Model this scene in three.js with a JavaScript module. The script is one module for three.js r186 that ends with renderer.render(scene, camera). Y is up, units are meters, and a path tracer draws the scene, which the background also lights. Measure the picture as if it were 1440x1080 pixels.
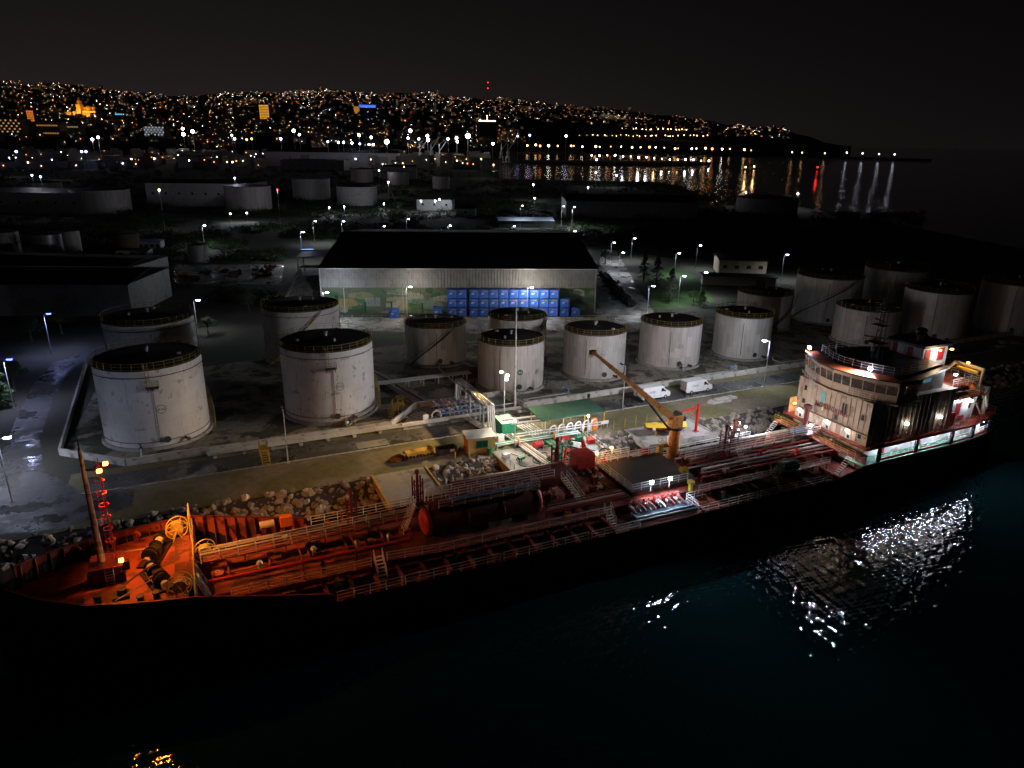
import * as THREE from 'three';
import { mergeGeometries } from 'three/addons/utils/BufferGeometryUtils.js';
import { RoundedBoxGeometry } from 'three/addons/geometries/RoundedBoxGeometry.js';
import { MarchingCubes } from 'three/addons/objects/MarchingCubes.js';

// ---------------------------------------------------------------- camera, sky, moon, exposure
const scene = new THREE.Scene();
const CAM_H = 46, FOCAL = 1000, PITCH = THREE.MathUtils.degToRad(19), ROLL = THREE.MathUtils.degToRad(0.8);
const camera = new THREE.PerspectiveCamera(2 * Math.atan(540 / FOCAL) * 180 / Math.PI, 4 / 3, 0.5, 30000);
camera.position.set(0, CAM_H, 0);
camera.rotation.order = 'YXZ';
camera.rotation.set(-PITCH, 0, ROLL);
const renderer = new THREE.WebGLRenderer({ antialias: true });
renderer.toneMapping = THREE.LinearToneMapping;
renderer.toneMappingExposure = 1;
renderer.shadowMap.enabled = true;
{ // night sky: the glow of the town low over the hills, black overhead and over the sea
  const W = 256, H = 128, d = new Float32Array(W * H * 4);
  for (let j = 0; j < H; j++) for (let i = 0; i < W; i++) {
    const el = (j + 0.5) / H * 180 - 90, az = (i + 0.5) / W * 360 - 180; // az 0 = +x
    const side = 0.5 + 0.5 * Math.cos((az + 118) * Math.PI / 180);          // town lies a little to the west of the view
    const g = Math.exp(-Math.max(0, el) / 8.5) * (0.1 + 0.9 * Math.pow(side, 6));
    const k = (j * W + i) * 4;
    d[k] = 0.0008 + 0.0200 * g; d[k + 1] = 0.0008 + 0.0155 * g; d[k + 2] = 0.0011 + 0.0150 * g; d[k + 3] = 1;
  }
  const t = new THREE.DataTexture(d, W, H, THREE.RGBAFormat, THREE.FloatType);
  t.mapping = THREE.EquirectangularReflectionMapping; t.magFilter = THREE.LinearFilter; t.needsUpdate = true;
  scene.background = t; scene.environment = t;
}
const moon = new THREE.DirectionalLight(0xcfdcff, 0.006);
moon.position.set(-120, 220, 90); moon.castShadow = true; moon.shadow.radius = 4;
moon.shadow.camera.left = -200; moon.shadow.camera.right = 200; moon.shadow.camera.top = 200; moon.shadow.camera.bottom = -200; moon.shadow.camera.far = 700;
scene.add(moon);

// ---------------------------------------------------------------- helpers
let seed = 7;
const rnd = () => { seed = (seed * 1664525 + 1013904223) >>> 0; return seed / 4294967296; };
const rr = (a, b) => a + (b - a) * rnd();
const v3 = (x, y, z) => new THREE.Vector3(x, y, z);
// pixel of the photograph -> direction
function ray(x, y) {
  let u = x - 720, v = 540 - y; const c = Math.cos(ROLL), s = Math.sin(ROLL);
  [u, v] = [u * c - v * s, u * s + v * c];
  return v3(u, v * Math.cos(PITCH) - FOCAL * Math.sin(PITCH), -(FOCAL * Math.cos(PITCH) + v * Math.sin(PITCH)));
}
const P = (x, y, h = 0) => { const d = ray(x, y), t = (h - CAM_H) / d.y; return v3(d.x * t, h, d.z * t); };      // where that pixel meets height h
const at = (x, y, D) => { const d = ray(x, y), t = D / Math.hypot(d.x, d.z); return v3(d.x * t, CAM_H + d.y * t, d.z * t); }; // at ground distance D
const YA = THREE.MathUtils.degToRad(24.28), CA = Math.cos(YA), SA = Math.sin(YA), OX = 13.4, OZ = -73.6;
const Y = (s, n, h = 0) => v3(OX + s * CA - n * SA, h, OZ - s * SA - n * CA);                                     // terminal frame: s along the quay, n inland
const toYard = p => [(p.x - OX) * CA - (p.z - OZ) * SA, -(p.x - OX) * SA - (p.z - OZ) * CA];
const V = (s, n, h) => v3(s, h, -n);                                                                              // the same, inside a group set in that frame

function prep(g) {
  if (g.index) g = g.toNonIndexed();
  if (!g.attributes.normal) g.computeVertexNormals();
  if (!g.attributes.uv) g.setAttribute('uv', new THREE.BufferAttribute(new Float32Array(g.attributes.position.count * 2), 2));
  for (const k of Object.keys(g.attributes)) if (!['position', 'normal', 'uv'].includes(k)) g.deleteAttribute(k);
  return g;
}
function boxUV(g, m) {
  const p = g.attributes.position, n = g.attributes.normal, uv = g.attributes.uv;
  for (let i = 0; i < p.count; i++) {
    const ax = Math.abs(n.getX(i)), ay = Math.abs(n.getY(i)), az = Math.abs(n.getZ(i));
    const x = p.getX(i), y = p.getY(i), z = p.getZ(i);
    if (ay >= ax && ay >= az) uv.setXY(i, x / m, z / m); else if (ax >= az) uv.setXY(i, z / m, y / m); else uv.setXY(i, x / m, y / m);
  }
}
function geo(list) { list = (Array.isArray(list) ? list : [list]).map(prep); return list.length > 1 ? mergeGeometries(list) : list[0]; }
const names = {};
function numbered(n) { names[n] = (names[n] ?? -1) + 1; return names[n] ? `${n}_${String(names[n]).padStart(3, '0')}` : n; }
function mesh(name, list, mat, parent) {
  const g = geo(list);
  if (mat.userData.tile) boxUV(g, mat.userData.tile);
  const m = new THREE.Mesh(g, mat); m.castShadow = m.receiveShadow = true;
  if (parent) { m.name = name; parent.add(m); } else { m.name = numbered(name); scene.add(m); }
  return m;
}
function tag(o, label, category, group, kind) { o.userData.label = label; if (category) o.userData.category = category; if (group) o.userData.group = group; if (kind) o.userData.kind = kind; return o; }
function thing(name, pos, turn, label, category, group) {
  const o = new THREE.Group(); o.name = numbered(name); o.position.copy(pos); o.rotation.y = turn; scene.add(o);
  return tag(o, label, category, group);
}
function copy(o, pos, turn, label) { const c = o.clone(); c.userData = { ...o.userData }; c.name = numbered(o.name.replace(/_\d{3}$/, '')); c.position.copy(pos); if (turn !== undefined) c.rotation.y = turn; if (label) c.userData.label = label; scene.add(c); return c; }
function structure(name, list, mat, label) { const m = mesh(name, list, mat); m.userData.kind = 'structure'; if (label) m.userData.label = label; return m; }

const box = (w, h, d, x = 0, y = 0, z = 0, ry = 0, rx = 0, rz = 0) => { const g = new THREE.BoxGeometry(w, h, d); if (rx) g.rotateX(rx); if (rz) g.rotateZ(rz); if (ry) g.rotateY(ry); g.translate(x, y, z); return g; };
const rbox = (w, h, d, x, y, z, r = 0.05) => new RoundedBoxGeometry(w, h, d, 1, r).translate(x, y, z);
const cyl = (r, h, x = 0, y = 0, z = 0, seg = 12, r2 = r) => new THREE.CylinderGeometry(r2, r, h, seg).translate(x, y, z);
const ball = (r, x, y, z, seg = 10) => new THREE.SphereGeometry(r, seg, Math.max(5, seg * 0.6 | 0)).translate(x, y, z);
const UPV = v3(0, 1, 0);
function bar(a, b, r, seg = 6, r2 = r) {
  const d = b.clone().sub(a), L = d.length(), g = new THREE.CylinderGeometry(r2, r, L, seg, 1);
  g.applyQuaternion(new THREE.Quaternion().setFromUnitVectors(UPV, d.normalize()));
  return g.translate((a.x + b.x) / 2, (a.y + b.y) / 2, (a.z + b.z) / 2);
}
function beam(a, b, w, h) { // box section between two points, h upright
  const d = b.clone().sub(a), L = d.length(), g = new THREE.BoxGeometry(L, h, w), m = new THREE.Matrix4(), x = d.normalize(), z = v3().crossVectors(x, UPV);
  if (z.length() < 1e-3) z.set(0, 0, 1); z.normalize(); const y = v3().crossVectors(z, x);
  m.makeBasis(x, y, z); g.applyMatrix4(m); return g.translate((a.x + b.x) / 2, (a.y + b.y) / 2, (a.z + b.z) / 2);
}
const tube = (pts, r, seg = 6, per = 6) => new THREE.TubeGeometry(new THREE.CatmullRomCurve3(pts, false, 'centripetal'), (pts.length - 1) * per, r, seg);
const poly = (pts, r, seg = 6) => { const l = []; for (let i = 1; i < pts.length; i++) { l.push(bar(pts[i - 1], pts[i], r, seg)); if (i < pts.length - 1) l.push(ball(r * 1.06, pts[i].x, pts[i].y, pts[i].z, 6)); } return l; };
function railGeo(pts, h = 1.05, step = 1.6, r = 0.028, bars = 3) {
  const out = [];
  for (let i = 1; i < pts.length; i++) {
    const a = pts[i - 1], b = pts[i], L = a.distanceTo(b), k = Math.max(1, Math.round(L / step));
    for (let j = i > 1 ? 1 : 0; j <= k; j++) { const p = a.clone().lerp(b, j / k); out.push(bar(p, p.clone().add(v3(0, h, 0)), r * 1.15, 4)); }
    for (let q = 1; q <= bars; q++) { const o = v3(0, h * q / bars, 0); out.push(bar(a.clone().add(o), b.clone().add(o), r, 4)); }
  }
  return out;
}
function sheet(pts, h) { // flat polygon through world points
  const s = new THREE.Shape(pts.map(p => new THREE.Vector2(p.x, -p.z)));
  return new THREE.ShapeGeometry(s).rotateX(-Math.PI / 2).translate(0, h, 0);
}
function slab(pts, top, bottom) {
  const s = new THREE.Shape(pts.map(p => new THREE.Vector2(p.x, -p.z)));
  return new THREE.ExtrudeGeometry(s, { depth: top - bottom, bevelEnabled: false }).rotateX(-Math.PI / 2).translate(0, bottom, 0);
}
function corrugated(w, h, pitch, deep) { // upright ribbed sheet in the xy plane, centred in x, from y = 0, ribs towards +z
  const pos = [], k = Math.round(w / pitch), prof = [[0, 0], [0.42, 0], [0.5, 1], [0.92, 1]];
  const xs = []; for (let i = 0; i < k; i++) for (const [a, b] of prof) xs.push([-w / 2 + (i + a) * w / k, b * deep]); xs.push([w / 2, 0]);
  for (let i = 1; i < xs.length; i++) { const [a, c] = xs[i - 1], [b, d] = xs[i]; pos.push(a, 0, c, b, 0, d, b, h, d, a, 0, c, b, h, d, a, h, c); }
  const g = new THREE.BufferGeometry(); g.setAttribute('position', new THREE.Float32BufferAttribute(pos, 3)); g.computeVertexNormals(); return g;
}

// ---------------------------------------------------------------- textures and materials
function hash(x, y, s) { let h = Math.imul(x, 374761393) + Math.imul(y, 668265263) + Math.imul(s, 2147483647); h = Math.imul(h ^ (h >>> 13), 1274126177); return ((h ^ (h >>> 16)) >>> 0) / 4294967296; }
function noise(u, v, n, s) { const x = u * n, y = v * n, i = Math.floor(x), j = Math.floor(y), f = x - i, g = y - j, a = f * f * (3 - 2 * f), b = g * g * (3 - 2 * g), m = q => ((q % n) + n) % n;
  const p = hash(m(i), m(j), s), q = hash(m(i + 1), m(j), s), r = hash(m(i), m(j + 1), s), t = hash(m(i + 1), m(j + 1), s); return (p + (q - p) * a) * (1 - b) + (r + (t - r) * a) * b; }
function fbm(u, v, n, o, s) { let a = 0, w = 0.5, t = 0; for (let k = 0; k < o; k++) { a += w * noise(u, v, n << k, s + k); t += w; w *= 0.55; } return a / t; }
function texture(size, fn, srgb = false) {
  const d = new Uint8Array(size * size * 4);
  for (let j = 0; j < size; j++) for (let i = 0; i < size; i++) { const c = fn(i / size, j / size), k = (j * size + i) * 4; for (let q = 0; q < 3; q++) d[k + q] = Math.max(0, Math.min(255, c[q] * 255)); d[k + 3] = 255; }
  const t = new THREE.DataTexture(d, size, size); t.wrapS = t.wrapT = THREE.RepeatWrapping; t.magFilter = THREE.LinearFilter; t.minFilter = THREE.LinearMipmapLinearFilter; if (srgb) t.colorSpace = THREE.SRGBColorSpace; t.needsUpdate = true; return t;
}
const mixc = (a, b, t) => a.map((x, i) => x + (b[i] - x) * Math.max(0, Math.min(1, t)));
const sm = (a, b, x) => { const t = Math.max(0, Math.min(1, (x - a) / (b - a))); return t * t * (3 - 2 * t); };
const C = (r, g, b) => new THREE.Color().setRGB(r, g, b);
function mat(color, rough = 0.7, metal = 0, more = {}) { const { tile, ...m } = more; const x = new THREE.MeshStandardMaterial({ color: Array.isArray(color) ? C(...color) : color, roughness: rough, metalness: metal, ...m }); if (tile) x.userData.tile = tile; return x; }
function glow(color, k, rough = 0.5) { return new THREE.MeshStandardMaterial({ color: 0x101010, roughness: rough, emissive: new THREE.Color(color), emissiveIntensity: k }); }
// neutral mottle, multiplied onto the base colour
const tMottle = texture(512, (u, v) => { const a = fbm(u, v, 4, 6, 3), b = fbm(u, v, 24, 4, 9); const k = 0.62 + 0.38 * (0.6 * a + 0.4 * b) * 1.6 - 0.2 * sm(0.55, 0.75, fbm(u, v, 8, 4, 40)); return [k, k * 0.99, k * 0.97]; });
const tPaint = texture(512, (u, v) => { // ship paint: rust blooms and scuffs
  const r = sm(0.58, 0.72, fbm(u, v, 6, 6, 21)), k = 0.8 + 0.25 * fbm(u, v, 16, 4, 5); return mixc([k, k, k], [0.45, 0.3, 0.2], r * 0.8); });
const tDeck = texture(1024, (u, v) => { // trodden deck paint: scuffs, rust, oily patches, bare primer
  let k = 0.72 + 0.4 * fbm(u, v, 10, 5, 201); let c = [k, k, k]; c = mixc(c, [0.42, 0.36, 0.34], sm(0.5, 0.66, fbm(u, v, 5, 6, 202))); c = mixc(c, [0.25, 0.3, 0.34], 0.85 * sm(0.57, 0.66, fbm(u, v, 9, 6, 203))); c = mixc(c, [1.0, 1.0, 1.0], 0.5 * sm(0.66, 0.72, fbm(u, v, 40, 3, 204))); const ju = (u * 4) % 1, jv = (v * 3) % 1; return ju < 0.008 || jv < 0.006 ? c.map(q => q * 0.6) : c; });
const tShell = texture(1024, (u, v) => { // tank plating: rows of welded plates, drips and scuffs
  let k = 0.84 + 0.16 * fbm(u, v, 8, 5, 31);
  const streak = sm(0.6, 0.86, noise(u, v * 0.12, 96, 4)) * sm(0.35, 0.6, fbm(u, v, 5, 4, 77));
  const row = Math.floor(v * 6), col = (u * 8 + (row % 2) * 0.5) % 1, e = Math.min(v * 6 % 1, 1 - v * 6 % 1) / 6; k -= 0.06 * (e < 0.004) + 0.04 * (Math.min(col, 1 - col) < 0.012);
  const spot = sm(0.68, 0.78, fbm(u, v, 14, 5, 55));
  let c = mixc([k, k * 0.985, k * 0.96], [0.4, 0.34, 0.28], streak * 0.38); return mixc(c, [0.3, 0.26, 0.22], spot * 0.6); });
const tClad = texture(512, (u, v) => { // cladding: upright sheets that weathered differently
  const i = Math.floor(u * 16), e = (u * 16) % 1; let k = 0.8 + 0.2 * hash(i, Math.floor(v * 3 + hash(i, 2, 2)), 8) - 0.22 * (e < 0.06); k -= 0.12 * sm(0.55, 0.8, noise(u, v * 0.15, 64, 12)); return [k, k * 0.98, k * 0.95]; });
const tGrassy = texture(1024, (u, v) => { // trodden verge: earth, gravel, thin grass
  const a = fbm(u, v, 5, 6, 61), b = fbm(u, v, 60, 3, 62), g = sm(0.42, 0.6, a + 0.18 * (b - 0.5)); const soil = mixc([0.14, 0.11, 0.07], [0.25, 0.21, 0.15], b), gr = mixc([0.085, 0.082, 0.03], [0.17, 0.15, 0.07], b); return mixc(soil, gr, g); });
const tAsphalt = texture(1024, (u, v) => { const b = fbm(u, v, 80, 3, 5), a = fbm(u, v, 4, 5, 88), k = 0.045 + 0.03 * b + 0.05 * sm(0.5, 0.7, a); return [k, k * 0.98, k * 0.94]; });
const tWetRough = texture(1024, (u, v) => { const a = fbm(u, v, 5, 5, 101) + 0.25 * (fbm(u, v, 40, 3, 102) - 0.5), k = 0.16 + 0.6 * sm(0.42, 0.6, a); return [k, k, k]; });
const tConcrete = texture(1024, (u, v) => { const a = fbm(u, v, 5, 6, 71), b = fbm(u, v, 48, 3, 72), s = sm(0.52, 0.7, fbm(u, v, 7, 5, 73)); const k = 0.22 + 0.12 * a + 0.06 * b; return mixc([k, k * 0.97, k * 0.88], [0.1, 0.095, 0.085], s * 0.75); });
const tBund = texture(1024, (u, v) => { // old bund floor: slabs, moss, oil stains and puddle marks
  const a = fbm(u, v, 6, 6, 171), b = fbm(u, v, 64, 3, 172), k = 0.42 + 0.5 * a * b * 2; let c = mixc([k, k * 0.96, k * 0.86], [0.16, 0.15, 0.12], sm(0.46, 0.62, fbm(u, v, 9, 5, 173))); c = mixc(c, [0.2, 0.26, 0.1], 0.7 * sm(0.55, 0.68, fbm(u, v, 12, 5, 174))); const ju = (u * 8) % 1, jv = (v * 8) % 1; return ju < 0.012 || jv < 0.012 ? c.map(q => q * 0.45) : c; });
const tRock = texture(256, (u, v) => { const k = 0.55 + 0.5 * fbm(u, v, 6, 5, 91); return [k, k * 0.97, k * 0.92]; });
const tSoil = texture(512, (u, v) => { const a = fbm(u, v, 6, 6, 141), b = fbm(u, v, 50, 2, 142); return mixc([0.03, 0.032, 0.022], [0.075, 0.07, 0.05], 0.7 * a + 0.5 * b - 0.1); });
const tWater = (() => { // tangent-space normals of wind ripples on a 48 m square
  const N = 1024, hx = new Float32Array(N * N), hy = new Float32Array(N * N), T = new Float32Array(N); for (let i = 0; i < N; i++) T[i] = Math.cos(i / N * 2 * Math.PI);
  let sd = 5; const r = () => { sd = (sd * 1664525 + 1013904223) >>> 0; return sd / 4294967296; };
  for (let w = 0; w < 64; w++) {
    const k = 20 * Math.pow(11, Math.pow(r(), 0.9)), th = 0.6 + (r() + r() + r() - 1.5) * 1.5, kx = Math.round(k * Math.cos(th)), ky = Math.round(k * Math.sin(th)), a = 0.0088, ph = Math.floor(r() * N), L = Math.hypot(kx, ky) || 1;
    for (let j = 0; j < N; j++) { let q = ((ky * j + ph) % N + N) % N; for (let i = 0, k2 = j * N; i < N; i++, k2++) { const c = T[q] * a * 1.4; hx[k2] += c * kx / L; hy[k2] += c * ky / L; q += kx; if (q >= N) q -= N; else if (q < 0) q += N; } }
  }
  const d = new Uint8Array(N * N * 4); for (let i = 0; i < N * N; i++) { const x = -hx[i], y = -hy[i], l = Math.hypot(x, y, 1); d[i * 4] = 127.5 + 127.5 * x / l; d[i * 4 + 1] = 127.5 + 127.5 * y / l; d[i * 4 + 2] = 127.5 + 127.5 / l; d[i * 4 + 3] = 255; }
  const t = new THREE.DataTexture(d, N, N); t.wrapS = t.wrapT = THREE.RepeatWrapping; t.magFilter = THREE.LinearFilter; t.minFilter = THREE.LinearMipmapLinearFilter; t.needsUpdate = true; return t;
})();
function canvasTex(w, h, draw) { const c = document.createElement('canvas'); c.width = w; c.height = h; const x = c.getContext('2d'); draw(x, w, h); const t = new THREE.CanvasTexture(c); t.colorSpace = THREE.SRGBColorSpace; return t; }

const M = {
  water: mat([0.0035, 0.022, 0.025], 0.018, 0, { normalMap: tWater, normalScale: new THREE.Vector2(1, 1), tile: 48 }),
  soil: mat([1, 1, 1], 0.95, 0, { map: tSoil, tile: 24 }),
  verge: mat([1, 1, 1], 0.95, 0, { map: tGrassy, tile: 26 }),
  lawn: mat([0.045, 0.1, 0.02], 0.95, 0, { map: tMottle, tile: 6 }),
  asphalt: mat([1, 1, 1], 1, 0, { map: tAsphalt, roughnessMap: tWetRough, tile: 22 }),
  concrete: mat([1, 1, 1], 0.85, 0, { map: tConcrete, tile: 14 }),
  wetConcrete: mat([0.75, 0.75, 0.75], 1, 0, { map: tConcrete, roughnessMap: tWetRough, tile: 20 }),
  paleConcrete: mat([1.5, 1.5, 1.5], 0.8, 0, { map: tConcrete, tile: 6 }),
  bund: mat([0.36, 0.34, 0.31], 0.9, 0, { map: tBund, tile: 30 }),
  rock: mat([0.42, 0.38, 0.32], 0.9, 0, { map: tRock, tile: 1.6 }),
  rock2: mat([0.3, 0.27, 0.23], 0.9, 0, { map: tRock, tile: 1.6 }),
  rock3: mat([0.55, 0.51, 0.45], 0.9, 0, { map: tRock, tile: 1.6 }),
  shell: mat([0.66, 0.64, 0.62], 0.55, 0, { map: tShell }),
  clad: mat([0.62, 0.61, 0.58], 0.5, 0.1, { map: tClad }),
  clads: [[0.62, 0.61, 0.58], [0.54, 0.5, 0.47], [0.67, 0.64, 0.6], [0.5, 0.485, 0.465], [0.6, 0.56, 0.54]].map(c => mat(c, 0.5, 0.1, { map: tClad })),
  silver: mat([0.6, 0.62, 0.64], 0.4, 0.6, { map: tClad }),
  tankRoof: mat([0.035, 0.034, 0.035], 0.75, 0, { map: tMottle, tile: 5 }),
  yellow: mat([0.52, 0.33, 0.03], 0.55, 0, { map: tPaint, tile: 2 }),
  yellowRail: mat([0.32, 0.23, 0.07], 0.65),
  darkSteel: mat([0.05, 0.048, 0.046], 0.6, 0.3),
  black: mat([0.012, 0.012, 0.013], 0.5),
  galv: mat([0.5, 0.51, 0.52], 0.42, 0.55),
  whitePaint: mat([0.7, 0.7, 0.68], 0.5, 0, { map: tPaint, tile: 4 }),
  pipeWhite: mat([0.6, 0.6, 0.58], 0.45, 0, { map: tMottle, tile: 2 }),
  pipeBlue: mat([0.12, 0.26, 0.55], 0.5),
  pipeGreen: mat([0.02, 0.2, 0.1], 0.5, 0, { map: tPaint, tile: 2 }),
  green: mat([0.01, 0.22, 0.1], 0.5, 0, { map: tPaint, tile: 3 }),
  greenRoof: mat([0.05, 0.11, 0.075], 0.35, 0, { map: tMottle, tile: 5 }),
  red: mat([0.55, 0.03, 0.02], 0.5, 0, { map: tPaint, tile: 3 }),
  rubber: mat([0.02, 0.02, 0.02], 0.8),
  blue: mat([0.03, 0.14, 0.62], 0.5, 0, { map: tPaint, tile: 4 }),
  blueDark: mat([0.025, 0.1, 0.46], 0.55, 0, { map: tPaint, tile: 4 }),
  cladding: mat([0.24, 0.24, 0.235], 0.55, 0.15, { map: tMottle, tile: 7 }),
  roofDark: mat([0.022, 0.022, 0.025], 0.75, 0.1, { map: tMottle, tile: 9 }),
  sheetGrey: mat([0.42, 0.42, 0.41], 0.55, 0.15, { map: tMottle, tile: 7 }),
  pole: mat([0.45, 0.46, 0.46], 0.45, 0.5),
  wood: mat([0.3, 0.2, 0.1], 0.85, 0, { map: tMottle, tile: 2 }),
  glass: mat([0.02, 0.025, 0.03], 0.08),
  leafDark: mat([0.03, 0.055, 0.018], 0.9), leaf: mat([0.045, 0.085, 0.022], 0.9), bark: mat([0.07, 0.055, 0.04], 0.95),
  hill: mat([0.022, 0.022, 0.018], 1),
  // ship
  hull: mat([0.016, 0.014, 0.015], 0.5, 0, { map: tPaint, tile: 7 }),
  deckRed: mat([0.34, 0.066, 0.035], 0.7, 0, { map: tDeck, tile: 8 }),
  deckDark: mat([0.24, 0.055, 0.034], 0.65, 0, { map: tDeck, tile: 10 }),  // deck red set darker, shade of the unlit mid-deck put into the colour
  shipRed: mat([0.5, 0.035, 0.03], 0.5, 0, { map: tPaint, tile: 3 }),
  tankMaroon: mat([0.16, 0.03, 0.022], 0.5, 0, { map: tPaint, tile: 3 }),
  visor: mat([0.5, 0.11, 0.03], 0.55, 0, { map: tPaint, tile: 3 }),
  maroon: mat([0.16, 0.02, 0.02], 0.55, 0, { map: tPaint, tile: 3 }),
  shipWhite: mat([0.62, 0.59, 0.55], 0.5, 0, { map: tPaint, tile: 9 }),
  rail: mat([0.72, 0.69, 0.64], 0.55),
  railYellow: mat([0.62, 0.44, 0.06], 0.55),
  roofBlack: mat([0.03, 0.03, 0.034], 0.4, 0, { map: tMottle, tile: 4 }),
  crane: mat([0.75, 0.32, 0.075], 0.5, 0, { map: tPaint, tile: 3 }),
  orange: mat([0.75, 0.2, 0.02], 0.5),
  rope: mat([0.5, 0.42, 0.28], 0.9),
  greasy: mat([0.05, 0.042, 0.03], 0.4, 0.4, { map: tPaint, tile: 2 }),
};
const G_ = { cool: glow(0xdfe9ff, 30), white: glow(0xfff4e6, 26), warm: glow(0xffb65c, 12), sodium: glow(0xff9a3a, 14), blue: glow(0x5a6cff, 9) };
function spot(pos, target, color, I, angle = 1.25, soft = 6, penumbra = 0.7) {
  const l = new THREE.SpotLight(color, I, 0, angle, penumbra, 2); l.position.copy(pos); l.target.position.copy(target); l.castShadow = true; l.shadow.radius = soft; l.name = 'lamp_beam'; scene.add(l, l.target); return l;
}
function point(pos, color, I, soft = 6) { const l = new THREE.PointLight(color, I, 0, 2); l.position.copy(pos); l.castShadow = true; l.shadow.radius = soft; l.name = 'lamp_shine'; scene.add(l); return l; }

// ---------------------------------------------------------------- the setting: water, land, roads
{
  const w = new THREE.PlaneGeometry(16000, 12000).rotateX(-Math.PI / 2).translate(2500, -2, -5500);
  structure('water', w, M.water, 'dark rippled harbour water');
  const coast = [Y(-400, 30), Y(400, 30), P(1440, 350), P(1300, 323), P(1165, 299), P(1130, 291), P(1000, 288), P(985, 272), P(930, 256), P(700, 251), P(690, 240), P(672, 222), P(668, 212), v3(-7000, 0, -3600), v3(-7000, 0, 90)];
  structure('ground', slab(coast, 0, -4), M.soil, 'dark earth of the terminal');
  const bank = new THREE.PlaneGeometry(800, 7).rotateX(-Math.PI / 2 + 0.46);
  const e = structure('embankment', bank, mat([0.05, 0.045, 0.04], 0.95), 'sloping stone bank below the verge'); e.position.copy(Y(0, 26.6, -1.55)); e.rotation.y = YA;
  const q = (n, pts, m, h, l) => structure(n, sheet(pts, h), m, l);
  q('verge', [Y(-62, 30), Y(160, 30), Y(160, 47.4), Y(-62, 47.4)], M.verge, 0.012, 'worn grass verge between road and water');
  q('road', [Y(-60, 40), Y(200, 40.4), Y(200, 45.2), Y(-60, 45.2)], M.asphalt, 0.024, 'damp asphalt road along the bund wall');
  q('bund_floor', [Y(-64, 56), Y(-55, 47.6), Y(-15, 47.6), Y(-9, 54.8), Y(7.6, 54.8), Y(9, 47.6), Y(170, 47.6), Y(170, 92), Y(-30, 96), Y(-62, 92)], M.bund, 0.02, 'stained concrete floor inside the bund');
  q('manifold_floor', [Y(-15, 45.3), Y(9, 45.3), Y(8, 54.6), Y(-9, 54.6)], M.concrete, 0.032, 'concrete apron under the pipe manifold');
  q('access_road', [P(-260, 800), P(-60, 690), P(5, 632), P(22, 590), P(45, 543), P(75, 510), P(122, 497), P(122, 505), P(96, 522), P(75, 560), P(56, 618), P(62, 660), P(112, 690), P(190, 688), P(186, 712), P(100, 742), P(0, 752), P(-260, 840)], M.asphalt, 0.03, 'wet access road curving past the tanks');
  q('yard', [P(400, 462), P(400, 447), P(838, 446), P(838, 385), P(848, 350), P(866, 352), P(897, 405), P(922, 442), P(1000, 445), P(1000, 466), P(880, 474), P(700, 470)], M.wetConcrete, 0.02, 'wet concrete yard beside the warehouse');
  q('lawn', [P(898, 402), P(945, 372), P(990, 395), P(1005, 425), P(925, 438)], M.lawn, 0.02, 'lit lawn beside the yard');
  q('lawn', [P(420, 470), P(880, 476), P(885, 482), P(420, 476)], M.lawn, 0.03, 'narrow grass strip before the warehouse');
  q('scrap_yard', [P(242, 400), P(395, 400), P(400, 372), P(246, 372)], M.wetConcrete, 0.02, 'pale yard strewn with scrap');
  const kerb = []; for (let s = -60; s < 130; s += 2.5) kerb.push(box(2.46, 0.13, 0.2, s + 1.25, 0.065, -39.9));
  const k = structure('kerb', kerb, M.paleConcrete, 'concrete kerb along the road'); k.position.copy(Y(0, 0)); k.rotation.y = YA;
  // drains and patches on the verge
  for (const [s, n, w2, d] of [[-40, 45.9, 16, 0.7], [-20, 41.8, 5, 2.4], [2, 42, 7, 3]]) { const m = structure('paved_patch', box(w2, 0.05, d), M.concrete, 'paved patch by the road'); m.position.copy(Y(s, n, 0.03)); m.rotation.y = YA; }
}

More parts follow.
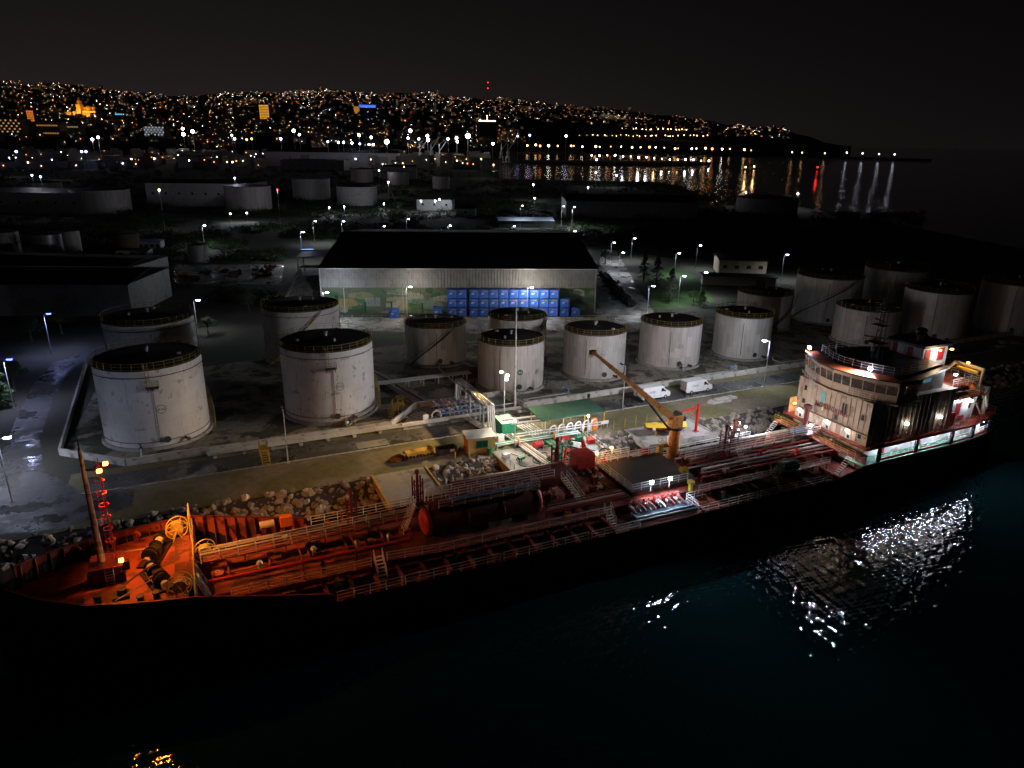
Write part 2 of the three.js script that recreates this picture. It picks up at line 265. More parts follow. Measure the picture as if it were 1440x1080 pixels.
// ---------------------------------------------------------------- riprap: the largest stones singly, the rest as one mass
{
  const shapes = [0, 1, 2, 3, 4].map(k => { const g = new THREE.IcosahedronGeometry(1, 1), p = g.attributes.position; for (let i = 0; i < p.count; i++) { const q = v3(p.getX(i), p.getY(i), p.getZ(i)), h = 0.72 + 0.5 * hash(Math.round(q.x * 9), Math.round(q.y * 9) * 31 + Math.round(q.z * 9), k + 3); p.setXYZ(i, q.x * h * 1.25, q.y * h * 0.8, q.z * h); } g.computeVertexNormals(); boxUV(prep(g), 1.6); return g; });
  const spots = [];
  const run = (a, b, dens) => { const k = (b - a) * 4.6 * dens; for (let i = 0; i < k; i++) { const t = Math.pow(rnd(), 0.8), n = 30.6 - t * 5.4; spots.push([rr(a, b), n, -0.05 - (30.6 - n) * 0.44 + rr(-0.1, 0.3)]); } };
  run(-52, -23, 4); run(-14.5, -4, 4); run(12.8, 20.8, 3.6); run(33.4, 76, 3.4); run(86, 140, 2); run(-76, -52, 2.4);
  const world = spots.map(([s, n, h]) => ({ p: Y(s, n, h), r: 0.2 + 0.44 * Math.pow(rnd(), 1.5), k: Math.floor(rr(0, 5)), q: new THREE.Euler(rr(0, 6), rr(0, 6), rr(0, 6)) })).sort((a, b) => a.p.length() / a.r - b.p.length() / b.r);
  const mats = [M.rock, M.rock2, M.rock3, M.rock, M.rock2], rest = [];
  world.forEach((w, i) => {
    if (i < 290) { const m = new THREE.Mesh(shapes[w.k], mats[(i * 7) % 5]); m.name = numbered('boulder'); m.position.copy(w.p); m.scale.setScalar(w.r); m.rotation.copy(w.q); m.castShadow = m.receiveShadow = true; tag(m, 'rough pale boulder on the stone bank between verge and ship', 'boulder', 'boulders of the quay bank'); scene.add(m); }
    else rest.push(shapes[w.k].clone().applyMatrix4(new THREE.Matrix4().compose(w.p, new THREE.Quaternion().setFromEuler(w.q), v3(w.r, w.r, w.r))));
  });
  tag(mesh('riprap', rest, M.rock2), 'mass of smaller stones filling the shore bank', 'riprap', null, 'stuff');
}

// ---------------------------------------------------------------- bund wall
{
  const left = toYard(P(122, 512));
  const line = [[left[0], left[1]], [-64.3, 55.5], [-55, 47.5], [-15.5, 47.5], [-9, 54.6], [7.6, 54.6], [9, 47.5], [172, 47.5]];
  const t = thing('bund_wall', Y(0, 0), YA, 'long low concrete bund wall in front of the storage tanks', 'wall');
  for (let i = 1; i < line.length; i++) {
    const a = line[i - 1], b = line[i], L = Math.hypot(b[0] - a[0], b[1] - a[1]), k = Math.max(1, Math.round(L / 6));
    for (let j = 0; j < k; j++) { const p = V(a[0] + (b[0] - a[0]) * (j + 0.004) / k, a[1] + (b[1] - a[1]) * (j + 0.004) / k, 0.55), q = V(a[0] + (b[0] - a[0]) * (j + 0.996) / k, a[1] + (b[1] - a[1]) * (j + 0.996) / k, 0.55); mesh('wall_section', beam(p, q, 0.34, 1.1), M.paleConcrete, t); }
  }
}

// ---------------------------------------------------------------- storage tanks
function spiral(r, h, a0, a1, w = 0.75) {
  const steps = Math.round(h / 0.24), treads = [], s1 = [], s2 = [], r1 = [], posts = [];
  for (let i = 0; i <= steps; i++) {
    const t = i / steps, a = a0 + (a1 - a0) * t, y = h * t, f = R => v3(Math.sin(a) * R, y, Math.cos(a) * R);
    treads.push(box(0.26, 0.05, w, 0, y, r + 0.12 + w / 2).rotateY(a));
    if (i % 4 === 0) { s1.push(f(r + 0.12)); s2.push(f(r + 0.14 + w)); r1.push(f(r + 0.14 + w).add(v3(0, 1, 0))); posts.push(bar(f(r + 0.14 + w), f(r + 0.14 + w).add(v3(0, 1, 0)), 0.03, 4)); }
  }
  return [[...treads, ...poly(s1, 0.07, 4), ...poly(s2, 0.07, 4)], [...posts, ...poly(r1, 0.035, 4)]];
}
function ring(r, y, t, seg = 56) { return new THREE.TorusGeometry(r, t, 5, seg).rotateX(Math.PI / 2).translate(0, y, 0); }
function tank(x, z, r, h, o) {
  const t = thing('storage_tank', v3(x, 0, z), 0, o.label, 'storage tank', o.group || 'storage tanks of the terminal');
  const face = Math.atan2(-x, -z), seg = 56;
  mesh('foundation', [cyl(r + 0.5, 0.45, 0, 0.225, 0, seg, r + 0.35)], M.concrete, t);
  const shell = new THREE.CylinderGeometry(r, r, h - 0.45, 72, 1, true).translate(0, 0.45 + (h - 0.45) / 2, 0);
  { const uv = shell.attributes.uv; const c = 2 * Math.PI * r / (o.clad ? 22 : 14); for (let i = 0; i < uv.count; i++) uv.setXY(i, uv.getX(i) * Math.round(c * 2) / 2 + (o.seed || 0) * 0.37, uv.getY(i) * h / (o.clad ? 22 : 14) + (o.seed || 0) * 0.21); }
  mesh('shell', shell, o.mat || (o.clad ? M.clads[(o.seed || 0) % 5] : M.shell), t);
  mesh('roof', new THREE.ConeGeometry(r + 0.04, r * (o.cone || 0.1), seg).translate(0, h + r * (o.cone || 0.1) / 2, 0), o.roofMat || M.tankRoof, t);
  mesh('top_curb', ring(r + 0.03, h - 0.05, 0.09), M.darkSteel, t);
  if (o.far) return t;
  // roof fittings
  const vent = mesh('roof_vent', [cyl(0.22, 0.7, 0, h + r * 0.1 + 0.25, 0, 10), cyl(0.42, 0.18, 0, h + r * 0.1 + 0.66, 0, 10, 0.3)], M.sheetGrey, t); vent.position.set(0, 0, 0);
  { const q = (o.seed || 0) * 1.7; for (const [a, f, rad, hh] of [[q, 0.62, 0.36, 0.3], [q + 1.9, 0.4, 0.2, 0.5]]) mesh('roof_hatch', cyl(rad, hh, Math.sin(a) * r * f, h + 0.1 * r * (1 - f) + hh / 2, Math.cos(a) * r * f, 12), M.sheetGrey, t); mesh('roof_walkway', beam(v3(Math.sin(q) * r * 0.1, h + 0.1 * r * 0.9 + 0.05, Math.cos(q) * r * 0.1), v3(Math.sin(q) * r * 0.97, h + 0.1 * r * 0.03 + 0.05, Math.cos(q) * r * 0.97), 0.7, 0.06), M.darkSteel, t); }
  // guard rail
  const posts = [], np = Math.round(r * 4.2);
  for (let i = 0; i < np; i++) { const a = i / np * 2 * Math.PI; posts.push(box(0.055, 1.1, 0.055, Math.sin(a) * r, h + 0.5, Math.cos(a) * r, a)); }
  mesh('guard_rail', [...posts, ring(r, h + 1.05, 0.032), ring(r, h + 0.6, 0.026), ring(r, h + 0.12, 0.035)], o.railMat || M.yellowRail, t);
  // stair
  const [tr, hr] = spiral(r, h, face + o.stair[0], face + o.stair[1]);
  const st = mesh('stair', tr, o.clad ? M.darkSteel : M.yellowRail, t); mesh('stair_rail', hr, o.clad ? M.darkSteel : M.yellowRail, st);
  // shell nozzle and manway low on the front
  const on = (a, y, R = r) => v3(Math.sin(a) * R, y, Math.cos(a) * R);
  const ma = face + (o.man ?? 0.12);
  const disc = (a, y, rad, len) => new THREE.CylinderGeometry(rad, rad, len, 18).rotateX(Math.PI / 2).translate(0, y, r + len / 2).rotateY(a);
  const mw = mesh('manway', [disc(ma, 1.5, 0.42, 0.3)], o.manMat || M.pipeWhite, t); mesh('manway_cover', [disc(ma, 1.5, 0.52, 0.06).translate(Math.sin(ma) * 0.3, 0, Math.cos(ma) * 0.3)], o.manMat || M.darkSteel, mw);
  mesh('nozzle', [disc(ma + 0.35, 0.95, 0.2, 0.9), disc(ma + 0.35, 0.95, 0.33, 0.08).translate(Math.sin(ma + 0.35) * 0.85, 0, Math.cos(ma + 0.35) * 0.85)], M.darkSteel, t);
  // downpipe on the shell
  const da = face + (o.pipe ?? 0.02);
  mesh('downpipe', [bar(on(da, 1.2, r + 0.12), on(da, h - (o.clad ? 1 : 2.6), r + 0.12), 0.05, 6)], M.darkSteel, t);
  if (!o.clad) { // sprinkler rings and the small platform
    mesh('spray_ring', [ring(r + 0.16, h - 1.15, 0.055)], M.darkSteel, t); mesh('spray_ring', [ring(r + 0.16, 1.3, 0.055)], M.darkSteel, t);
    const br = []; for (let i = 0; i < 28; i++) { const a = i / 28 * 2 * Math.PI; br.push(bar(on(a, h - 1.4, r), on(a, h - 1.15, r + 0.16), 0.025, 4)); } mesh('ring_bracket', br, M.darkSteel, t);
    const pa = face + (o.plat ?? -0.02), pf = g => g.rotateY(pa).translate(0, 0, 0);
    const pl = mesh('platform', [pf(box(1.9, 0.09, 0.8, 0, h - 2.7, r + 0.5)), pf(box(0.08, 0.6, 0.7, -0.7, h - 3, r + 0.4, 0, 0.6)), pf(box(0.08, 0.6, 0.7, 0.7, h - 3, r + 0.4, 0, 0.6))], M.darkSteel, t);
    mesh('platform_rail', railGeo([v3(-0.9, h - 2.66, r + 0.1), v3(-0.9, h - 2.66, r + 0.86), v3(0.9, h - 2.66, r + 0.86), v3(0.9, h - 2.66, r + 0.1)], 1, 0.9, 0.03, 2).map(pf), M.yellowRail, pl);
    mesh('ladder', [pf(bar(v3(-0.7, h - 2.7, r + 0.2), v3(-0.7, h + 1, r + 0.2), 0.04, 4)), pf(bar(v3(-0.25, h - 2.7, r + 0.2), v3(-0.25, h + 1, r + 0.2), 0.04, 4)), ...Array.from({ length: 11 }, (_, i) => pf(bar(v3(-0.7, h - 2.4 + i * 0.3, r + 0.2), v3(-0.25, h - 2.4 + i * 0.3, r + 0.2), 0.025, 4)))], M.yellowRail, t);
  }
  if (o.no) { // painted number in a ring
    const S = o.clad ? 1.2 : 1.5, map = canvasTex(256, 256, (c, w) => { c.clearRect(0, 0, w, w); c.strokeStyle = c.fillStyle = o.ink || '#1b1b1b'; c.lineWidth = 12; c.beginPath(); c.arc(128, 128, 112, 0, 7); c.stroke(); if (o.fill) { c.fillStyle = o.fill; c.beginPath(); c.arc(128, 128, 106, 0, 7); c.fill(); c.fillStyle = '#e8e8e0'; } c.font = 'bold 84px sans-serif'; c.textAlign = 'center'; c.textBaseline = 'middle'; c.fillText(o.no, 128, 134); });
    const a = S / r, g = new THREE.CylinderGeometry(r + 0.02, r + 0.02, S, 10, 1, true, face + (o.noAt ?? 0.1) - a / 2, a).translate(0, h * (o.noY ?? 0.55), 0);
    mesh('painted_number', g, new THREE.MeshStandardMaterial({ map, roughness: 0.6, alphaTest: 0.5, side: THREE.DoubleSide }), t);
  }
  return t;
}
tank(-57.7, -107.4, 7.8, 12.8, { seed: 1, no: 'P-14', noAt: 0.1, noY: 0.5, stair: [1.3, 2.9], plat: 0.0, pipe: 0.0, label: 'big white welded tank marked P-14 with yellow roof rail', railMat: M.yellowRail });
tank(-71.5, -135.8, 8.2, 12.3, { seed: 2, stair: [-1.1, 0.55], plat: 2, pipe: 1.4, label: 'shadowed white tank standing directly behind tank P-14' });
tank(-32.3, -118.8, 7.8, 12.7, { seed: 3, no: 'P-13', noAt: 0.22, noY: 0.52, stair: [1.35, 2.9], plat: 0.05, pipe: 0.09, label: 'big white welded tank marked P-13 with yellow roof rail' });
tank(-45.7, -149.7, 8.0, 12.0, { seed: 4, stair: [-1.0, 0.5], plat: 2, pipe: 1.3, label: 'shadowed white tank standing directly behind tank P-13' });
const A = (x, z, r, h, o) => tank(x, z, r, h, { clad: true, railMat: M.yellowRail, stair: [1.2, 2.8], ...o });
A(-16.8, -150.2, 6.7, 8.5, { seed: 5, stair: [-0.9, 0.55], no: 'A-6', noAt: 0.2, ink: '#3a3a38', label: 'clad tank with a diagonal dark stair, behind the pipe racks' });
A(-0.3, -134.2, 6.5, 9.5, { seed: 6, no: 'A-7', noAt: 0.28, noY: 0.45, fill: '#3c6e4e', ink: '#2c4a38', pipe: -0.32, man: 0.25, manMat: M.darkSteel, label: 'clad tank marked A-7 behind the tall white mast' });
A(1.0, -152.5, 6.4, 9.8, { seed: 7, stair: [-0.2, 1.1], label: 'clad tank half hidden behind tank A-7' });
A(17, -142.3, 6.4, 9.5, { seed: 8, no: 'A-8', noAt: 0.3, noY: 0.6, ink: '#444', pipe: -0.25, man: 0.35, manMat: M.darkSteel, label: 'clad tank marked A-8 behind the crane boom tip' });
A(34.5, -150.8, 6.6, 9.4, { seed: 9, no: 'A-9', noAt: 0.35, noY: 0.55, ink: '#555', man: 0.35, label: 'clad tank marked A-9 beyond the white vans' });
A(52.5, -157.8, 6.3, 9.7, { seed: 10, stair: [1.4, 2.9], man: 0.5, label: 'clad tank next beyond A-9 along the bund wall' });
A(66.5, -185.3, 7.0, 9.1, { seed: 11, stair: [0.2, 1.6], label: 'low clad tank in the second row, beside the office block' });
A(86.5, -193.5, 8.5, 12.3, { seed: 12, stair: [-1.2, 0.9], label: 'tall clad tank with a long diagonal stair behind the bridge' });
A(109.5, -203, 8.4, 13.0, { seed: 13, label: 'tall clad tank at the very back, behind the thin mast' });
A(86.7, -170.5, 7.3, 8.8, { seed: 14, label: 'low clad tank directly behind the ship bridge roof' });
A(107.1, -177.2, 7.6, 12.0, { seed: 15, label: 'tall clad tank behind the ship funnel' });
A(132.0, -185.0, 8.1, 12.7, { seed: 16, label: 'tall clad tank at the far end of the row' });
const F = (x, z, r, h, label, o = {}) => tank(x, z, r, h, { far: true, clad: true, label, group: 'tanks of the distant depot', ...o });
F(-173.4, -476.4, 14.4, 15.3, 'distant pale tank with lamps in the grass at its foot', { seed: 1 });
F(-157, -567.7, 14.1, 15.6, 'distant tank with a steep cone roof', { seed: 2, cone: 0.28, roofMat: M.sheetGrey });
F(-113.1, -526.5, 14.3, 13, 'distant tank with horizontal plate seams beside lit grass', { seed: 3, mat: M.shell });
F(-254, -449, 16.4, 13.9, 'widest tank of the distant depot, beside the long shed', { seed: 4 });
F(-363, -564, 13.6, 10.3, 'distant low grey tank by the town edge', { seed: 5 });
F(-185.9, -285.8, 5.7, 8.2, 'bright silver tank with a thin ladder mast', { seed: 6, mat: M.silver });
F(-173.4, -281.2, 3.1, 10, 'slim dark upright tank beside the silver tank', { seed: 7 });
F(-204, -287, 5.2, 8.6, 'grey tank cut by the picture edge beside the silver tank', { seed: 9 });
F(-156.8, -291, 4.3, 8.1, 'brown rusty tank beside blue and white cabins', { seed: 8, mat: M.wood });
F(-120.6, -272.7, 3.7, 6.7, 'small tank under a white street lamp', { seed: 10 });
F(176.4, -511.5, 20.7, 10.2, 'wide squat tank between two lamps by the sea', { seed: 11 });
F(-164.8, -796, 12, 13.8, 'far grey tank among dark sheds', { seed: 12 });
F(-120, -760, 11, 13, 'far dark tank beyond the seamed tank', { seed: 13 });
F(-70, -700, 8, 12, 'far small tank near a lattice mast', { seed: 14 });

// ---------------------------------------------------------------- street lamps
function lampPost(p, h, o = {}) {
  const t = thing(o.name || 'street_lamp', v3(p.x, 0, p.z), o.turn ?? 0, o.label || 'slim street lamp with a white lit head on the terminal roads', 'street lamp', o.group || 'street lamps of the terminal');
  mesh('pole', [cyl(0.11, h, 0, h / 2, 0, 8, 0.06), cyl(0.2, 0.3, 0, 0.15, 0, 8)], M.pole, t);
  const arm = o.arm ?? 0.9;
  mesh('arm', [bar(v3(0, h - 0.05, 0), v3(arm, h + 0.12, 0), 0.05, 6)], M.pole, t);
  mesh('lamp_head', [rbox(0.75, 0.14, 0.32, arm + 0.2, h + 0.2, 0, 0.05)], M.galv, t);
  const c = o.color ?? 0xe8efff, k = o.lens || G_.cool;
  mesh('lamp_lens', [rbox(0.8, 0.24, 0.5, arm + 0.2, h + 0.07, 0, 0.05)], o.off ? M.glass : k, t);
  if (!o.off) { const q = v3(arm + 0.2, h - 0.12, 0).applyAxisAngle(UPV, o.turn ?? 0).add(v3(p.x, 0, p.z)); const I = (o.I ?? 90) * (o.k ?? 2.6); if (o.round) point(q, c, I, 8); else spot(q, q.clone().add(v3(0, -5, 0)), c, I, o.angle ?? 1.45, 8); }
  return t;
}
const SL = (x, y, h = 9, o = {}) => lampPost(P(x, y, h + 0.1), h, o);
SL(571, 403, 9, { I: 90, round: true, color: 0xfff4e4, label: 'street lamp before the mural wall and the lone blue container' });
SL(742, 404, 9, { I: 175, round: true, color: 0xfff4e4, label: 'street lamp right before the big stack of blue containers' });
SL(913, 402, 9, { I: 230, turn: 0, label: 'street lamp between wet yard and lawn' });
SL(957, 388, 9, { I: 150 }); SL(889, 335, 9, { I: 140 }); SL(860, 341, 8, { I: 130, turn: 0 }); SL(872, 355, 8, { I: 130 }); SL(981, 345, 9, { I: 140 }); SL(988, 383, 8, { I: 130 }); SL(951, 356, 8, { I: 130 }); SL(1103, 358, 9, { I: 150 });
SL(1083, 479, 9, { I: 130, round: true, turn: Math.PI, label: 'street lamp on the verge beside the ship bridge' });
SL(61, 441, 9, { I: 130, color: 0xaab6ff, lens: G_.blue, label: 'bluish street lamp on the dark access road' });
SL(4, 505, 9, { I: 150, color: 0xc4ccff, lens: G_.blue, label: 'bluish street lamp above a lit conifer' });
SL(272, 422, 8, { I: 60, label: 'street lamp behind the shadowed rear tank' });
SL(422, 326, 12, { I: 200, round: true, label: 'street lamp rising beside the ramp canopy' });
SL(454, 411, 8, { I: 150, round: true, label: 'street lamp at the foot of the ramp by the warehouse corner' });
SL(284, 317, 10, { I: 160, label: 'street lamp above the small dark tank' });
for (const [x, y, h] of [[440, 311, 10], [480, 311, 10], [537, 318, 9], [571, 308, 10], [630, 317, 9], [720, 318, 9], [805, 325, 9]]) SL(x, y, h, { I: 150, group: 'street lamps behind the warehouse', label: 'white street lamp behind the big warehouse roof' });
{ // lamps that stand outside the frame; their light reaches the access road and tank P-14
  lampPost(P(-75, 590, 9), 9, { I: 330, color: 0xdfe6ff, label: 'street lamp by the wet access road beyond the tanks' });
  lampPost(Y(-68, 41), 9, { I: 55, round: true, color: 0xc8d6ff, turn: YA, label: 'street lamp at the end of the quay road' });
}
lampPost(Y(-33.2, 39.4), 8.4, { off: true, turn: 2, label: 'unlit lamp post on the verge beside the yellow cage', group: 'unlit lamp posts on the verge' });
lampPost(Y(25, 39.4), 8.4, { off: true, turn: 2, label: 'unlit lamp post beside the van and the canopy', group: 'unlit lamp posts on the verge' });
{ // triple floodlight post by the manifold
  const p = P(709, 590), h = 8.6, t = thing('floodlight_post', v3(p.x, 0, p.z), 0, 'white post with three floodlights beside the tall mast', 'floodlight');
  mesh('pole', cyl(0.1, h, 0, h / 2, 0, 10, 0.07), M.whitePaint, t);
  for (const [dx, dy, dz] of [[-0.55, 0.2, 0.3], [0.5, -0.35, 0.4], [0.35, -1.1, 0.3]]) {
    mesh('bracket', bar(v3(0, h + dy - 0.1, 0), v3(dx, h + dy, dz), 0.04, 5), M.galv, t);
    const hd = mesh('lamp_head', rbox(0.44, 0.36, 0.2, dx, h + dy, dz, 0.05), M.galv, t); mesh('lamp_lens', rbox(0.46, 0.4, 0.16, dx, h + dy, dz + 0.14, 0.04), G_.white, hd);
    const q = v3(p.x + dx, h + dy, p.z + dz + 0.3); if (dx < 0) spot(q, q.clone().add(v3(-26, -8.6, 18)), 0xffd28a, 3200, 0.62, 8); else spot(q, q.clone().add(v3(dx * 9, -5, 6)), 0xffe6bd, 420, 1.4, 8);
  }
}
{ // tall white mast
  const p = P(724, 576), h = 18.5, t = thing('lightning_mast', v3(p.x, 0, p.z), 0, 'tall slim white mast in front of tank A-7', 'mast');
  mesh('pole', cyl(0.22, h, 0, h / 2, 0, 12, 0.07), M.whitePaint, t); mesh('base_plate', [box(0.9, 0.12, 0.9, 0, 0.06, 0), cyl(0.34, 0.7, 0, 0.4, 0, 10, 0.24)], M.whitePaint, t); mesh('rod', cyl(0.02, 1.6, 0, h + 0.8, 0, 5), M.galv, t);
}

// feed lines from the tanks to the bund wall, with pumps and valves on the floor
{
  const list = [[-57.7, -107.4, 7.8, 'tank P-14'], [-32.3, -118.8, 7.8, 'tank P-13'], [-0.3, -134.2, 6.5, 'tank A-7'], [17, -142.3, 6.4, 'tank A-8'], [34.5, -150.8, 6.6, 'tank A-9'], [52.5, -157.8, 6.3, 'the tank beyond A-9'], [-16.8, -150.2, 6.7, 'the tank with the dark stair'], [86.7, -170.5, 7.3, 'the low tank behind the bridge']];
  list.forEach(([x, z, r, l], i) => {
    const [s, n] = toYard(v3(x, 0, z)), t = thing('tank_line', Y(0, 0), YA, `grey feed pipe running over the bund floor from ${l}`, 'pipe', 'feed pipes inside the bund'), n1 = 49.2 + (i % 3) * 0.5, d = i % 2 ? 2.2 : -2.2;
    mesh('pipe', poly([V(s + d, n - r * 0.9, 0.95), V(s + d, n - r - 1.6, 0.95), V(s + d, n - r - 1.9, 0.45), V(s + d, n1, 0.45), V(s + d + 9, n1, 0.45)], 0.13, 8), i % 3 ? M.sheetGrey : M.pipeWhite, t);
    for (let k = 0; k < 3; k++) mesh('rest', box(0.3, 0.3, 0.3, s + d + 1 + k * 3, 0.15, -n1), M.concrete, t);
    const v = V(s + d, n - r - 1.1, 0.95); mesh('valve', [bar(v.clone().add(v3(0, 0, -0.3)), v.clone().add(v3(0, 0, 0.3)), 0.26, 10), cyl(0.1, 0.7, v.x, v.y + 0.4, v.z, 8), new THREE.TorusGeometry(0.28, 0.035, 5, 14).rotateX(Math.PI / 2).translate(v.x, v.y + 0.75, v.z)], i % 2 ? M.maroon : M.darkSteel, t);
  });
  for (const [s, n, l] of [[-46, 58, 'small grey pump beside tank P-14'], [-22, 51, 'small grey pump beside tank P-13'], [20, 52, 'small grey pump before tank A-8'], [60, 51, 'small grey pump past tank A-9']]) { const t = thing('floor_pump', Y(s, n), YA + s * 0.1, l, 'pump'); mesh('plinth', box(1.8, 0.3, 0.9, 0, 0.15, 0), M.concrete, t); mesh('motor', new THREE.CylinderGeometry(0.28, 0.28, 0.9, 14).rotateZ(Math.PI / 2).translate(-0.35, 0.65, 0), M.pipeBlue, t); mesh('casing', [cyl(0.34, 0.5, 0.5, 0.62, 0, 14), bar(v3(0.5, 0.7, 0), v3(0.5, 1.3, 0), 0.11, 8)], M.sheetGrey, t); }
}

// ---------------------------------------------------------------- big warehouse
const WH = { p: v3(-52.3, 0, -191.6), q: v3(22.7, 0, -196.2) };
const WHA = Math.atan2(-(WH.q.z - WH.p.z), WH.q.x - WH.p.x), WHL = WH.p.distanceTo(WH.q);
const W = (x, z, y = 0) => v3(x, y, z).applyAxisAngle(UPV, WHA).add(WH.p); // warehouse frame: x along the front, z towards the water
{
  const t = thing('warehouse', WH.p, WHA, 'huge warehouse with shade-coloured near roof and ribbed cladding above a painted wall', 'warehouse');
  const D = 43, eave = 12.4, ridge = 16.9;
  mesh('gable_wall', [box(0.4, eave - 0.05, 2 * D, -0.2, eave / 2 - 0.02, -D), box(0.4, eave - 0.05, 2 * D, WHL + 0.2, eave / 2 - 0.02, -D)], M.sheetGrey, t);
  const tri = new THREE.Shape([new THREE.Vector2(0, eave - 0.1), new THREE.Vector2(-D, ridge - 0.1), new THREE.Vector2(-2 * D, eave - 0.1)]);
  for (const x of [-0.2, WHL]) mesh('gable', new THREE.ExtrudeGeometry(tri, { depth: 0.2, bevelEnabled: false }).rotateY(-Math.PI / 2).translate(x + 0.2, 0, 0), M.sheetGrey, t);
  mesh('back_wall', box(WHL, eave - 0.1, 0.3, WHL / 2, eave / 2, -2 * D), M.sheetGrey, t);
  // cladding in sheets of five metres, lower wall painted
  const nS = 15, sw = WHL / nS;
  for (let i = 0; i < nS; i++) mesh('cladding_sheet', corrugated(sw - 0.04, 5.2, 0.85, 0.17).translate(sw * (i + 0.5), eave - 5.25, 0.25 + (i % 3) * 0.012), M.cladding, t);
  mesh('gutter', [box(WHL + 0.6, 0.22, 0.3, WHL / 2, eave - 0.05, 0.52)], M.galv, t);
  const mural = canvasTex(2048, 192, (c, w, h) => { // weathered painted landscape: loose bands and blocks
    c.fillStyle = '#59604f'; c.fillRect(0, 0, w, h); let sd = 3; const r = () => { sd = (sd * 16807) % 2147483647; return sd / 2147483647; };
    const cols = ['#2f5a34', '#3f6d3c', '#8a8d83', '#b3b29c', '#24452c', '#8a845c', '#76806f', '#4b6b57', '#9c9a86', '#35503c'];
    for (let i = 0; i < 90; i++) { c.fillStyle = cols[Math.floor(r() * cols.length)]; c.globalAlpha = 0.65; const x = r() * w, y = r() * h, a = 40 + r() * 190; c.beginPath(); c.moveTo(x, y); c.bezierCurveTo(x + a * 0.3, y - 40 * r(), x + a * 0.7, y - 30 * r(), x + a, y + 10 * r()); c.lineTo(x + a, y + 20 + 30 * r()); c.bezierCurveTo(x + a * 0.6, y + 50, x + a * 0.3, y + 20, x, y + 30); c.fill(); }
    c.globalAlpha = 0.85; for (let i = 0; i < 9; i++) { c.fillStyle = ['#8d7a45', '#7d8a86', '#a09a70', '#6a7b6f'][i % 4]; c.fillRect(80 + i * 210 + r() * 60, 70 + r() * 40, 70 + r() * 70, 40 + r() * 30); c.fillStyle = '#1f3a26'; c.fillRect(60 + i * 215 + r() * 40, 60 + r() * 60, 12 + r() * 30, 60 + r() * 50); }
    c.globalAlpha = 0.4; c.fillStyle = '#3c3a33'; for (let i = 0; i < 400; i++) c.fillRect(r() * w, r() * h, 2 + r() * 5, 6 + r() * 30);
  });
  mesh('painted_wall', box(WHL, eave - 5.3, 0.3, WHL / 2, (eave - 5.3) / 2, 0), new THREE.MeshStandardMaterial({ map: mural, roughness: 0.9 }), t);
  // roof: two shallow ribbed slopes, each in bays
  const slope = Math.hypot(D + 0.8, ridge - eave), ang = Math.atan2(ridge - eave, D + 0.8), nb = 12, bw = (WHL + 1.6) / nb;
  for (let i = 0; i < nb; i++) {
    mesh('roof_bay', corrugated(bw - 0.01, slope, 1.15, 0.1).rotateX(-Math.PI / 2 + ang).translate(-0.8 + bw * (i + 0.5), eave, 0.8), M.roofDark, t);  // near slope coloured dark to stand for its shade
    mesh('roof_bay', corrugated(bw - 0.01, slope, 1.15, 0.1).rotateX(-Math.PI / 2 + ang).rotateY(Math.PI).translate(-0.8 + bw * (i + 0.5), eave, -2 * D - 0.8), M.sheetGrey, t);  // far slope of the same roof coloured pale for lamplight
  }
  mesh('ridge_cap', box(WHL + 1.7, 0.12, 1.2, WHL / 2, ridge + 0.14, -D), M.sheetGrey, t);
  for (const x of [6, 22, 41]) { mesh('downpipe', bar(v3(x, eave - 5.4, 0.3), v3(x, 0.1, 0.3), 0.09, 6), M.galv, t); }
}
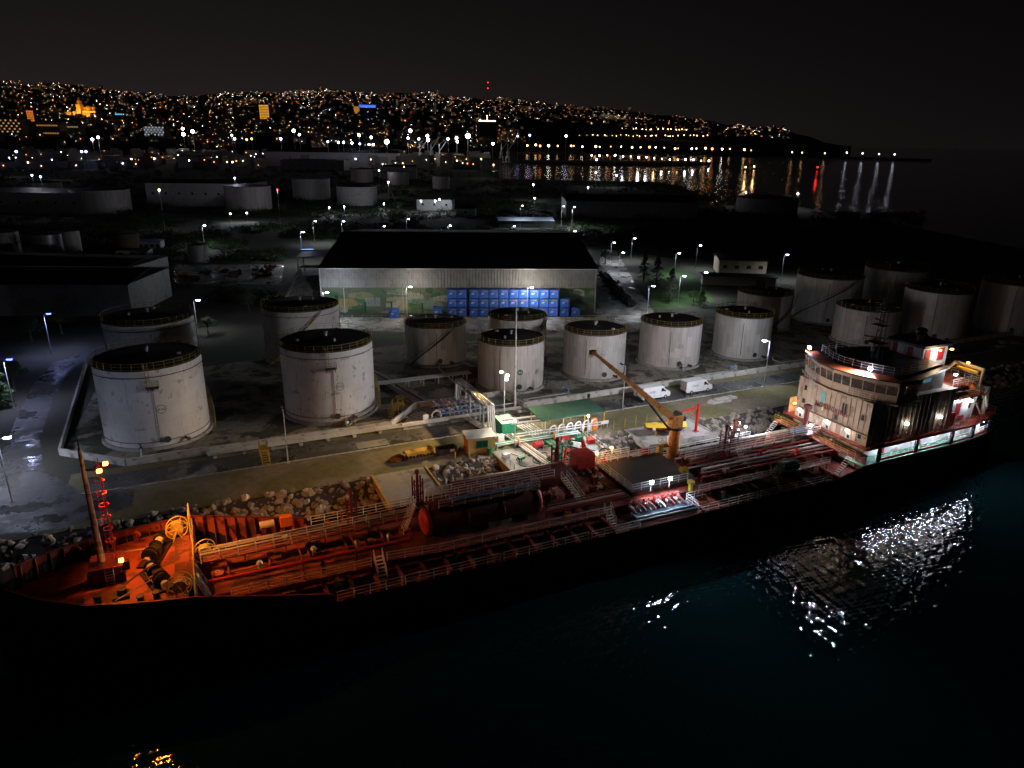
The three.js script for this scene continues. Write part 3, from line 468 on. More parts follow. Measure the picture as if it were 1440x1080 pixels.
{ // blue waste containers
  const label = canvasTex(256, 128, (c, w, h) => { c.clearRect(0, 0, w, h); c.fillStyle = '#d9dfe8'; c.font = 'bold 30px sans-serif'; for (let i = 0; i < 3; i++) c.fillRect(20 + i * 10, 20 + i * 34, 190 - i * 40, 14); });
  const labelM = new THREE.MeshStandardMaterial({ map: label, alphaTest: 0.5, roughness: 0.6 });
  const proto = new THREE.Group();
  mesh('body', [rbox(2.5, 2.15, 2.5, 0, 1.2, 0, 0.05)], M.blue, proto);
  mesh('base_frame', [box(2.56, 0.16, 0.2, 0, 0.08, 1.1), box(2.56, 0.16, 0.2, 0, 0.08, -1.1), box(0.2, 0.14, 2, 1.15, 0.08, 0), box(0.2, 0.14, 2, -1.15, 0.08, 0)], M.blueDark, proto);
  for (const s of [-1, 1]) mesh('corner_post', box(0.16, 2.2, 0.12, s * 1.2, 1.2, 1.24), M.blueDark, proto);
  mesh('lid', [rbox(2.6, 0.14, 2.6, 0, 2.34, 0, 0.04), box(0.1, 0.1, 2.3, -0.6, 2.45, 0), box(0.1, 0.1, 2.3, 0.6, 2.45, 0)], M.blueDark, proto);
  mesh('warning_plate', box(0.95, 0.26, 0.03, 0.15, 1.98, 1.27), M.yellow, proto);
  mesh('door_bar', [bar(v3(0.85, 0.3, 1.29), v3(0.85, 2.1, 1.29), 0.03, 5), box(0.2, 0.08, 0.06, 0.85, 1.1, 1.3)], M.galv, proto);
  mesh('lettering', new THREE.PlaneGeometry(1.3, 0.65).translate(-0.25, 1.25, 1.262), labelM, proto);
  const cols = []; for (let i = 0; i < 9; i++) cols.push([617 + 42 + 14 * i + 7, 3]); const x0 = W(0, 0); const wx = px => toWH(P(px, 443))[0];
  function toWH(p) { const d = p.clone().sub(WH.p).applyAxisAngle(UPV, -WHA); return [d.x, d.z]; }
  const place = (x, z, y, l) => { const o = proto.clone(); o.name = numbered('waste_container'); o.position.copy(W(x, z, y)); o.rotation.y = WHA + rr(-0.02, 0.02); scene.add(o); tag(o, l, 'container', 'blue containers by the warehouse wall'); };
  const xm = wx(660);
  for (let i = 0; i < 9; i++) for (let k = 0; k < 3; k++) place(xm + 1.3 + i * 2.72 + rr(-0.05, 0.05), 3.2, k * 2.52, `blue steel container, ${['bottom', 'middle', 'top'][k]} tier of the long stack by the wall`);
  for (let i = 0; i < 9; i += 1) place(xm + 1.3 + i * 2.72, 0.55 + 0.02, 0, 'blue steel container behind the long stack, against the wall');
  place(xm + 1.3 + 9 * 2.75, 3.3, 0, 'blue container, lower one of the two-high pile ending the long stack'); place(xm + 1.3 + 9 * 2.75, 3.3, 2.52, 'blue container, upper one of the two-high pile ending the long stack'); place(xm + 1.4 + 10 * 2.78, 3.4, 0, 'single blue container standing last beyond the long stack');
  const xl = wx(617);
  for (let i = 0; i < 2; i++) for (let k = 0; k < 3; k++) place(xl + 9.0 - 1.3 - i * 2.75 - 1.2, 3.2, k * 2.52, `blue container, ${['bottom', 'middle', 'top'][k]} tier of the short stack by the mural`);
  place(xl - 0.2, 3.2, 0, 'blue container at ground level at the mural end of the short stack');
  place(wx(556), 5.2, 0, 'lone blue container before the painted mural');
}
{ // fence before the mural
  const t = thing('wire_fence', W(-1, 9.5), WHA, 'low post and wire fence before the painted mural', 'fence');
  for (let i = 0; i <= 12; i++) mesh('post', box(0.1, 1.7, 0.1, i * 2.6, 0.85, 0), M.paleConcrete, t);
  mesh('wire', [0.5, 1, 1.5].map(y => bar(v3(0, y, 0.06), v3(31.2, y, 0.06), 0.012, 4)), M.galv, t);
}
{ // sloping ramp and canopy at the corner of the warehouse
  const t = thing('loading_ramp', W(-8, -2), WHA + 0.06, 'pale concrete ramp climbing beside the warehouse corner', 'ramp');
  const s = new THREE.Shape([new THREE.Vector2(6, 0), new THREE.Vector2(-34, 0), new THREE.Vector2(-34, 5.2), new THREE.Vector2(-26, 5.2)]);
  mesh('slope', new THREE.ExtrudeGeometry(s, { depth: 6.6, bevelEnabled: false }).rotateY(-Math.PI / 2).translate(3.3, 0, 0), M.paleConcrete, t);
  mesh('side_wall', [new THREE.ExtrudeGeometry(new THREE.Shape([new THREE.Vector2(7, 0), new THREE.Vector2(7, 1), new THREE.Vector2(-26, 6.2), new THREE.Vector2(-34, 6.2), new THREE.Vector2(-34, 0)]), { depth: 0.3, bevelEnabled: false }).rotateY(-Math.PI / 2).translate(-3.32, 0, 0)], M.paleConcrete, t);
  const c = thing('canopy', W(-8.2, -33), WHA + 0.06, 'pale blue sheet canopy over the top of the ramp', 'canopy');
  mesh('roof', box(9.6, 0.2, 12, 0, 11.2, 0, 0, 0, 0.06), M.sheetGrey, c); for (const [x, z] of [[-4.4, -5.5], [4.4, -5.5], [-4.4, 5.5], [4.4, 5.5]]) mesh('post', box(0.25, 11, 0.25, x, 5.4, z), M.pipeBlue, c);
  const k = thing('site_cabin', v3(P(425, 379).x, 3.2, P(425, 379).z - 9), WHA, 'small blue cabin with two white windows on the ramp', 'cabin');
  mesh('wall', rbox(4.4, 2.6, 2.6, 0, 1.3, 0, 0.05), M.blue, k); mesh('roof', box(4.6, 0.12, 2.8, 0, 2.68, 0), M.blueDark, k); for (const x of [-0.8, 0.7]) mesh('window', box(1, 0.9, 0.06, x, 1.6, 1.33), M.whitePaint, k);
}
{ // yellow quay hut
  const t = thing('watch_hut', Y(-5.2, 33.2), YA - 0.12, 'small yellow hut with a green window beside the jetty', 'hut');
  mesh('wall', [box(4.2, 2.5, 2.8, 0, 1.35, 0)], mat([0.62, 0.45, 0.16], 0.7, 0, { map: tMottle, tile: 3 }), t);
  mesh('side_panel', box(0.06, 2.5, 2.82, -2.13, 1.35, 0), M.orange, t);
  mesh('roof', [box(4.7, 0.14, 3.3, 0, 2.72, 0, 0, 0.04)], M.sheetGrey, t);
  const w = mesh('window', [box(1.7, 1.05, 0.06, 0.1, 1.6, 1.43)], mat([0.01, 0.06, 0.05], 0.15), t); mesh('frame', [box(1.9, 0.1, 0.1, 0.1, 2.17, 1.45), box(1.9, 0.1, 0.1, 0.1, 1.03, 1.45), box(0.1, 1.25, 0.1, -0.8, 1.6, 1.45), box(0.1, 1.25, 0.1, 1, 1.6, 1.45), box(0.07, 1.1, 0.09, 0.1, 1.6, 1.45)], M.green, w);
  mesh('plinth', box(4.4, 0.16, 3, 0, 0.08, 0), M.concrete, t);
  const d = thing('oil_drum', Y(-4.2, 31.2), 0, 'teal drum standing below the hut window', 'drum'); mesh('body', [cyl(0.42, 0.9, 0, 0.48, 0, 16), ring(0.43, 0.3, 0.025, 20), ring(0.43, 0.65, 0.025, 20)], M.pipeGreen, d); mesh('lid', cyl(0.44, 0.06, 0, 0.96, 0, 16), M.pipeGreen, d);
  const b = thing('switch_box', Y(-1.7, 33), YA, 'white metal switch cabinet beside the yellow hut', 'cabinet'); mesh('body', rbox(1.1, 1.9, 0.7, 0, 1.15, 0, 0.03), M.whitePaint, b); mesh('door', box(0.95, 1.7, 0.04, 0, 1.15, 0.37), M.whitePaint, b); mesh('foot', [box(0.1, 0.3, 0.6, -0.4, 0.1, 0), box(0.1, 0.3, 0.6, 0.4, 0.1, 0)], M.darkSteel, b);
  for (const [s, n, l] of [[-7.6, 31.3, 'yellow guard post at the corner of the hut'], [-9.8, 31.5, 'yellow guard post beside the parked skip']]) { const o = thing('guard_post', Y(s, n), 0, l, 'bollard', 'yellow guard posts'); mesh('post', [cyl(0.1, 1.1, 0, 0.55, 0, 8), ball(0.1, 0, 1.1, 0, 8)], M.yellow, o); }
}
{ // crates of nets and tarpaulin
  const t = thing('net_crate', Y(-14.6, 34.2), YA + 0.05, 'wooden crates covered with a yellow tarpaulin on the verge', 'crate');
  for (let i = 0; i < 8; i++) mesh('slat', box(0.09, 1, 0.07, -1.9 + i * 0.55, 0.55, 0.72), M.wood, t);
  mesh('rail', [box(4.2, 0.1, 0.08, 0, 0.95, 0.78), box(4.2, 0.1, 0.08, 0, 0.25, 0.78), box(0.08, 0.1, 1.4, -2.1, 0.9, 0), box(0.08, 0.1, 1.4, 2.1, 0.9, 0)], M.wood, t);
  mesh('load', box(3.9, 0.75, 1.25, 0, 0.45, 0), M.rubber, t);
  const tarp = new THREE.PlaneGeometry(4.4, 2, 26, 12).rotateX(-Math.PI / 2), p = tarp.attributes.position; for (let i = 0; i < p.count; i++) { const x = p.getX(i), z = p.getZ(i); p.setY(i, 1.0 + 0.35 * fbm(x / 9 + 0.5, z / 9 + 0.5, 8, 4, 3) - 0.5 * sm(0.7, 1, Math.abs(z)) * rr(0.5, 1) + 0.3 * sm(1.4, 2, x)); } tarp.computeVertexNormals(); mesh('tarpaulin', tarp, mat([0.5, 0.3, 0.03], 0.8, 0, { side: THREE.DoubleSide }), t);
  const n = thing('net_heap', Y(-17.9, 34.6), 0.4, 'brown heap of fishing net beside the tarpaulin crates', 'net'); const l = []; for (let i = 0; i < 26; i++) { const a = rr(0, 6.3), r = rr(0, 1), q = k => v3(Math.cos(a + k) * (r + 0.25 * k), Math.max(0.08, (1 - r) * 0.75 + rr(-0.12, 0.12)), Math.sin(a + k) * (r + 0.2)); l.push(tube([q(0), q(0.6), q(1.3), q(2)], 0.07, 5, 4)); } l.push(new THREE.SphereGeometry(0.95, 14, 8, 0, 7, 0, 1.57).scale(1.1, 0.7, 1)); mesh('netting', l, mat([0.3, 0.15, 0.05], 0.95), n);
  const s = thing('steel_skip', Y(-10.3, 34), YA, 'dark open steel skip with white plate beside the hut', 'skip'); mesh('body', [box(3, 0.9, 0.08, 0, 0.6, 0.75), box(3, 0.9, 0.08, 0, 0.6, -0.75), box(0.08, 0.9, 1.5, -1.5, 0.6, 0), box(0.08, 0.9, 1.5, 1.5, 0.6, 0), box(3, 0.08, 1.5, 0, 0.2, 0)], M.darkSteel, s); mesh('plate', box(0.7, 0.4, 0.03, 0.7, 0.7, 0.81), M.whitePaint, s);
}
{ // yellow stair cage by the road
  const t = thing('crossover_stair', Y(-36.2, 42.6), YA, 'yellow steel crossover stair standing over the pipes', 'stair');
  for (const [x, z] of [[-0.55, -0.9], [0.55, -0.9], [-0.55, 0.9], [0.55, 0.9], [-0.55, 2.6], [0.55, 2.6], [-0.55, -2.6], [0.55, -2.6]]) mesh('post', box(0.09, Math.abs(z) > 2 ? 1.3 : 3, 0.09, x, Math.abs(z) > 2 ? 0.65 : 1.5, z), M.yellow, t);
  mesh('platform', box(1.2, 0.08, 2, 0, 1.8, 0), M.yellow, t);
  for (const s of [-1, 1]) for (let i = 0; i < 6; i++) mesh('tread', box(1.1, 0.05, 0.3, 0, 0.25 + i * 0.28, s * (2.6 - i * 0.28)), M.yellow, t);
  mesh('hand_rail', [-0.55, 0.55].flatMap(x => [...poly([v3(x, 1.3, -2.6), v3(x, 2.95, -0.9), v3(x, 2.95, 0.9), v3(x, 1.3, 2.6)], 0.04, 5), bar(v3(x, 2.4, -0.9), v3(x, 2.4, 0.9), 0.035, 5)]), M.yellow, t);
  const u = thing('crossover_stair', Y(-12.6, 53.2), YA - 0.8, 'yellow steel stair over the slanting bund wall', 'stair');
  for (const [x, z] of [[-0.55, -0.9], [0.55, -0.9], [-0.55, 0.9], [0.55, 0.9]]) mesh('post', box(0.09, 2.9, 0.09, x, 1.45, z), M.yellow, u);
  mesh('platform', box(1.2, 0.08, 2, 0, 1.7, 0), M.yellow, u); for (const s of [-1, 1]) for (let i = 0; i < 6; i++) mesh('tread', box(1.1, 0.05, 0.3, 0, 0.25 + i * 0.27, s * (2.6 - i * 0.28)), M.yellow, u);
  mesh('hand_rail', [-0.55, 0.55].flatMap(x => [...poly([v3(x, 1.2, -2.6), v3(x, 2.85, -0.9), v3(x, 2.85, 0.9), v3(x, 1.2, 2.6)], 0.045, 5)]), M.yellow, u);
}
{ // long pipes on sleepers beside the road
  const t = thing('pipeline', Y(0, 0), YA, 'two long pale pipes on concrete sleepers along the road', 'pipeline');
  for (const [n, r, h, a, b] of [[46.6, 0.16, 0.62, -44, 8], [46.05, 0.12, 0.58, -44, 8], [45.6, 0.09, 0.55, -44, -6]]) mesh('pipe', bar(V(a, n, h), V(b, n, h), r, 10), M.pipeWhite, t);
  for (let s = -43; s < 8; s += 4.2) { mesh('sleeper', box(0.5, 0.4, 1.5, s, 0.2, -46.1), M.paleConcrete, t); }
  for (const s of [-30, -14, 2]) mesh('flange', [46.6, 46.05].map(n => bar(V(s, n, 0.6), V(s + 0.18, n, 0.6), 0.26, 12)), M.galv, t);
  const k = thing('pipeline', Y(0, 0), YA, 'bundle of dark pipes running inland between the tanks', 'pipeline');
  for (let i = 0; i < 5; i++) mesh('pipe', bar(V(-8.5 + i * 0.55, 55, 0.5), V(-16 + i * 0.55, 90, 0.5), 0.14, 8), i === 3 ? M.maroon : M.sheetGrey, k);
  for (let j = 0; j < 8; j++) mesh('sleeper', box(3.4, 0.36, 0.4, -8.2 - j * 0.95, 0.18, -(57 + j * 4.4)), M.concrete, k);
  const z = thing('pipeline', Y(0, 0), YA, 'pale pipes on trestles behind tank A-7', 'pipeline');
  for (const [n, h] of [[66, 1.3], [66.5, 1.3], [67, 1.3], [67.6, 1.3]]) mesh('pipe', bar(V(-14, n, h), V(6, n, h), 0.12, 8), M.sheetGrey, z);
  for (let s = -13; s < 6; s += 3) mesh('trestle', [box(0.14, 1.15, 0.14, s, 0.57, -65.8), box(0.14, 1.15, 0.14, s, 0.57, -67.8), box(0.14, 0.12, 2.3, s, 1.1, -66.8)], M.galv, z);
}
function valve(parent, p, r, m, dirX) { // flanged body, bonnet and hand wheel
  const b = dirX ? v3(1, 0, 0) : v3(0, 0, 1);
  const o = mesh('valve', [bar(p.clone().addScaledVector(b, -r * 1.6), p.clone().addScaledVector(b, r * 1.6), r * 1.1, 10), bar(p.clone().addScaledVector(b, -r * 1.7), p.clone().addScaledVector(b, -r * 1.35), r * 1.7, 12), bar(p.clone().addScaledVector(b, r * 1.35), p.clone().addScaledVector(b, r * 1.7), r * 1.7, 12), cyl(r * 0.7, r * 2.6, p.x, p.y + r * 1.6, p.z, 8)], m, parent);
  mesh('hand_wheel', [new THREE.TorusGeometry(r * 1.5, r * 0.16, 5, 16).rotateX(Math.PI / 2).translate(p.x, p.y + r * 3, p.z), box(r * 3, r * 0.14, r * 0.2, p.x, p.y + r * 3, p.z), box(r * 0.2, r * 0.14, r * 3, p.x, p.y + r * 3, p.z)], M.red, o);
}
{ // valve manifold
  const t = thing('pipe_manifold', Y(-1.5, 50), YA, 'dense rack of pale valves and pipes below tank A-7', 'pipe manifold');
  for (let i = 0; i < 6; i++) { mesh('header_pipe', bar(v3(-5.4, 0.55 + (i % 2) * 0.5, -2.6 + i * 0.95), v3(5.2, 0.55 + (i % 2) * 0.5, -2.6 + i * 0.95), 0.13, 8), i % 3 === 2 ? M.pipeBlue : M.pipeWhite, t); }
  for (let i = 0; i < 13; i++) {
    const x = -5 + i * 0.8, m = i % 4 === 1 ? M.pipeBlue : M.pipeWhite;
    mesh('branch_pipe', poly([v3(x, 0.6, -3.2), v3(x, 1.7, -2.6), v3(x, 1.7, 1.6), v3(x, 0.5, 2.4)], 0.1, 7), m, t);
    valve(t, v3(x, 1.7, -0.6 + (i % 3) * 0.5), 0.14, m, false); if (i % 2) valve(t, v3(x, 1.05, 1.2), 0.13, M.pipeWhite, true);
  }
  mesh('stand', Array.from({ length: 12 }, (_, i) => box(0.1, 1.6, 0.1, -5 + (i % 6) * 2, 0.8, i < 6 ? -2 : 1)), M.galv, t);
  const f = thing('pipe_gantry', Y(-1.6, 46.6), YA, 'white goalpost gantry carrying pipes over the road to the jetty', 'gantry');
  for (const [x, z] of [[-0.9, 2.4], [0.9, 2.4], [-0.9, 8.4], [0.9, 8.4], [-0.9, -4.4], [0.9, -4.4]]) mesh('column', box(0.2, 5, 0.2, x, 2.5, z), M.pole, f);
  mesh('cross_beam', [-4.4, 2.4, 8.4].map(z => box(2, 0.22, 0.2, 0, 5.1, z)), M.pole, f);
  mesh('side_beam', [-0.9, 0.9].map(x => box(0.18, 0.24, 13, x, 5.1, 2)), M.pole, f);
  for (const x of [-0.55, -0.2, 0.15, 0.5]) mesh('pipe', poly([v3(x, 1, -6.4), v3(x, 5.4, -5.6), v3(x, 5.4, 9.4), v3(x, 0.9, 10)], 0.11, 7), M.sheetGrey, f);
  // pipes in the road trench from manifold to jetty
  const r = thing('pipeline', Y(0, 0), YA, 'pale pipes crossing the road towards the jetty', 'pipeline');
  for (let i = 0; i < 4; i++) mesh('pipe', bar(V(-3 + i * 0.4, 46, 0.35), V(-1.4 + i * 0.4, 36.5, 0.35), 0.11, 8), M.pipeWhite, r);
  for (let i = 0; i < 4; i++) mesh('pipe', poly([V(-9 - i * 0.7, 52 - i * 0.4, 0.3), V(-7 - i * 0.7, 47.2, 0.3), V(-4, 46.9 - i * 0.1, 0.4)], 0.09, 7), M.pipeWhite, r);
  mesh('arch_pipe', tube([V(-8.4, 46.9, 0.1), V(-8.4, 46.9, 1.5), V(-8, 46.9, 1.9), V(-7.2, 46.9, 1.9), V(-6.9, 46.9, 1.5), V(-6.9, 46.9, 0.1)], 0.12, 8), M.pipeWhite, r);
  const c = thing('control_box', Y(-9.6, 46.9), YA, 'small white control box beside the arched pipe', 'cabinet'); mesh('body', rbox(0.9, 1.4, 0.5, 0, 0.95, 0, 0.03), M.whitePaint, c); mesh('leg', box(0.12, 0.4, 0.12, 0, 0.15, 0), M.galv, c);
}
{ // jetty platforms
  const pier = (s0, s1, n0, n1, l, edge, h = 0.15) => {
    const t = thing('jetty', Y((s0 + s1) / 2, (n0 + n1) / 2), YA, l, 'jetty', 'concrete jetties'), w = s1 - s0, d = n1 - n0, nx = Math.max(2, Math.round(w / 4)), nz = Math.max(2, Math.round(d / 4));
    for (let i = 0; i < nx; i++) for (let j = 0; j < nz; j++) mesh('deck_slab', box(w / nx - 0.025, 0.9, d / nz - 0.025, -w / 2 + (i + 0.5) * w / nx, h - 0.45, -d / 2 + (j + 0.5) * d / nz), M.concrete, t);
    for (const [x, z, a, b] of [[-w / 2 - 0.16, 0, 0.3, d], [w / 2 + 0.16, 0, 0.3, d], [0, d / 2 + 0.16, w + 0.6, 0.3]]) mesh('edge_beam', box(a, 1.25, b, x, h - 0.52, z), edge, t);
    for (let i = 0; i < 4; i++) for (let j = 0; j < 2; j++) mesh('pile', cyl(0.4, 5, -w / 2 + 0.8 + i * (w - 1.6) / 3, h - 3.3, d / 2 - 0.9 - j * (d / 2), 10), M.concrete, t);
    return t;
  };
  pier(-3.5, 12.8, 19.6, 31.5, 'concrete loading jetty covered with pipes, hoses and red gear', mat([0.36, 0.25, 0.13], 0.85, 0, { map: tMottle, tile: 3 }));
  pier(-22.6, -15, 19.6, 30.4, 'bare concrete jetty with a yellow edge beam beside the dark ship tank', mat([0.5, 0.33, 0.1], 0.85, 0, { map: tMottle, tile: 3 }));
  pier(20.6, 33.2, 24.4, 31.4, 'concrete block carrying the yellow covered boat', M.concrete, 0.1);
}
{ // gear on the loading jetty, all placed in its frame
  const J = (s, n, h = 0.15) => Y(s, n, h);
  const pipeRun = (l, m, a, b, cnt, gap, r, h) => { const t = thing('jetty_pipes', Y(0, 0), YA, l, 'pipeline', 'pipe runs on the jetty'); for (let i = 0; i < cnt; i++) mesh('pipe', poly([V(a[0] + i * gap, a[1], h), V(b[0] + i * gap, b[1], h), V(b[0] + i * gap, b[1] - 0.2, h + 0.5)], r, 8), m[i % m.length], t); for (let k = 0; k < 4; k++) { const f = (k + 0.5) / 4; mesh('support', box(cnt * gap + 0.3, 0.25, 0.2, a[0] + (b[0] - a[0]) * f + (cnt - 1) * gap / 2, 0.28, -(a[1] + (b[1] - a[1]) * f)), M.pipeGreen, t); } return t; };
  pipeRun('pale and yellowed pipes side by side running to the jetty edge', [M.pipeWhite, M.pipeWhite, M.yellowRail], [0.2, 37], [1.6, 22.4], 4, 0.42, 0.15, 0.62);
  pipeRun('bundle of green pipes on the jetty near the red drums', [M.pipeGreen, M.pipeGreen, M.darkSteel], [5.0, 34], [5.6, 25.4], 7, 0.3, 0.12, 0.66);
  pipeRun('bundle of grey pipes continuing the green ones to the jetty edge', [M.galv, M.pipeGreen], [5.6, 26.6], [6.4, 21], 8, 0.3, 0.11, 0.5);
  pipeRun('tangle of pale feed pipes between canopy and green cabinet', [M.pipeWhite, M.galv], [3.6, 38.5], [4.2, 33], 6, 0.5, 0.1, 0.8);
  const cp = thing('jetty_pipes', Y(0, 0), YA, 'pale pipes arching along the front of the canopy', 'pipeline', 'pipe runs on the jetty');
  for (let i = 0; i < 6; i++) { mesh('pipe', tube([V(6.8 + i * 1.55, 32.6, 0.3), V(6.8 + i * 1.55, 32.6, 1.5), V(7.1 + i * 1.55, 32.8, 2), V(8 + i * 1.55, 33.2, 2.05), V(8.4 + i * 1.55, 33.4, 1.2), V(8.4 + i * 1.55, 33.4, 0.3)], 0.11, 7), M.pipeWhite, cp); }
  for (const h of [1.05, 1.5]) mesh('pipe', bar(V(0.5, 33.6, h), V(16.5, 32.9, h), 0.1, 8), M.pipeWhite, cp);
  for (const [i, h] of [[0, 2.3], [1, 2.7]]) mesh('pipe', poly([V(0.6, 36.2 + i, 0.4), V(0.6, 36.2 + i, h), V(7.5, 35.6 + i, h), V(7.5, 35.6 + i, 0.4)], 0.14, 8), M.pipeWhite, cp);
  // green cabinet and canopy
  const g = thing('pump_cabinet', Y(1.2, 37.6), YA, 'bright green metal pump cabinet beside the canopy', 'cabinet'); mesh('body', rbox(2.6, 2.4, 3.2, 0, 1.3, 0, 0.04), M.green, g); mesh('roof', box(2.8, 0.12, 3.5, 0, 2.56, 0, 0, 0.05), M.green, g); mesh('door', [box(1.1, 2, 0.05, -0.6, 1.2, 1.63), box(1.1, 2, 0.05, 0.6, 1.2, 1.63)], M.pipeGreen, g);
  const c = thing('canopy', Y(12, 36.4), YA, 'dark green flat canopy on yellow posts over the pump station', 'canopy');
  for (let i = 0; i < 6; i++) mesh('roof_panel', box(2.0 - 0.02, 0.14, 5.6, -5.1 + i * 2.0, 3.1 + (i > 3 ? (i - 3) * -0.02 : 0), 0, 0, 0.07), M.greenRoof, c);
  for (const x of [-5.6, -2, 2, 5.8]) for (const z of [-2.3, 2.4]) mesh('post', box(0.14, 2.9 - z * 0.06, 0.14, x, 1.5 - z * 0.03, z), M.yellow, c);
  mesh('purlin', [-2.3, 2.4].map(z => box(12, 0.14, 0.1, 0, 2.96 - z * 0.07, z)), M.darkSteel, c);
  const drum = (s, n, l, m = M.red) => { const o = thing('steel_drum', J(s, n, 0.15), YA + 0.3, l, 'drum'); mesh('body', [new THREE.CylinderGeometry(0.55, 0.55, 1.5, 18).rotateZ(Math.PI / 2).translate(0, 0.7, 0), new THREE.TorusGeometry(0.56, 0.03, 5, 20).rotateY(Math.PI / 2).translate(-0.4, 0.7, 0), new THREE.TorusGeometry(0.56, 0.03, 5, 20).rotateY(Math.PI / 2).translate(0.4, 0.7, 0)], m, o); for (const x of [-0.5, 0.5]) mesh('cradle', box(0.12, 0.3, 1, x, 0.15, 0), M.darkSteel, o); const e = mesh('end_plate', box(0.03, 0.35, 0.5, 0.77, 0.7, 0), M.whitePaint, o); return o; };
  drum(3.4, 29.9, 'red cylindrical foam drum with a white plate on the jetty');
  const reel = (s, n, l) => { const o = thing('hose_reel', J(s, n, 0.15), YA + 0.5, l, 'hose reel', 'red hose reels'); mesh('drum', [new THREE.TorusGeometry(0.5, 0.16, 8, 20).rotateY(0.6).translate(0, 0.8, 0)], M.orange, o); mesh('stand', [box(0.1, 0.9, 0.1, -0.4, 0.45, 0), box(0.1, 0.9, 0.1, 0.4, 0.45, 0), box(1, 0.1, 0.6, 0, 0.05, 0)], M.darkSteel, o); return o; };
  reel(0.9, 31.6, 'orange hose reel beside the pale pipes'); reel(7.2, 31.6, 'orange hose reel before the canopy');
  const rb = (s, n, l, w = 1.2) => { const o = thing('fire_box', J(s, n, 0.15), YA, l, 'box', 'red fire boxes'); mesh('body', rbox(w, 0.7, 0.8, 0, 0.4, 0, 0.04), M.red, o); mesh('lid', box(w + 0.08, 0.08, 0.88, 0, 0.79, 0, 0, 0.12), M.red, o); return o; };
  rb(8.9, 31.5, 'red fire box beside the orange hose reel'); rb(12.2, 28.5, 'red fire box on the jetty below the lamp post', 1.4);
  const or = thing('spill_cabinet', Y(15.6, 33.5), YA, 'orange cabinet standing at the end of the canopy', 'cabinet'); mesh('body', rbox(0.9, 2, 0.7, 0, 1.05, 0, 0.04), M.orange, or); mesh('door', box(0.8, 1.8, 0.04, 0, 1.05, 0.37), M.orange, or);
  const gy = thing('gas_bottle', Y(14.4, 33.2), 0, 'pale gas bottle beside the orange cabinet', 'gas bottle'); mesh('body', [cyl(0.3, 0.9, 0, 0.5, 0, 14), ball(0.3, 0, 0.95, 0, 12)], M.whitePaint, gy); mesh('valve_cap', cyl(0.1, 0.25, 0, 1.3, 0, 8), M.galv, gy);
  const wb = thing('notice_board', Y(17.6, 33.4), YA, 'white notice board at the end of the canopy', 'sign'); mesh('board', box(1.5, 0.6, 0.05, 0, 1.1, 0), M.whitePaint, wb); mesh('post', [box(0.07, 1.2, 0.07, -0.6, 0.6, -0.05), box(0.07, 1.2, 0.07, 0.6, 0.6, -0.05)], M.galv, wb);
  // red loading arm
  const la = thing('marine_loader', J(5.6, 22.2, 0.15), YA + 0.35, 'red steel loading arm folded at the jetty edge', 'loading arm');
  mesh('pedestal', [box(1.1, 0.2, 1.1, 0, 0.1, 0), cyl(0.3, 2.2, 0, 1.2, 0, 12, 0.24)], M.red, la);
  mesh('inner_arm', [beam(v3(0, 2.2, 0), v3(-2.4, 3.6, 0.4), 0.36, 0.4)], M.red, la); mesh('outer_arm', [beam(v3(-2.4, 3.6, 0.4), v3(-3.4, 0.8, 0.8), 0.28, 0.32)], M.red, la); mesh('counterweight', rbox(0.9, 0.7, 0.7, 0.9, 1.9, -0.1, 0.05), M.red, la); mesh('brace', [bar(v3(0, 0.6, 0), v3(-1.6, 3.1, 0.3), 0.08, 6), bar(v3(0.8, 1.9, -0.1), v3(-2.3, 3.7, 0.4), 0.06, 6)], M.red, la);
  const l2 = thing('marine_loader', J(7.6, 22.8, 0.15), YA - 0.2, 'second red loading arm beside the folded one', 'loading arm');
  mesh('pedestal', [box(0.9, 0.2, 0.9, 0, 0.1, 0), cyl(0.26, 1.8, 0, 1, 0, 12, 0.2)], M.red, l2); mesh('inner_arm', beam(v3(0, 1.8, 0), v3(-0.6, 4, 0.6), 0.3, 0.34), M.red, l2); mesh('outer_arm', beam(v3(-0.6, 4, 0.6), v3(0.6, 1, 1.2), 0.24, 0.28), M.red, l2);
  // hoses
  const hose = (l, pts, r = 0.09) => tag(mesh('cargo_hose', tube(pts.map(([s, n, h]) => Y(s, n, h)), r, 7, 8), M.rubber), l, 'hose', 'black hoses on the jetty');
  hose('black hose curling across the open jetty deck', [[9.5, 31, 0.25], [11, 29, 0.25], [10, 27, 0.25], [11.6, 25, 0.25], [10.4, 22.8, 0.25], [9.6, 20.6, 0.5]]);
  hose('black hose looping beside the red loading arms', [[8.4, 28.5, 0.25], [9.4, 26.5, 0.25], [8.6, 24.6, 0.25], [10.2, 23.6, 0.25], [9.8, 21.6, 0.6], [9, 18.6, 3.4]]);
  hose('black hose hanging from jetty to ship manifold', [[7.9, 21.8, 0.9], [8.2, 20.4, 2.4], [8.4, 18.2, 4.2], [8.4, 15.4, 3.4]]);
  for (let i = 0; i < 3; i++) { const q = []; for (let k = 0; k < 15; k++) { const a = k / 14 * 6.2; q.push([-0.6 + i * 0.35 + Math.cos(a) * 1.2, 23.8 - i * 0.5 + Math.sin(a) * 0.55, 0.25 + i * 0.1]); } tag(mesh('coiled_hose', tube(q.map(([s, n, h]) => Y(s, n, h)), 0.08, 6, 4), i === 1 ? M.rope : M.rubber), ['black hose loop at the bottom of the coil by the pipe ends', 'pale hose loop in the middle of the coil by the pipe ends', 'black hose loop on top of the coil by the pipe ends'][i], 'hose'); }
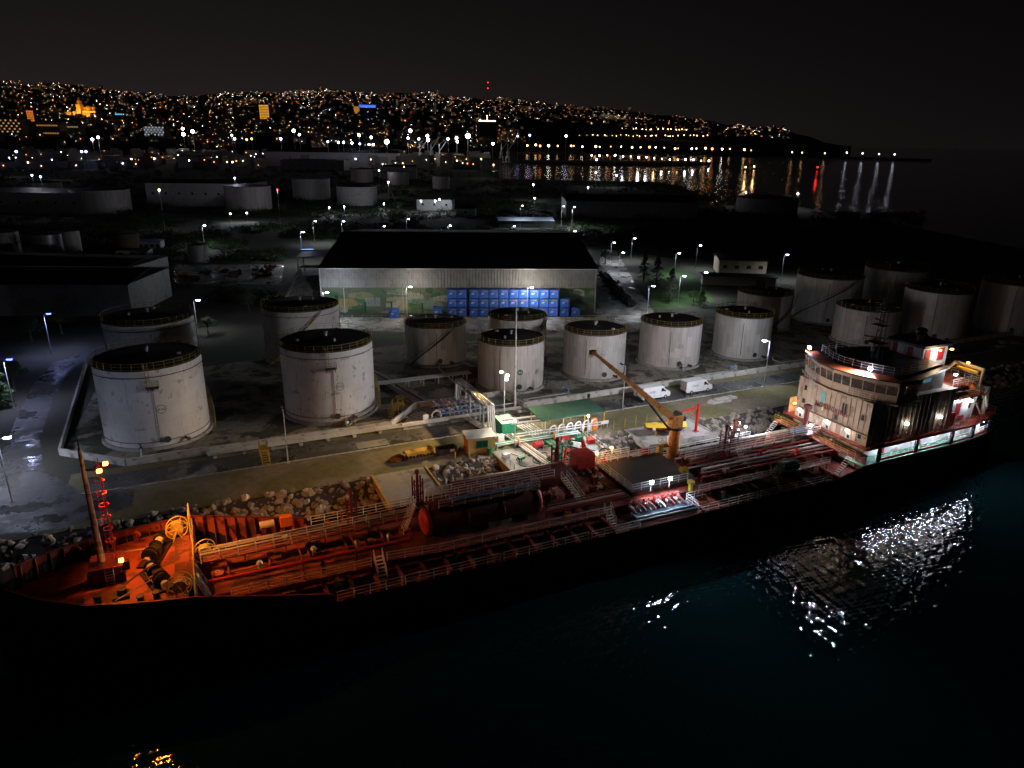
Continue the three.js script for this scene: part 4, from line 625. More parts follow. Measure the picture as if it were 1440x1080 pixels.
  const gb = thing('green_barrow', J(-0.9, 26.8, 0.15), 0.6, 'small green and yellow handcart on the jetty', 'cart'); mesh('tray', rbox(1.1, 0.4, 0.7, 0, 0.5, 0, 0.05), M.green, gb); mesh('wheel', [new THREE.TorusGeometry(0.2, 0.06, 6, 14).translate(-0.4, 0.22, 0.4), new THREE.TorusGeometry(0.2, 0.06, 6, 14).translate(-0.4, 0.22, -0.4)], M.rubber, gb); mesh('handle', poly([v3(0.5, 0.5, 0.3), v3(1.1, 0.9, 0.3), v3(1.1, 0.9, -0.3), v3(0.5, 0.5, -0.3)], 0.04, 5), M.yellow, gb);
  // valve stations, edge rails and bits of gear over the deck
  for (let i = 0; i < 7; i++) { const o = thing('jetty_valve', J(2.6 + (i % 4) * 0.9 + (i > 3 ? 4.2 : 0), 24.4 + (i > 3 ? 4.4 : 0) + (i % 2) * 0.6, 0.15), YA, i > 3 ? 'flanged valve in the row beside the green pipe bundle' : 'flanged valve in the row beside the pale pipe ends', 'valve', i > 3 ? 'valves by the green pipes' : 'valves by the pale pipes'); valve(o, v3(0, 0.55, 0), 0.2, i % 2 ? M.pipeWhite : M.pipeGreen, false); mesh('stand', box(0.16, 0.4, 0.3, 0, 0.2, 0), M.galv, o); }
  const er = thing('jetty_rail', Y(0, 0), YA, 'pale pipe railing round the outer edges of the loading jetty', 'railing'); for (const q of [[V(-3.3, 30, 0.15), V(-3.3, 24, 0.15)], [V(12.6, 31, 0.15), V(12.6, 20, 0.15)], [V(9.8, 19.8, 0.15), V(12.6, 19.8, 0.15)]]) mesh('rail_section', railGeo(q, 1.05, 1.5, 0.045, 2), M.pipeWhite, er);
  for (let i = 0; i < 6; i++) hose(['slack black hose lying between the pipe bundles', 'thin black hose crossing the pale pipes', 'black hose snaking towards the outer jetty rail'][i % 3], [[-1.6 + i * 2.3, 30 - (i % 3), 0.24], [-0.6 + i * 2.2, 27.8, 0.24], [-1.8 + i * 2.4, 25.6, 0.24], [-0.4 + i * 2.1, 23.2, 0.24], [-1 + i * 2.2, 21.2, 0.24]], 0.06);
  for (const [s2, n2, l2, m2] of [[-2.6, 28.6, 'white equipment chest at the hut end of the jetty', M.whitePaint], [10.9, 30.2, 'green equipment chest under the jetty lamp', M.green], [10.6, 24, 'grey equipment chest by the outer rail', M.galv], [4, 20.8, 'yellow equipment chest at the ship side of the jetty', M.yellow]]) { const o = thing('gear_chest', J(s2, n2, 0.15), YA + 0.2, l2, 'chest'); mesh('body', rbox(1.1, 0.6, 0.7, 0, 0.32, 0, 0.04), m2, o); mesh('lid', rbox(1.16, 0.1, 0.76, 0, 0.67, 0, 0.03), m2, o); }
  const tr2 = thing('jetty_pipes', Y(0, 0), YA, 'raised pale pipe rack along the inner edge of the jetty', 'pipeline', 'pipe runs on the jetty'); for (let i = 0; i < 4; i++) mesh('pipe', poly([V(-2.8, 31.6 + i * 0.35, 0.3), V(-2.8, 31.6 + i * 0.35, 1.0), V(11.6, 31.2 + i * 0.35, 1.0), V(11.6, 31.2 + i * 0.35, 0.3)], 0.1, 7), i % 2 ? M.pipeGreen : M.pipeWhite, tr2); for (const q of [0, 4, 8]) mesh('trestle', [box(0.12, 0.9, 0.12, q, 0.45, -31.3), box(0.12, 0.9, 0.12, q, 0.45, -32.9), box(0.12, 0.12, 1.8, q, 0.85, -32.1)], M.galv, tr2);
  // pole lamps on the jetty
  const jl = (s, n, h, l, I, col = 0xf4f6ff) => { const o = thing('jetty_lamp', Y(s, n, 0.15), 0, l, 'lamp', 'pole lamps on the jetty'); mesh('pole', cyl(0.09, h, 0, h / 2, 0, 8), M.whitePaint, o); mesh('lamp_head', rbox(0.42, 0.2, 0.42, 0, h + 0.26, 0, 0.05), M.galv, o); mesh('lamp_bulb', ball(0.19, 0, h + 0.08, 0, 10), G_.cool, o); point(Y(s, n, h + 0.23), col, I, 6); };
  jl(12.2, 29.8, 4.2, 'white pole lamp at the corner of the loading jetty', 300); jl(0.0, 31.2, 4.6, 'pole lamp beside the pale pipes near the hut', 240, 0xfff4e6);
  // fence stubs on the verge right of the canopy
  for (let i = 0; i < 5; i++) { const o = thing('guard_post', Y(18.8 + i * 2.2, 32.4), 0, 'yellow guard post in the row beyond the canopy', 'bollard', 'yellow guard posts in a row'); mesh('post', cyl(0.06, 1.6, 0, 0.8, 0, 6), M.yellow, o); }
}
{ // vans
  const prof = [[-3.05, 0.45], [-3.1, 0.9], [-3.08, 2.3], [-2.95, 2.5], [1.15, 2.52], [1.45, 2.4], [2.15, 1.5], [2.95, 1.22], [3.08, 0.95], [3.08, 0.5], [2.7, 0.4], [-2.8, 0.4]];
  const letter = canvasTex(512, 128, (c, w, h) => { c.clearRect(0, 0, w, h); c.fillStyle = '#5a6b86'; c.fillRect(120, 26, 250, 16); c.fillRect(70, 58, 360, 10); c.fillStyle = '#7c8797'; c.fillRect(160, 84, 200, 8); });
  const lm = new THREE.MeshStandardMaterial({ map: letter, alphaTest: 0.4, roughness: 0.5 });
  const van = (p, l) => {
    const t = thing('parked_van', p, YA + 0.02, l, 'van', 'white vans parked on the quay road');
    const g = new THREE.ExtrudeGeometry(new THREE.Shape(prof.map(([x, y]) => new THREE.Vector2(x, y))), { depth: 1.78, bevelEnabled: true, bevelSize: 0.1, bevelThickness: 0.1, bevelSegments: 3 }).translate(0, 0, -0.89);
    mesh('body', g, mat([0.72, 0.73, 0.74], 0.3), t);
    for (const z of [-1.0, 1.0]) { const w = mesh('side_window', new THREE.ExtrudeGeometry(new THREE.Shape([[1.0, 1.5], [1.9, 1.5], [1.4, 2.15], [1.0, 2.15]].map(a => new THREE.Vector2(...a))), { depth: 0.02, bevelEnabled: false }).translate(0, 0, z - 0.01 + Math.sign(z) * 0.01), M.glass, t); mesh('lettering', new THREE.PlaneGeometry(2.6, 0.65).rotateY(z < 0 ? Math.PI : 0).translate(-1, 1.55, z + Math.sign(z) * 0.012), lm, t); }
    mesh('windscreen', box(1.05, 0.02, 1.6, 1.86, 2.0, 0, 0, 0, -0.91).translate(0.06, 0.06, 0), M.glass, t);
    for (const x of [-1.9, 2.05]) for (const z of [-0.92, 0.92]) { const wh = mesh('wheel', new THREE.CylinderGeometry(0.36, 0.36, 0.24, 18).rotateX(Math.PI / 2).translate(x, 0.36, z), M.rubber, t); mesh('hub', new THREE.CylinderGeometry(0.2, 0.2, 0.26, 12).rotateX(Math.PI / 2).translate(x, 0.36, z), M.galv, wh); }
    for (const z of [-0.75, 0.75]) { mesh('headlight', rbox(0.1, 0.25, 0.35, 3.12, 1.0, z, 0.03), M.galv, t); mesh('tail_light', rbox(0.06, 0.5, 0.16, -3.2, 1.3, z, 0.02), M.red, t); }
    mesh('bumper', [rbox(0.2, 0.3, 1.9, 3.14, 0.5, 0, 0.05), rbox(0.14, 0.25, 1.9, -3.16, 0.5, 0, 0.05)], M.darkSteel, t);
    mesh('door_seam', [box(0.015, 1.4, 0.02, 0.92, 1.3, 1.0), box(0.015, 1.4, 0.02, -0.6, 1.3, 1.0), box(1.5, 0.015, 0.02, 0.15, 0.75, 1.0)], M.darkSteel, t);
    mesh('mirror', [rbox(0.12, 0.35, 0.22, 1.75, 1.6, 1.15, 0.04), rbox(0.12, 0.35, 0.22, 1.75, 1.6, -1.15, 0.04)], M.darkSteel, t);
    mesh('roof_rib', [-0.5, 0, 0.5].map(z => box(3.6, 0.03, 0.06, -1, 2.63, z)), mat([0.65, 0.66, 0.67], 0.35), t);
    return t;
  };
  van(Y(34, 42.8), 'white van parked beside the crane boom with its rear doors open');
  van(Y(44.0, 42.9), 'white van parked ahead of the other, by the concrete slabs');
  for (const z of [-1.25, 1.25]) { const d = scene.getObjectByName('parked_van'); const r = mesh('rear_door', rbox(0.06, 1.9, 0.85, -3.4, 1.5, z * 0.95, 0.02), mat([0.7, 0.71, 0.72], 0.35), d); }
  for (const [s, n, h, a, l] of [[44.3, 36, 0, 0.05, 'long concrete slab lying flat on the verge'], [46, 37.2, 0, 0.12, 'concrete slab lying behind the stacked ones'], [45.6, 36.2, 0.4, -0.08, 'concrete slab resting on top of the others'], [42.6, 36.6, 0, 0.5, 'short broken concrete slab at the end of the pile']]) { const o = mesh('concrete_slab', rbox(l.startsWith('short') ? 2 : 4.6, 0.38, 0.9, 0, 0.2, 0, 0.04), M.paleConcrete); o.position.copy(Y(s, n, h)); o.rotation.y = YA + a; tag(o, l, 'slab'); }
}
{ // covered work boat and red davit
  const t = thing('covered_boat', Y(25.6, 27.4, 0.55), YA - 0.35, 'red work boat under a yellow cover on the concrete block', 'boat');
  const hull = new THREE.SphereGeometry(1, 22, 12, 0, 7, Math.PI / 2, Math.PI / 2).scale(3.6, 1.0, 1.25).translate(0, 1, 0); mesh('hull', hull, M.maroon, t);
  const cover = new THREE.PlaneGeometry(6.9, 2.5, 28, 10).rotateX(-Math.PI / 2), p = cover.attributes.position; for (let i = 0; i < p.count; i++) { const x = p.getX(i), z = p.getZ(i), k = Math.sqrt(Math.max(0, 1 - (x / 3.7) ** 4)); p.setZ(i, z * (0.35 + 0.65 * k)); p.setY(i, 1.05 + 0.5 * (1 - Math.abs(z) / 1.25) + 0.12 * Math.sin(x * 2.6) * (1 - Math.abs(z) / 1.25) + 0.06 * fbm(x / 7 + 0.5, z / 7 + 0.5, 16, 3, 5)); } cover.computeVertexNormals(); mesh('cover', cover, mat([0.66, 0.47, 0.03], 0.7, 0, { side: THREE.DoubleSide }), t);
  mesh('fender', [ball(0.3, -2.2, 0.8, 1.2, 10).scale(1, 1, 1), ball(0.3, 1.4, 0.8, 1.25, 10)], M.whitePaint, t); for (const x of [-1.6, 1.6]) mesh('cradle', box(0.2, 0.7, 2, x, -0.1, 0), M.wood, t);
  const d = thing('boat_davit', Y(31, 26.2, 0.1), YA, 'red swinging davit beside the covered boat', 'davit'); mesh('column', [cyl(0.24, 5, 0, 2.5, 0, 12), box(0.8, 0.12, 0.8, 0, 0.06, 0)], M.red, d); mesh('jib', [beam(v3(0, 4.4, 0), v3(-4.6, 3.6, -0.5), 0.22, 0.3), bar(v3(0, 2.6, 0), v3(-2, 4, -0.2), 0.09, 6)], M.red, d); mesh('hook', [bar(v3(-4.4, 3.6, -0.5), v3(-4.4, 2.8, -0.5), 0.03, 5), ball(0.12, -4.4, 2.7, -0.5, 8)], M.darkSteel, d);
  const v = thing('bollard', Y(64, 36), 0, 'pale mooring bollard on the verge beyond the slabs', 'bollard'); mesh('post', [cyl(0.25, 0.6, 0, 0.3, 0, 12), cyl(0.36, 0.16, 0, 0.66, 0, 12)], M.whitePaint, v);
}
{ // person by the van: one smooth body meshed from tapered bones
  const J = { hip: [0, 0.95, 0], chest: [0, 1.35, 0.02], neck: [0, 1.52, 0.02], head: [0, 1.66, 0.05], hl: [-0.1, 0.9, 0], hr: [0.1, 0.9, 0], kl: [-0.12, 0.5, 0.05], kr: [0.12, 0.5, 0.02], al: [-0.13, 0.08, 0], ar: [0.13, 0.08, -0.03], tl: [-0.14, 0.05, 0.14], tr: [0.14, 0.05, 0.12], sl: [-0.19, 1.42, 0], sr: [0.19, 1.42, 0], el: [-0.27, 1.14, 0.02], er: [0.27, 1.14, 0.0], wl: [-0.25, 0.9, 0.14], wr: [0.24, 0.9, 0.12] };
  const B = [['hip', 'chest', 0.16, 0.17], ['chest', 'neck', 0.13, 0.065], ['neck', 'head', 0.06, 0.1], ['hl', 'kl', 0.1, 0.07], ['hr', 'kr', 0.1, 0.07], ['kl', 'al', 0.065, 0.045], ['kr', 'ar', 0.065, 0.045], ['al', 'tl', 0.05, 0.04], ['ar', 'tr', 0.05, 0.04], ['sl', 'el', 0.065, 0.05], ['sr', 'er', 0.065, 0.05], ['el', 'wl', 0.048, 0.036], ['er', 'wr', 0.048, 0.036], ['chest', 'sl', 0.1, 0.07], ['chest', 'sr', 0.1, 0.07]];
  const N = 64, mc = new MarchingCubes(N, M.black, false, false, 60000); mc.isolation = 0;
  const f = (x, y, z) => { let d = 1e9; for (const [a, b, ra, rb] of B) { const A_ = J[a], B_ = J[b], ab = B_.map((q, i) => q - A_[i]), ap = [x - A_[0], y - A_[1], z - A_[2]], t = Math.max(0, Math.min(1, (ab[0] * ap[0] + ab[1] * ap[1] + ab[2] * ap[2]) / (ab[0] ** 2 + ab[1] ** 2 + ab[2] ** 2))); const e = Math.hypot(ap[0] - ab[0] * t, ap[1] - ab[1] * t, ap[2] - ab[2] * t) - (ra + (rb - ra) * t), k = 0.04, hh = Math.max(k - Math.abs(d - e), 0) / k; d = Math.min(d, e) - hh * hh * k * 0.25; } return d; };
  for (let k = 0; k < N; k++) for (let j = 0; j < N; j++) for (let i = 0; i < N; i++) mc.field[i + j * N + k * N * N] = -f((i / N * 2 - 1) * 0.95, (j / N * 2 - 1) * 0.95 + 0.9, (k / N * 2 - 1) * 0.95);
  mc.update();
  const g = new THREE.BufferGeometry(), cnt = mc.count; g.setAttribute('position', new THREE.BufferAttribute(mc.positionArray.slice(0, cnt * 3), 3)); g.setAttribute('normal', new THREE.BufferAttribute(mc.normalArray.slice(0, cnt * 3), 3)); g.scale(0.95, 0.95, 0.95).translate(0, 0.9, 0);
  const t = thing('person', Y(31.0, 40.9, 0.03), YA, 'person in dark trousers and pale jacket standing beside the van', 'person');
  mesh('body', g, mat([0.03, 0.035, 0.06], 0.8), t);
  mesh('jacket', [cyl(0.215, 0.55, 0, 1.2, 0.01, 14, 0.2).scale(1, 1, 0.85), bar(v3(-0.2, 1.42, 0), v3(-0.28, 1.12, 0.02), 0.085, 8), bar(v3(0.2, 1.42, 0), v3(0.28, 1.12, 0), 0.085, 8), bar(v3(-0.28, 1.12, 0.02), v3(-0.25, 0.94, 0.12), 0.07, 8), bar(v3(0.28, 1.12, 0), v3(0.24, 0.94, 0.1), 0.07, 8)], mat([0.6, 0.6, 0.58], 0.8), t);
  mesh('head', ball(0.115, 0, 1.67, 0.05, 14).scale(0.95, 1.02, 1), mat([0.4, 0.25, 0.18], 0.6), t); mesh('hair', new THREE.SphereGeometry(0.125, 12, 8, 0, 7, 0, 1.6).translate(0, 1.69, 0.04), M.black, t);
}

// ---------------------------------------------------------------- the tanker
const ship = thing('tanker_ship', Y(0, 0), YA, 'long dark-hulled tanker with red deck and lit white bridge moored at the quay', 'ship');
const shipW = v => v.clone().applyAxisAngle(UPV, YA).add(ship.position); // ship frame -> world
{
  const ST = [[-63, 0.12, 0.05, 8.1], [-61, 2.1, 0.3, 7.9], [-58.5, 4.2, 1.2, 7.6], [-54.5, 6.3, 3.4, 7.2], [-50, 7.4, 5.6, 6.95], [-46, 7.95, 7, 6.75], [-40, 8.05, 7.8, 5.2], [-34, 8.1, 8.1, 3.7], [-33.7, 8.1, 8.1, 2.78], [33, 8.1, 8.1, 2.78], [38.5, 8.1, 8, 3.75], [60, 7.7, 6.8, 3.8], [66, 7.1, 5.5, 3.95], [70, 6.2, 4.2, 4.1]];
  const ip = (s, k) => { for (let i = 1; i < ST.length; i++) if (s <= ST[i][0]) { const a = ST[i - 1], b = ST[i], t = Math.max(0, (s - a[0]) / (b[0] - a[0])); return a[k] + (b[k] - a[k]) * t; } return ST[ST.length - 1][k]; };
  const ctr = s => 7 + (s + 62) / 132 * 1.3, hb = s => ip(s, 1), top = s => ip(s, 3);
  const near = s => ctr(s) - hb(s), farn = s => ctr(s) + hb(s);
  const R = (name, list, m, parent = ship) => mesh(name, list, m, parent);
  const ss = []; for (let s = -63; s <= 70.01; s += 0.95) ss.push(s); ss.push(-33.7, -34, 33, 38.5); ss.sort((a, b) => a - b);
  const strip = (f, g) => { const pos = []; for (let i = 1; i < ss.length; i++) { const a = f(ss[i - 1]), b = f(ss[i]), c = g(ss[i]), d = g(ss[i - 1]); for (const p of [a, b, c, a, c, d]) pos.push(p.x, p.y, p.z); } const q = new THREE.BufferGeometry(); q.setAttribute('position', new THREE.Float32BufferAttribute(pos, 3)); q.computeVertexNormals(); return q; };
  const side = sg => { const lv = [[-6, 0.75, 0], [-2.2, 1, 0], [0.4, 1, 0.45], [null, 1, 1]].map(([h, k, t]) => s => V(s, ctr(s) + sg * (ip(s, 2) * k * (1 - t) + ip(s, 1) * t), h ?? top(s))); return [strip(lv[0], lv[1]), strip(lv[1], lv[2]), strip(lv[2], lv[3])]; };
  R('hull', [...side(-1), ...side(1), (() => { const s = 70; return slab([v3(70, 0, -ctr(s) - 6.2), v3(70, 0, -ctr(s) + 6.2), v3(69.85, 0, -ctr(s) + 6.2), v3(69.85, 0, -ctr(s) - 6.2)], 4.1, -6); })()], M.hull);
  R('rubbing_strake', [strip(s => V(s, near(s) - 0.06, top(s) - 0.28), s => V(s, near(s) - 0.06, top(s) - 0.1)), strip(s => V(s, near(s) - 0.06, top(s) - 0.1), s => V(s, near(s), top(s) - 0.05))], M.maroon);
  const deckPoly = (a, b, inset) => { const p = []; for (let s = a; s <= b + 0.01; s += 0.9) p.push(v3(s, 0, -(near(s) + inset))); for (let s = b; s >= a - 0.01; s -= 0.9) p.push(v3(s, 0, -(farn(s) - inset))); return p; };
  R('forecastle_deck', slab(deckPoly(-62, -46, 0.12), 5.7, 5.5), M.deckRed);
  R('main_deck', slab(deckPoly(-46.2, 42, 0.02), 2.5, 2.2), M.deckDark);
  R('forecastle_bulkhead', box(0.12, 3.3, 15.4, -45.95, 4.0, -ctr(-46)), M.deckRed);
  // bulwarks: inner skin, cap, stays
  const bw = (sg, a, b) => {
    const keep = ss.slice(); const cut = keep.filter(s => s >= a && s <= b); const pos = []; const edge = s => ctr(s) + sg * (hb(s) - 0.14), low = s => s < -46 ? 5.7 : 2.5;
    for (let i = 1; i < cut.length; i++) { const p = [V(cut[i - 1], edge(cut[i - 1]), low(cut[i - 1])), V(cut[i], edge(cut[i]), low(cut[i])), V(cut[i], edge(cut[i]), top(cut[i])), V(cut[i - 1], edge(cut[i - 1]), top(cut[i - 1]))]; for (const k of [0, 1, 2, 0, 2, 3]) pos.push(p[k].x, p[k].y, p[k].z); }
    const q = new THREE.BufferGeometry(); q.setAttribute('position', new THREE.Float32BufferAttribute(pos, 3)); q.computeVertexNormals();
    const cap = []; for (let i = 1; i < cut.length; i++) cap.push(beam(V(cut[i - 1], ctr(cut[i - 1]) + sg * (hb(cut[i - 1]) - 0.07), top(cut[i - 1]) + 0.03), V(cut[i], ctr(cut[i]) + sg * (hb(cut[i]) - 0.07), top(cut[i]) + 0.03), 0.26, 0.07));
    const w = R('bulwark', q, M.deckRed); R('cap_rail', cap, M.maroon, w);
    for (let s = a + 0.8; s < b; s += 1.05) { const l = low(s), n0 = edge(s), H = top(s) - l; R('bulwark_stay', new THREE.ExtrudeGeometry(new THREE.Shape([new THREE.Vector2(0, 0), new THREE.Vector2(-sg * 0.5, 0), new THREE.Vector2(-sg * 0.2, H - 0.05), new THREE.Vector2(0, H - 0.05)]), { depth: 0.06, bevelEnabled: false }).rotateY(Math.PI / 2).translate(s, l, -n0), M.deckRed, w); }
  };
  bw(1, -61.5, -34); bw(-1, -61.5, -34);
  // -------- forecastle
  const fd = 5.7;
  R('mast_house', [rbox(2.4, 1.6, 2.4, -53.6, fd + 0.8, -7.6, 0.06)], M.deckRed); R('mast_platform', rbox(2.9, 0.12, 2.9, -53.5, fd + 1.66, -7.6, 0.04), M.maroon); R('mast_locker', [rbox(0.7, 0.9, 0.6, -52.1, fd + 0.5, -8.4, 0.04), rbox(0.5, 0.7, 0.5, -52.2, fd + 0.4, -6.4, 0.04)], M.greasy);
  const mast = R('foremast', [new THREE.CylinderGeometry(0.2, 0.4, 11.6, 4).rotateY(Math.PI / 4).translate(-53.9, fd + 1.7 + 5.8, -7.7)], mat([0.52, 0.38, 0.26], 0.6, 0, { map: tPaint, tile: 3 }));
  R('mast_pole', [cyl(0.08, 1.6, -53.9, fd + 13.9, -7.7, 8, 0.05), bar(V(-53.9, 7.1, fd + 13.7), V(-53.9, 8.3, fd + 13.7), 0.05, 5), bar(V(-54.4, 7.7, fd + 14.2), V(-53.4, 7.7, fd + 14.2), 0.04, 5)], M.darkSteel, mast);
  for (let i = 0; i < 7; i++) R('cage_hoop', new THREE.TorusGeometry(0.42, 0.04, 5, 18).rotateX(Math.PI / 2).translate(-52.85, fd + 3.8 + i * 1.25, -7.7), M.red, mast);
  R('ladder', [...[-0.45, -0.15, 0.15, 0.42].map(d => bar(V(-52.6 - Math.abs(d) * 0.3, 7.7 + d, fd + 1.9), V(-52.6 - Math.abs(d) * 0.3, 7.7 + d, fd + 12.2), 0.028, 4)), ...Array.from({ length: 32 }, (_, i) => bar(V(-53.2, 7.5, fd + 2 + i * 0.32), V(-53.2, 7.9, fd + 2 + i * 0.32), 0.02, 4))], M.red, mast);
  R('lamp_arm', [bar(V(-53.7, 7.5, fd + 11.4), V(-52.6, 6.6, fd + 11.6), 0.06, 5), bar(V(-53.7, 7.8, fd + 11.2), V(-52.3, 8.4, fd + 11.4), 0.06, 5)], M.darkSteel, mast);
  const lamp = (s, n, h, g, I, tgt, col, w = 0.4, angle = 1.3) => { R('deck_lamp', [rbox(w, 0.28, w, s, h, -n, 0.05)], g); const p = shipW(V(s, n, h - 0.2)); if (tgt) spot(p, shipW(V(...tgt)), col, I, angle, 8); else point(shipW(V(s, n, h)), col, I, 8); };
  lamp(-52.5, 6.5, fd + 11.5, G_.sodium, 1700, [-30, 19, 0], 0xffa048, 0.42, 0.72);
  lamp(-52.2, 8.5, fd + 11.3, G_.sodium, 720, [-46.5, 6, fd], 0xff8c30, 0.42, 0.95);
  lamp(-52.1, 6.3, fd + 2.2, G_.sodium, 150, null, 0xffa040, 0.4);
  R('ladder', [bar(V(-53.6, 5.9, fd), V(-53.6, 6.3, fd + 1.7), 0.05, 4), bar(V(-52.9, 5.9, fd), V(-52.9, 6.3, fd + 1.7), 0.05, 4), ...Array.from({ length: 6 }, (_, i) => bar(V(-53.6, 5.92 + i * 0.06, fd + 0.2 + i * 0.27), V(-52.9, 5.92 + i * 0.06, fd + 0.2 + i * 0.27), 0.04, 4))], M.rail);
  // windlass and mooring winches
  const winch = (s, n, a) => {
    const Q = new THREE.Matrix4().makeRotationY(a).setPosition(s, fd, -n).scale(v3(0.8, 0.8, 0.86)), f = g => g.applyMatrix4(Q);
    const drumAx = (r, l, z, x = 0, y = 0.95, seg = 18) => f(new THREE.CylinderGeometry(r, r, l, seg).rotateX(Math.PI / 2).translate(x, y, z));
    const b = R('winch', [f(box(2.4, 0.25, 5.2, 0, 0.13, 0)), drumAx(0.12, 5.2, 0), f(box(0.5, 1.4, 0.25, 0, 0.7, -2.2)), f(box(0.5, 1.4, 0.25, 0, 0.7, -0.6)), f(box(0.5, 1.4, 0.25, 0, 0.7, 0.7)), f(rbox(1.3, 1.2, 1, 0.2, 0.8, 0.05, 0.1)), f(rbox(0.9, 0.7, 0.7, -0.9, 0.6, 0.1, 0.08))], M.greasy);
    R('rope_drum', [drumAx(0.55, 1.2, -1.4)], M.rope, b); for (const z of [-2.05, -0.75]) R('drum_flange', drumAx(0.85, 0.1, z), M.greasy, b);
    R('gypsy_wheel', [drumAx(0.75, 0.5, 1.2), drumAx(0.95, 0.1, 0.9), drumAx(0.95, 0.1, 1.5)], M.greasy, b); R('warping_end', [drumAx(0.42, 0.6, 2.5), drumAx(0.55, 0.1, 2.8)], M.rope, b); R('brake_wheel', f(new THREE.TorusGeometry(0.3, 0.04, 5, 14).translate(-0.9, 1.3, 0.9)), M.railYellow, b);
    R('control_lever', [f(bar(v3(-0.8, 0.3, -0.5), v3(-1.1, 1.5, -0.5), 0.04, 5)), f(bar(v3(-0.8, 0.3, 1.5), v3(-1.1, 1.4, 1.5), 0.04, 5))], M.railYellow, b);
  };
  winch(-49.2, 4.9, 0.35); winch(-49.6, 9.8, -0.3);
  const bitts = (s, n, a, h = fd) => { const Q = new THREE.Matrix4().makeRotationY(a).setPosition(s, h, -n); const b = R('bollard_base', box(2.1, 0.16, 0.8, 0, 0.08, 0).applyMatrix4(Q), M.black); for (const x of [-0.65, 0.65]) R('bollard', [cyl(0.3, 1.05, x, 0.6, 0, 14).applyMatrix4(Q), cyl(0.36, 0.12, x, 1.1, 0, 14).applyMatrix4(Q)], M.black, b); };
  bitts(-54.6, 2.6, 0.25); bitts(-49.8, 1.3, 0.06); bitts(-48.2, 12.4, 0); bitts(-55.5, 11.6, -0.4);
  R('anchor_pipe', [cyl(0.55, 0.9, -52.1, fd + 0.35, -3.6, 14, 0.4), box(1.4, 0.3, 1.3, -52.2, fd + 0.15, -3.6)], M.black); R('anchor_pipe', [cyl(0.55, 0.9, -53.6, fd + 0.35, -11, 14, 0.4), box(1.4, 0.3, 1.3, -53.6, fd + 0.15, -11)], M.black);
  R('roller_fairlead', [cyl(0.35, 0.5, -52.2, fd + 0.3, -1.3, 12), box(0.9, 0.14, 0.9, -52.2, fd + 0.07, -1.3)], M.black);
  R('anchor_chain', [tube([V(-49.4, 6.2, fd + 1.2), V(-51, 5, fd + 1), V(-52.1, 3.7, fd + 0.8)], 0.09, 5)], M.greasy); R('mooring_rope', [tube([V(-49.6, 3.6, fd + 1.1), V(-51.8, 2.4, fd + 0.8), V(-53.6, 0.9, fd + 0.7)], 0.05, 5)], M.rope); R('mooring_rope', [tube([V(-49.6, 9.4, fd + 1.2), V(-52, 9.8, fd + 1.1), V(-54.8, 10.6, fd + 0.9)], 0.06, 5)], M.rope);
  R('mooring_rope', [tube([V(-60, 3.9, 7.4), V(-63, 6, 6.6), V(-70, 14, 3.4), V(-78, 25, 1)], 0.05, 5)], M.rope);
  for (let i = 0; i < 3; i++) R('vent_pipe', tube([V(-56.6 + i * 2.6, 12.2 + i * 0.5, fd), V(-56.6 + i * 2.6, 12.2 + i * 0.5, fd + 1), V(-56.4 + i * 2.6, 12.0 + i * 0.5, fd + 1.3), V(-56.1 + i * 2.6, 11.8 + i * 0.5, fd + 0.95)], 0.18, 8), M.deckRed);
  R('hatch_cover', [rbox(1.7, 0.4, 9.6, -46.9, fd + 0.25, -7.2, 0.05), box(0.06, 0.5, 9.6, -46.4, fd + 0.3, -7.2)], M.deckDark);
  R('hatch_cover', [new THREE.CylinderGeometry(0.55, 0.55, 0.2, 18).translate(-52.4, fd + 0.1, -1.6)], M.railYellow);
  R('break_rail', railGeo([V(-46, 0.2, fd), V(-46, 5, fd), V(-46, 10, fd), V(-46, 14.3, fd)], 1.15, 1.3, 0.035), M.railYellow); R('break_frame', [...poly([V(-46.1, 10.6, fd), V(-46.1, 10.6, fd + 3.4), V(-46.1, 13.4, fd + 3.4), V(-46.1, 13.4, fd)], 0.07, 5), ...poly([V(-46, 0.3, fd), V(-46, 0.3, fd + 2.4)], 0.06, 5)], M.railYellow);
  const reel = (s, n, h) => { // spoked hose reel
    const rim = z => new THREE.TorusGeometry(1.05, 0.06, 6, 26).rotateY(0.25).translate(s, h, -n + z), sp = []; for (let i = 0; i < 6; i++) for (const z of [-0.45, 0.45]) { const a = i / 6 * Math.PI * 2; sp.push(bar(v3(s, h, -n + z), v3(s + Math.cos(a) * 1.02, h + Math.sin(a) * 1.02, -n + z - Math.cos(a) * 0.26), 0.04, 4)); }
    const o = R('hose_reel', [rim(-0.45), rim(0.45), ...sp], M.railYellow); R('hose_drum', new THREE.CylinderGeometry(0.62, 0.62, 0.85, 20).rotateX(Math.PI / 2).translate(s, h, -n), mat([0.45, 0.33, 0.1], 0.8), o); R('reel_stand', [beam(v3(s, h, -n - 0.6), v3(s - 0.5, h - 1.3, -n - 0.6), 0.1, 0.1), beam(v3(s, h, -n + 0.6), v3(s - 0.5, h - 1.3, -n + 0.6), 0.1, 0.1), beam(v3(s, h, -n - 0.6), v3(s + 0.5, h - 1.3, -n - 0.6), 0.1, 0.1), beam(v3(s, h, -n + 0.6), v3(s + 0.5, h - 1.3, -n + 0.6), 0.1, 0.1)], M.railYellow, o);
  };
  reel(-47.4, 12.3, fd + 1.4); reel(-45, 9.4, 5.4); reel(-47.2, 1.3, fd + 1.35);
  // -------- main deck: ribs at the side, walkways, rails
  const md = 2.5;
